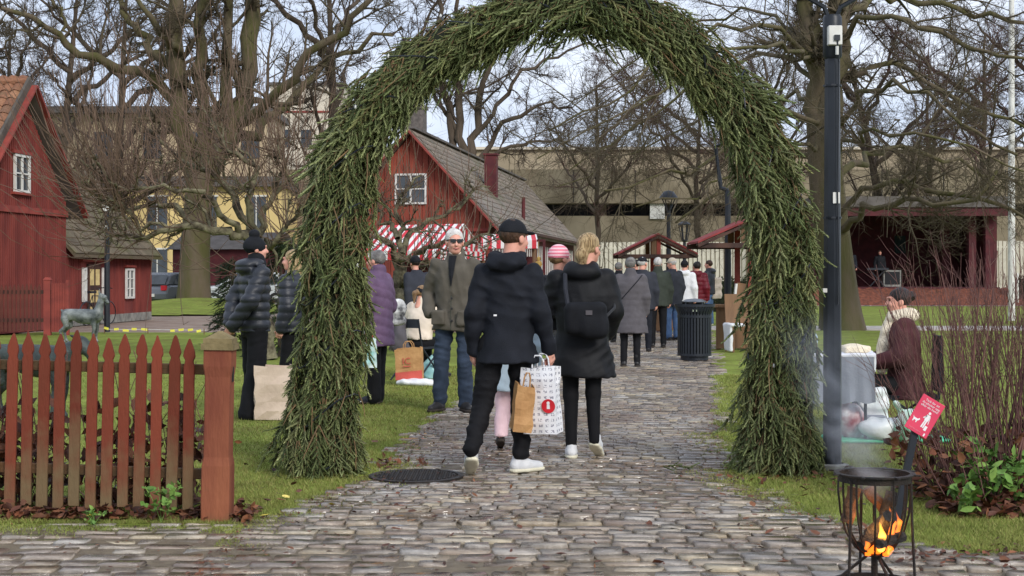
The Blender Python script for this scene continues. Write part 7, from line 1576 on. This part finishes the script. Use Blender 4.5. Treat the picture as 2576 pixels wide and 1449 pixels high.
for px, py in ((665,1302),(720,1255),(1180,1262),(230,1302),(205,1300),(270,1303),(640,1290),(835,1275)): fallen(px, py, True)
for k in range(130):
    if k < 55: fallen(rng.uniform(620,2000), rng.uniform(1215,1445), False, rng.uniform(.5,1.0), .01)
    elif k < 100: fallen(rng.uniform(590,1150), rng.uniform(1040,1300), False, rng.uniform(.7,1.1), .03)
    else: fallen(rng.uniform(1880,2300), rng.uniform(1180,1380), False, rng.uniform(.7,1.1), .03)
n = 3200; y = rng.uniform(6.4, 16, n); x = np.array([rng.uniform(bx0(q), bx1(q)) for q in y]); e = rng.random(n) < .35; x = np.where(e, np.where(rng.random(n) < .5, vxl(np.maximum(y,8.4))+np.abs(rng.normal(size=n))*.12, vxr(np.maximum(y,7.8))-np.abs(rng.normal(size=n))*.12), x)
o = leaf_cloud('leaf_crumbs', np.c_[x, y, np.full(n,.007)], .013, MT['dead_leaf'], None, flat=.15, curl=.2); tag(o, 'brown crumbs of leaves scattered over the wet cobbles', 'leaf crumbs', kind='stuff')
for cx_, cy2, lab in ((gx(1990,10.1), 10.0, 'brown fallen leaves gathered at the right foot of the arch'), (gx(925,10.9), 10.85, 'brown fallen leaves gathered at the left foot of the arch')):
    o = leaf_cloud('leaf_litter', gauss_pts(70, (cx_, cy2, .015), (.28, .16, .01), .01), .03, MT['dead_leaf'], None, flat=.4); tag(o, lab, 'leaves', kind='stuff')
o = leaf_cloud('leaf_litter', np.c_[rng.uniform(1.9,4.2,260), 7.45+rng.normal(size=260)*.13, np.full(260,.012)]-np.c_[np.zeros(260), .1*(np.linspace(0,2.2,260)), np.zeros(260)], .024, MT['dead_leaf'], None, flat=.3); tag(o, 'brown leaf litter along the front edge of the right lawn', 'leaves', kind='stuff')
# fallen spruce sprig on the path
V, Q, T, mi, tp = SPR[0]; me = np_mesh('spruce_sprig', V, [Q, T], mi=mi, attr={'tp': tp}); me.materials.append(MT['spruce']); me.materials.append(MT['twig_brown']); o = link('fallen_sprig', me); d_ = gd(1184); o.matrix_world = Matrix(frame((gx(1660,d_), d_, .03), (1,.25,.06), (0,0,1), .9).tolist()); tag(o, 'green spruce sprig dropped on the cobbles', 'sprig')
# grass blades
def blades(n, X, Y, h0, h1, name, ed=None):
    a = rng.uniform(0,2*PI,n); h = rng.uniform(h0,h1,n); w = rng.uniform(.0018,.0035,n)*np.clip(Y/9,1,2.2); le = rng.normal(size=(n,2))*h[:,None]*.55
    B = np.c_[X, Y, lb(X,Y)-.008]; d1 = np.c_[np.cos(a)*w, np.sin(a)*w, np.zeros(n)]; V = np.stack([B-d1, B+d1, B+np.c_[le, h]], 1).reshape(-1,3)
    o = link(name, np_mesh(name, V, [np.arange(3*n).reshape(-1,3)], attr={'rv': np.repeat(np.clip(.5+.25*rng.normal(size=n)+.25*np.sin(X*2.1)*np.sin(Y*1.7)-(0 if ed is None else .6*np.exp(-np.abs(ed)/.22)),0,.99), 3)}), None, MT['blade']); return tag(o, None, None, None, 'stuff')
MT['blade'] = tint_mat('blade', [lin(118,106,64), lin(124,134,66), lin(138,148,76), lin(118,128,62), lin(162,156,96)], .6, .8, 0, 60, spec=.15, fine=3)
n = 130000; Y = 8.25+14*rng.random(n)**1.7; X = -4.2*Y/9*rng.random(n)*1.0; X = np.where(rng.random(n) < .55, vxl(Y)-np.abs(rng.normal(size=n))*1.3, X); k = (X < vxl(Y)+.05*np.sin(Y*9)+.06*rng.random(n)-.02) & (X > -.37*Y) & (Y > 8.24); o = blades(k.sum(), X[k], Y[k], .014, .038, 'grass', (vxl(Y)-X)[k]); tag(o, 'short green lawn grass left of the path', 'grass')
n = 110000; Y = 7.3+13*rng.random(n)**1.8; X = vxr(np.maximum(Y,7.4))+np.abs(rng.normal(size=n))*1.4-.04; k = (X < .37*Y) & (Y > 7.45-.1*(X-2.2)-.05*rng.random(n)); o = blades(k.sum(), X[k], Y[k], .014, .04, 'grass', (X-vxr(np.maximum(Y,7.4)))[k]); tag(o, 'short green lawn grass right of the path', 'grass')
# moss and weeds in the joints along the kerbless edges
n = 26000; Y = rng.uniform(7.0,13,n); X = np.where(rng.random(n) < .5, vxl(np.maximum(Y,8.3))+np.abs(rng.normal(size=n))*.14, vxr(np.maximum(Y,7.6))-np.abs(rng.normal(size=n))*.14); k = (Y > 7.6); o = blades(k.sum(), X[k], Y[k], .006, .016, 'weeds'); tag(o, 'weeds and moss in the joints at the path edge', 'weeds')
n = 5000; X = rng.uniform(-3.3,-1.5,n); Y = 8.2-np.abs(rng.normal(size=n))*.12; o = blades(n, X, Y, .006, .02, 'weeds'); tag(o, 'moss and weeds along the cobbles below the fence', 'weeds')
# smoke of the fire basket
sm = bpy.data.materials.new('smoke'); sm.use_nodes = True; N = sm.node_tree.nodes; L = sm.node_tree.links; N.remove(N['Principled BSDF']); pv = N.new('ShaderNodeVolumePrincipled'); pv.inputs['Color'].default_value = (.86,.9,.96,1); pv.inputs['Anisotropy'].default_value = .2
t = N.new('ShaderNodeTexCoord'); nzn = N.new('ShaderNodeTexNoise'); nzn.inputs['Scale'].default_value = 4.5; nzn.inputs['Detail'].default_value = 4; nzn.inputs['Distortion'].default_value = 1.5; L.new(t.outputs['Object'], nzn.inputs['Vector'])
def mth(op, a, b=None, c=None):
    n = N.new('ShaderNodeMath'); n.operation = op
    for i, q in enumerate((a, b, c)):
        if q is None: continue
        if isinstance(q, (int, float)): n.inputs[i].default_value = q
        else: L.new(q, n.inputs[i])
    return n.outputs[0]
sp = N.new('ShaderNodeSeparateXYZ'); L.new(t.outputs['Object'], sp.inputs['Vector']); zr_ = mth('SUBTRACT', sp.outputs['Z'], .4)
dx = mth('MULTIPLY_ADD', zr_, .24, sp.outputs['X']); dy = mth('MULTIPLY_ADD', zr_, -.55, sp.outputs['Y']); rr_ = mth('SQRT', mth('ADD', mth('MULTIPLY', dx, dx), mth('MULTIPLY', dy, dy)))
fall = mth('SUBTRACT', 1.0, mth('DIVIDE', rr_, mth('MULTIPLY_ADD', zr_, .2, .12))); fall = mth('MAXIMUM', fall, 0.0); fade = mth('MAXIMUM', mth('SUBTRACT', 1.0, mth('MULTIPLY', zr_, 1.1)), 0.0); low_ = mth('MINIMUM', mth('MAXIMUM', mth('MULTIPLY', zr_, 12.0), 0.0), 1.0)
mr = N.new('ShaderNodeMapRange'); mr.inputs['From Min'].default_value = .4; mr.inputs['From Max'].default_value = .72; mr.inputs['To Max'].default_value = 20.0; L.new(nzn.outputs['Fac'], mr.inputs['Value'])
L.new(mth('MULTIPLY', mth('MULTIPLY', mr.outputs['Result'], mth('MULTIPLY', fall, low_)), mth('MULTIPLY', fade, fade)), pv.inputs['Density']); L.new(pv.outputs['Volume'], N['Material Output'].inputs['Volume'])
smoke = soft('smoke', sdf([('c',(0,0,.42),(-.1,.2,.75),.13,.2,.05),('c',(-.1,.2,.75),(-.3,.7,1.3),.2,.32,.1)], .03), sm, None); smoke.location = (BX, BY, 0); tag(smoke, 'thin bluish smoke drifting up from the fire basket', 'smoke', kind='stuff')
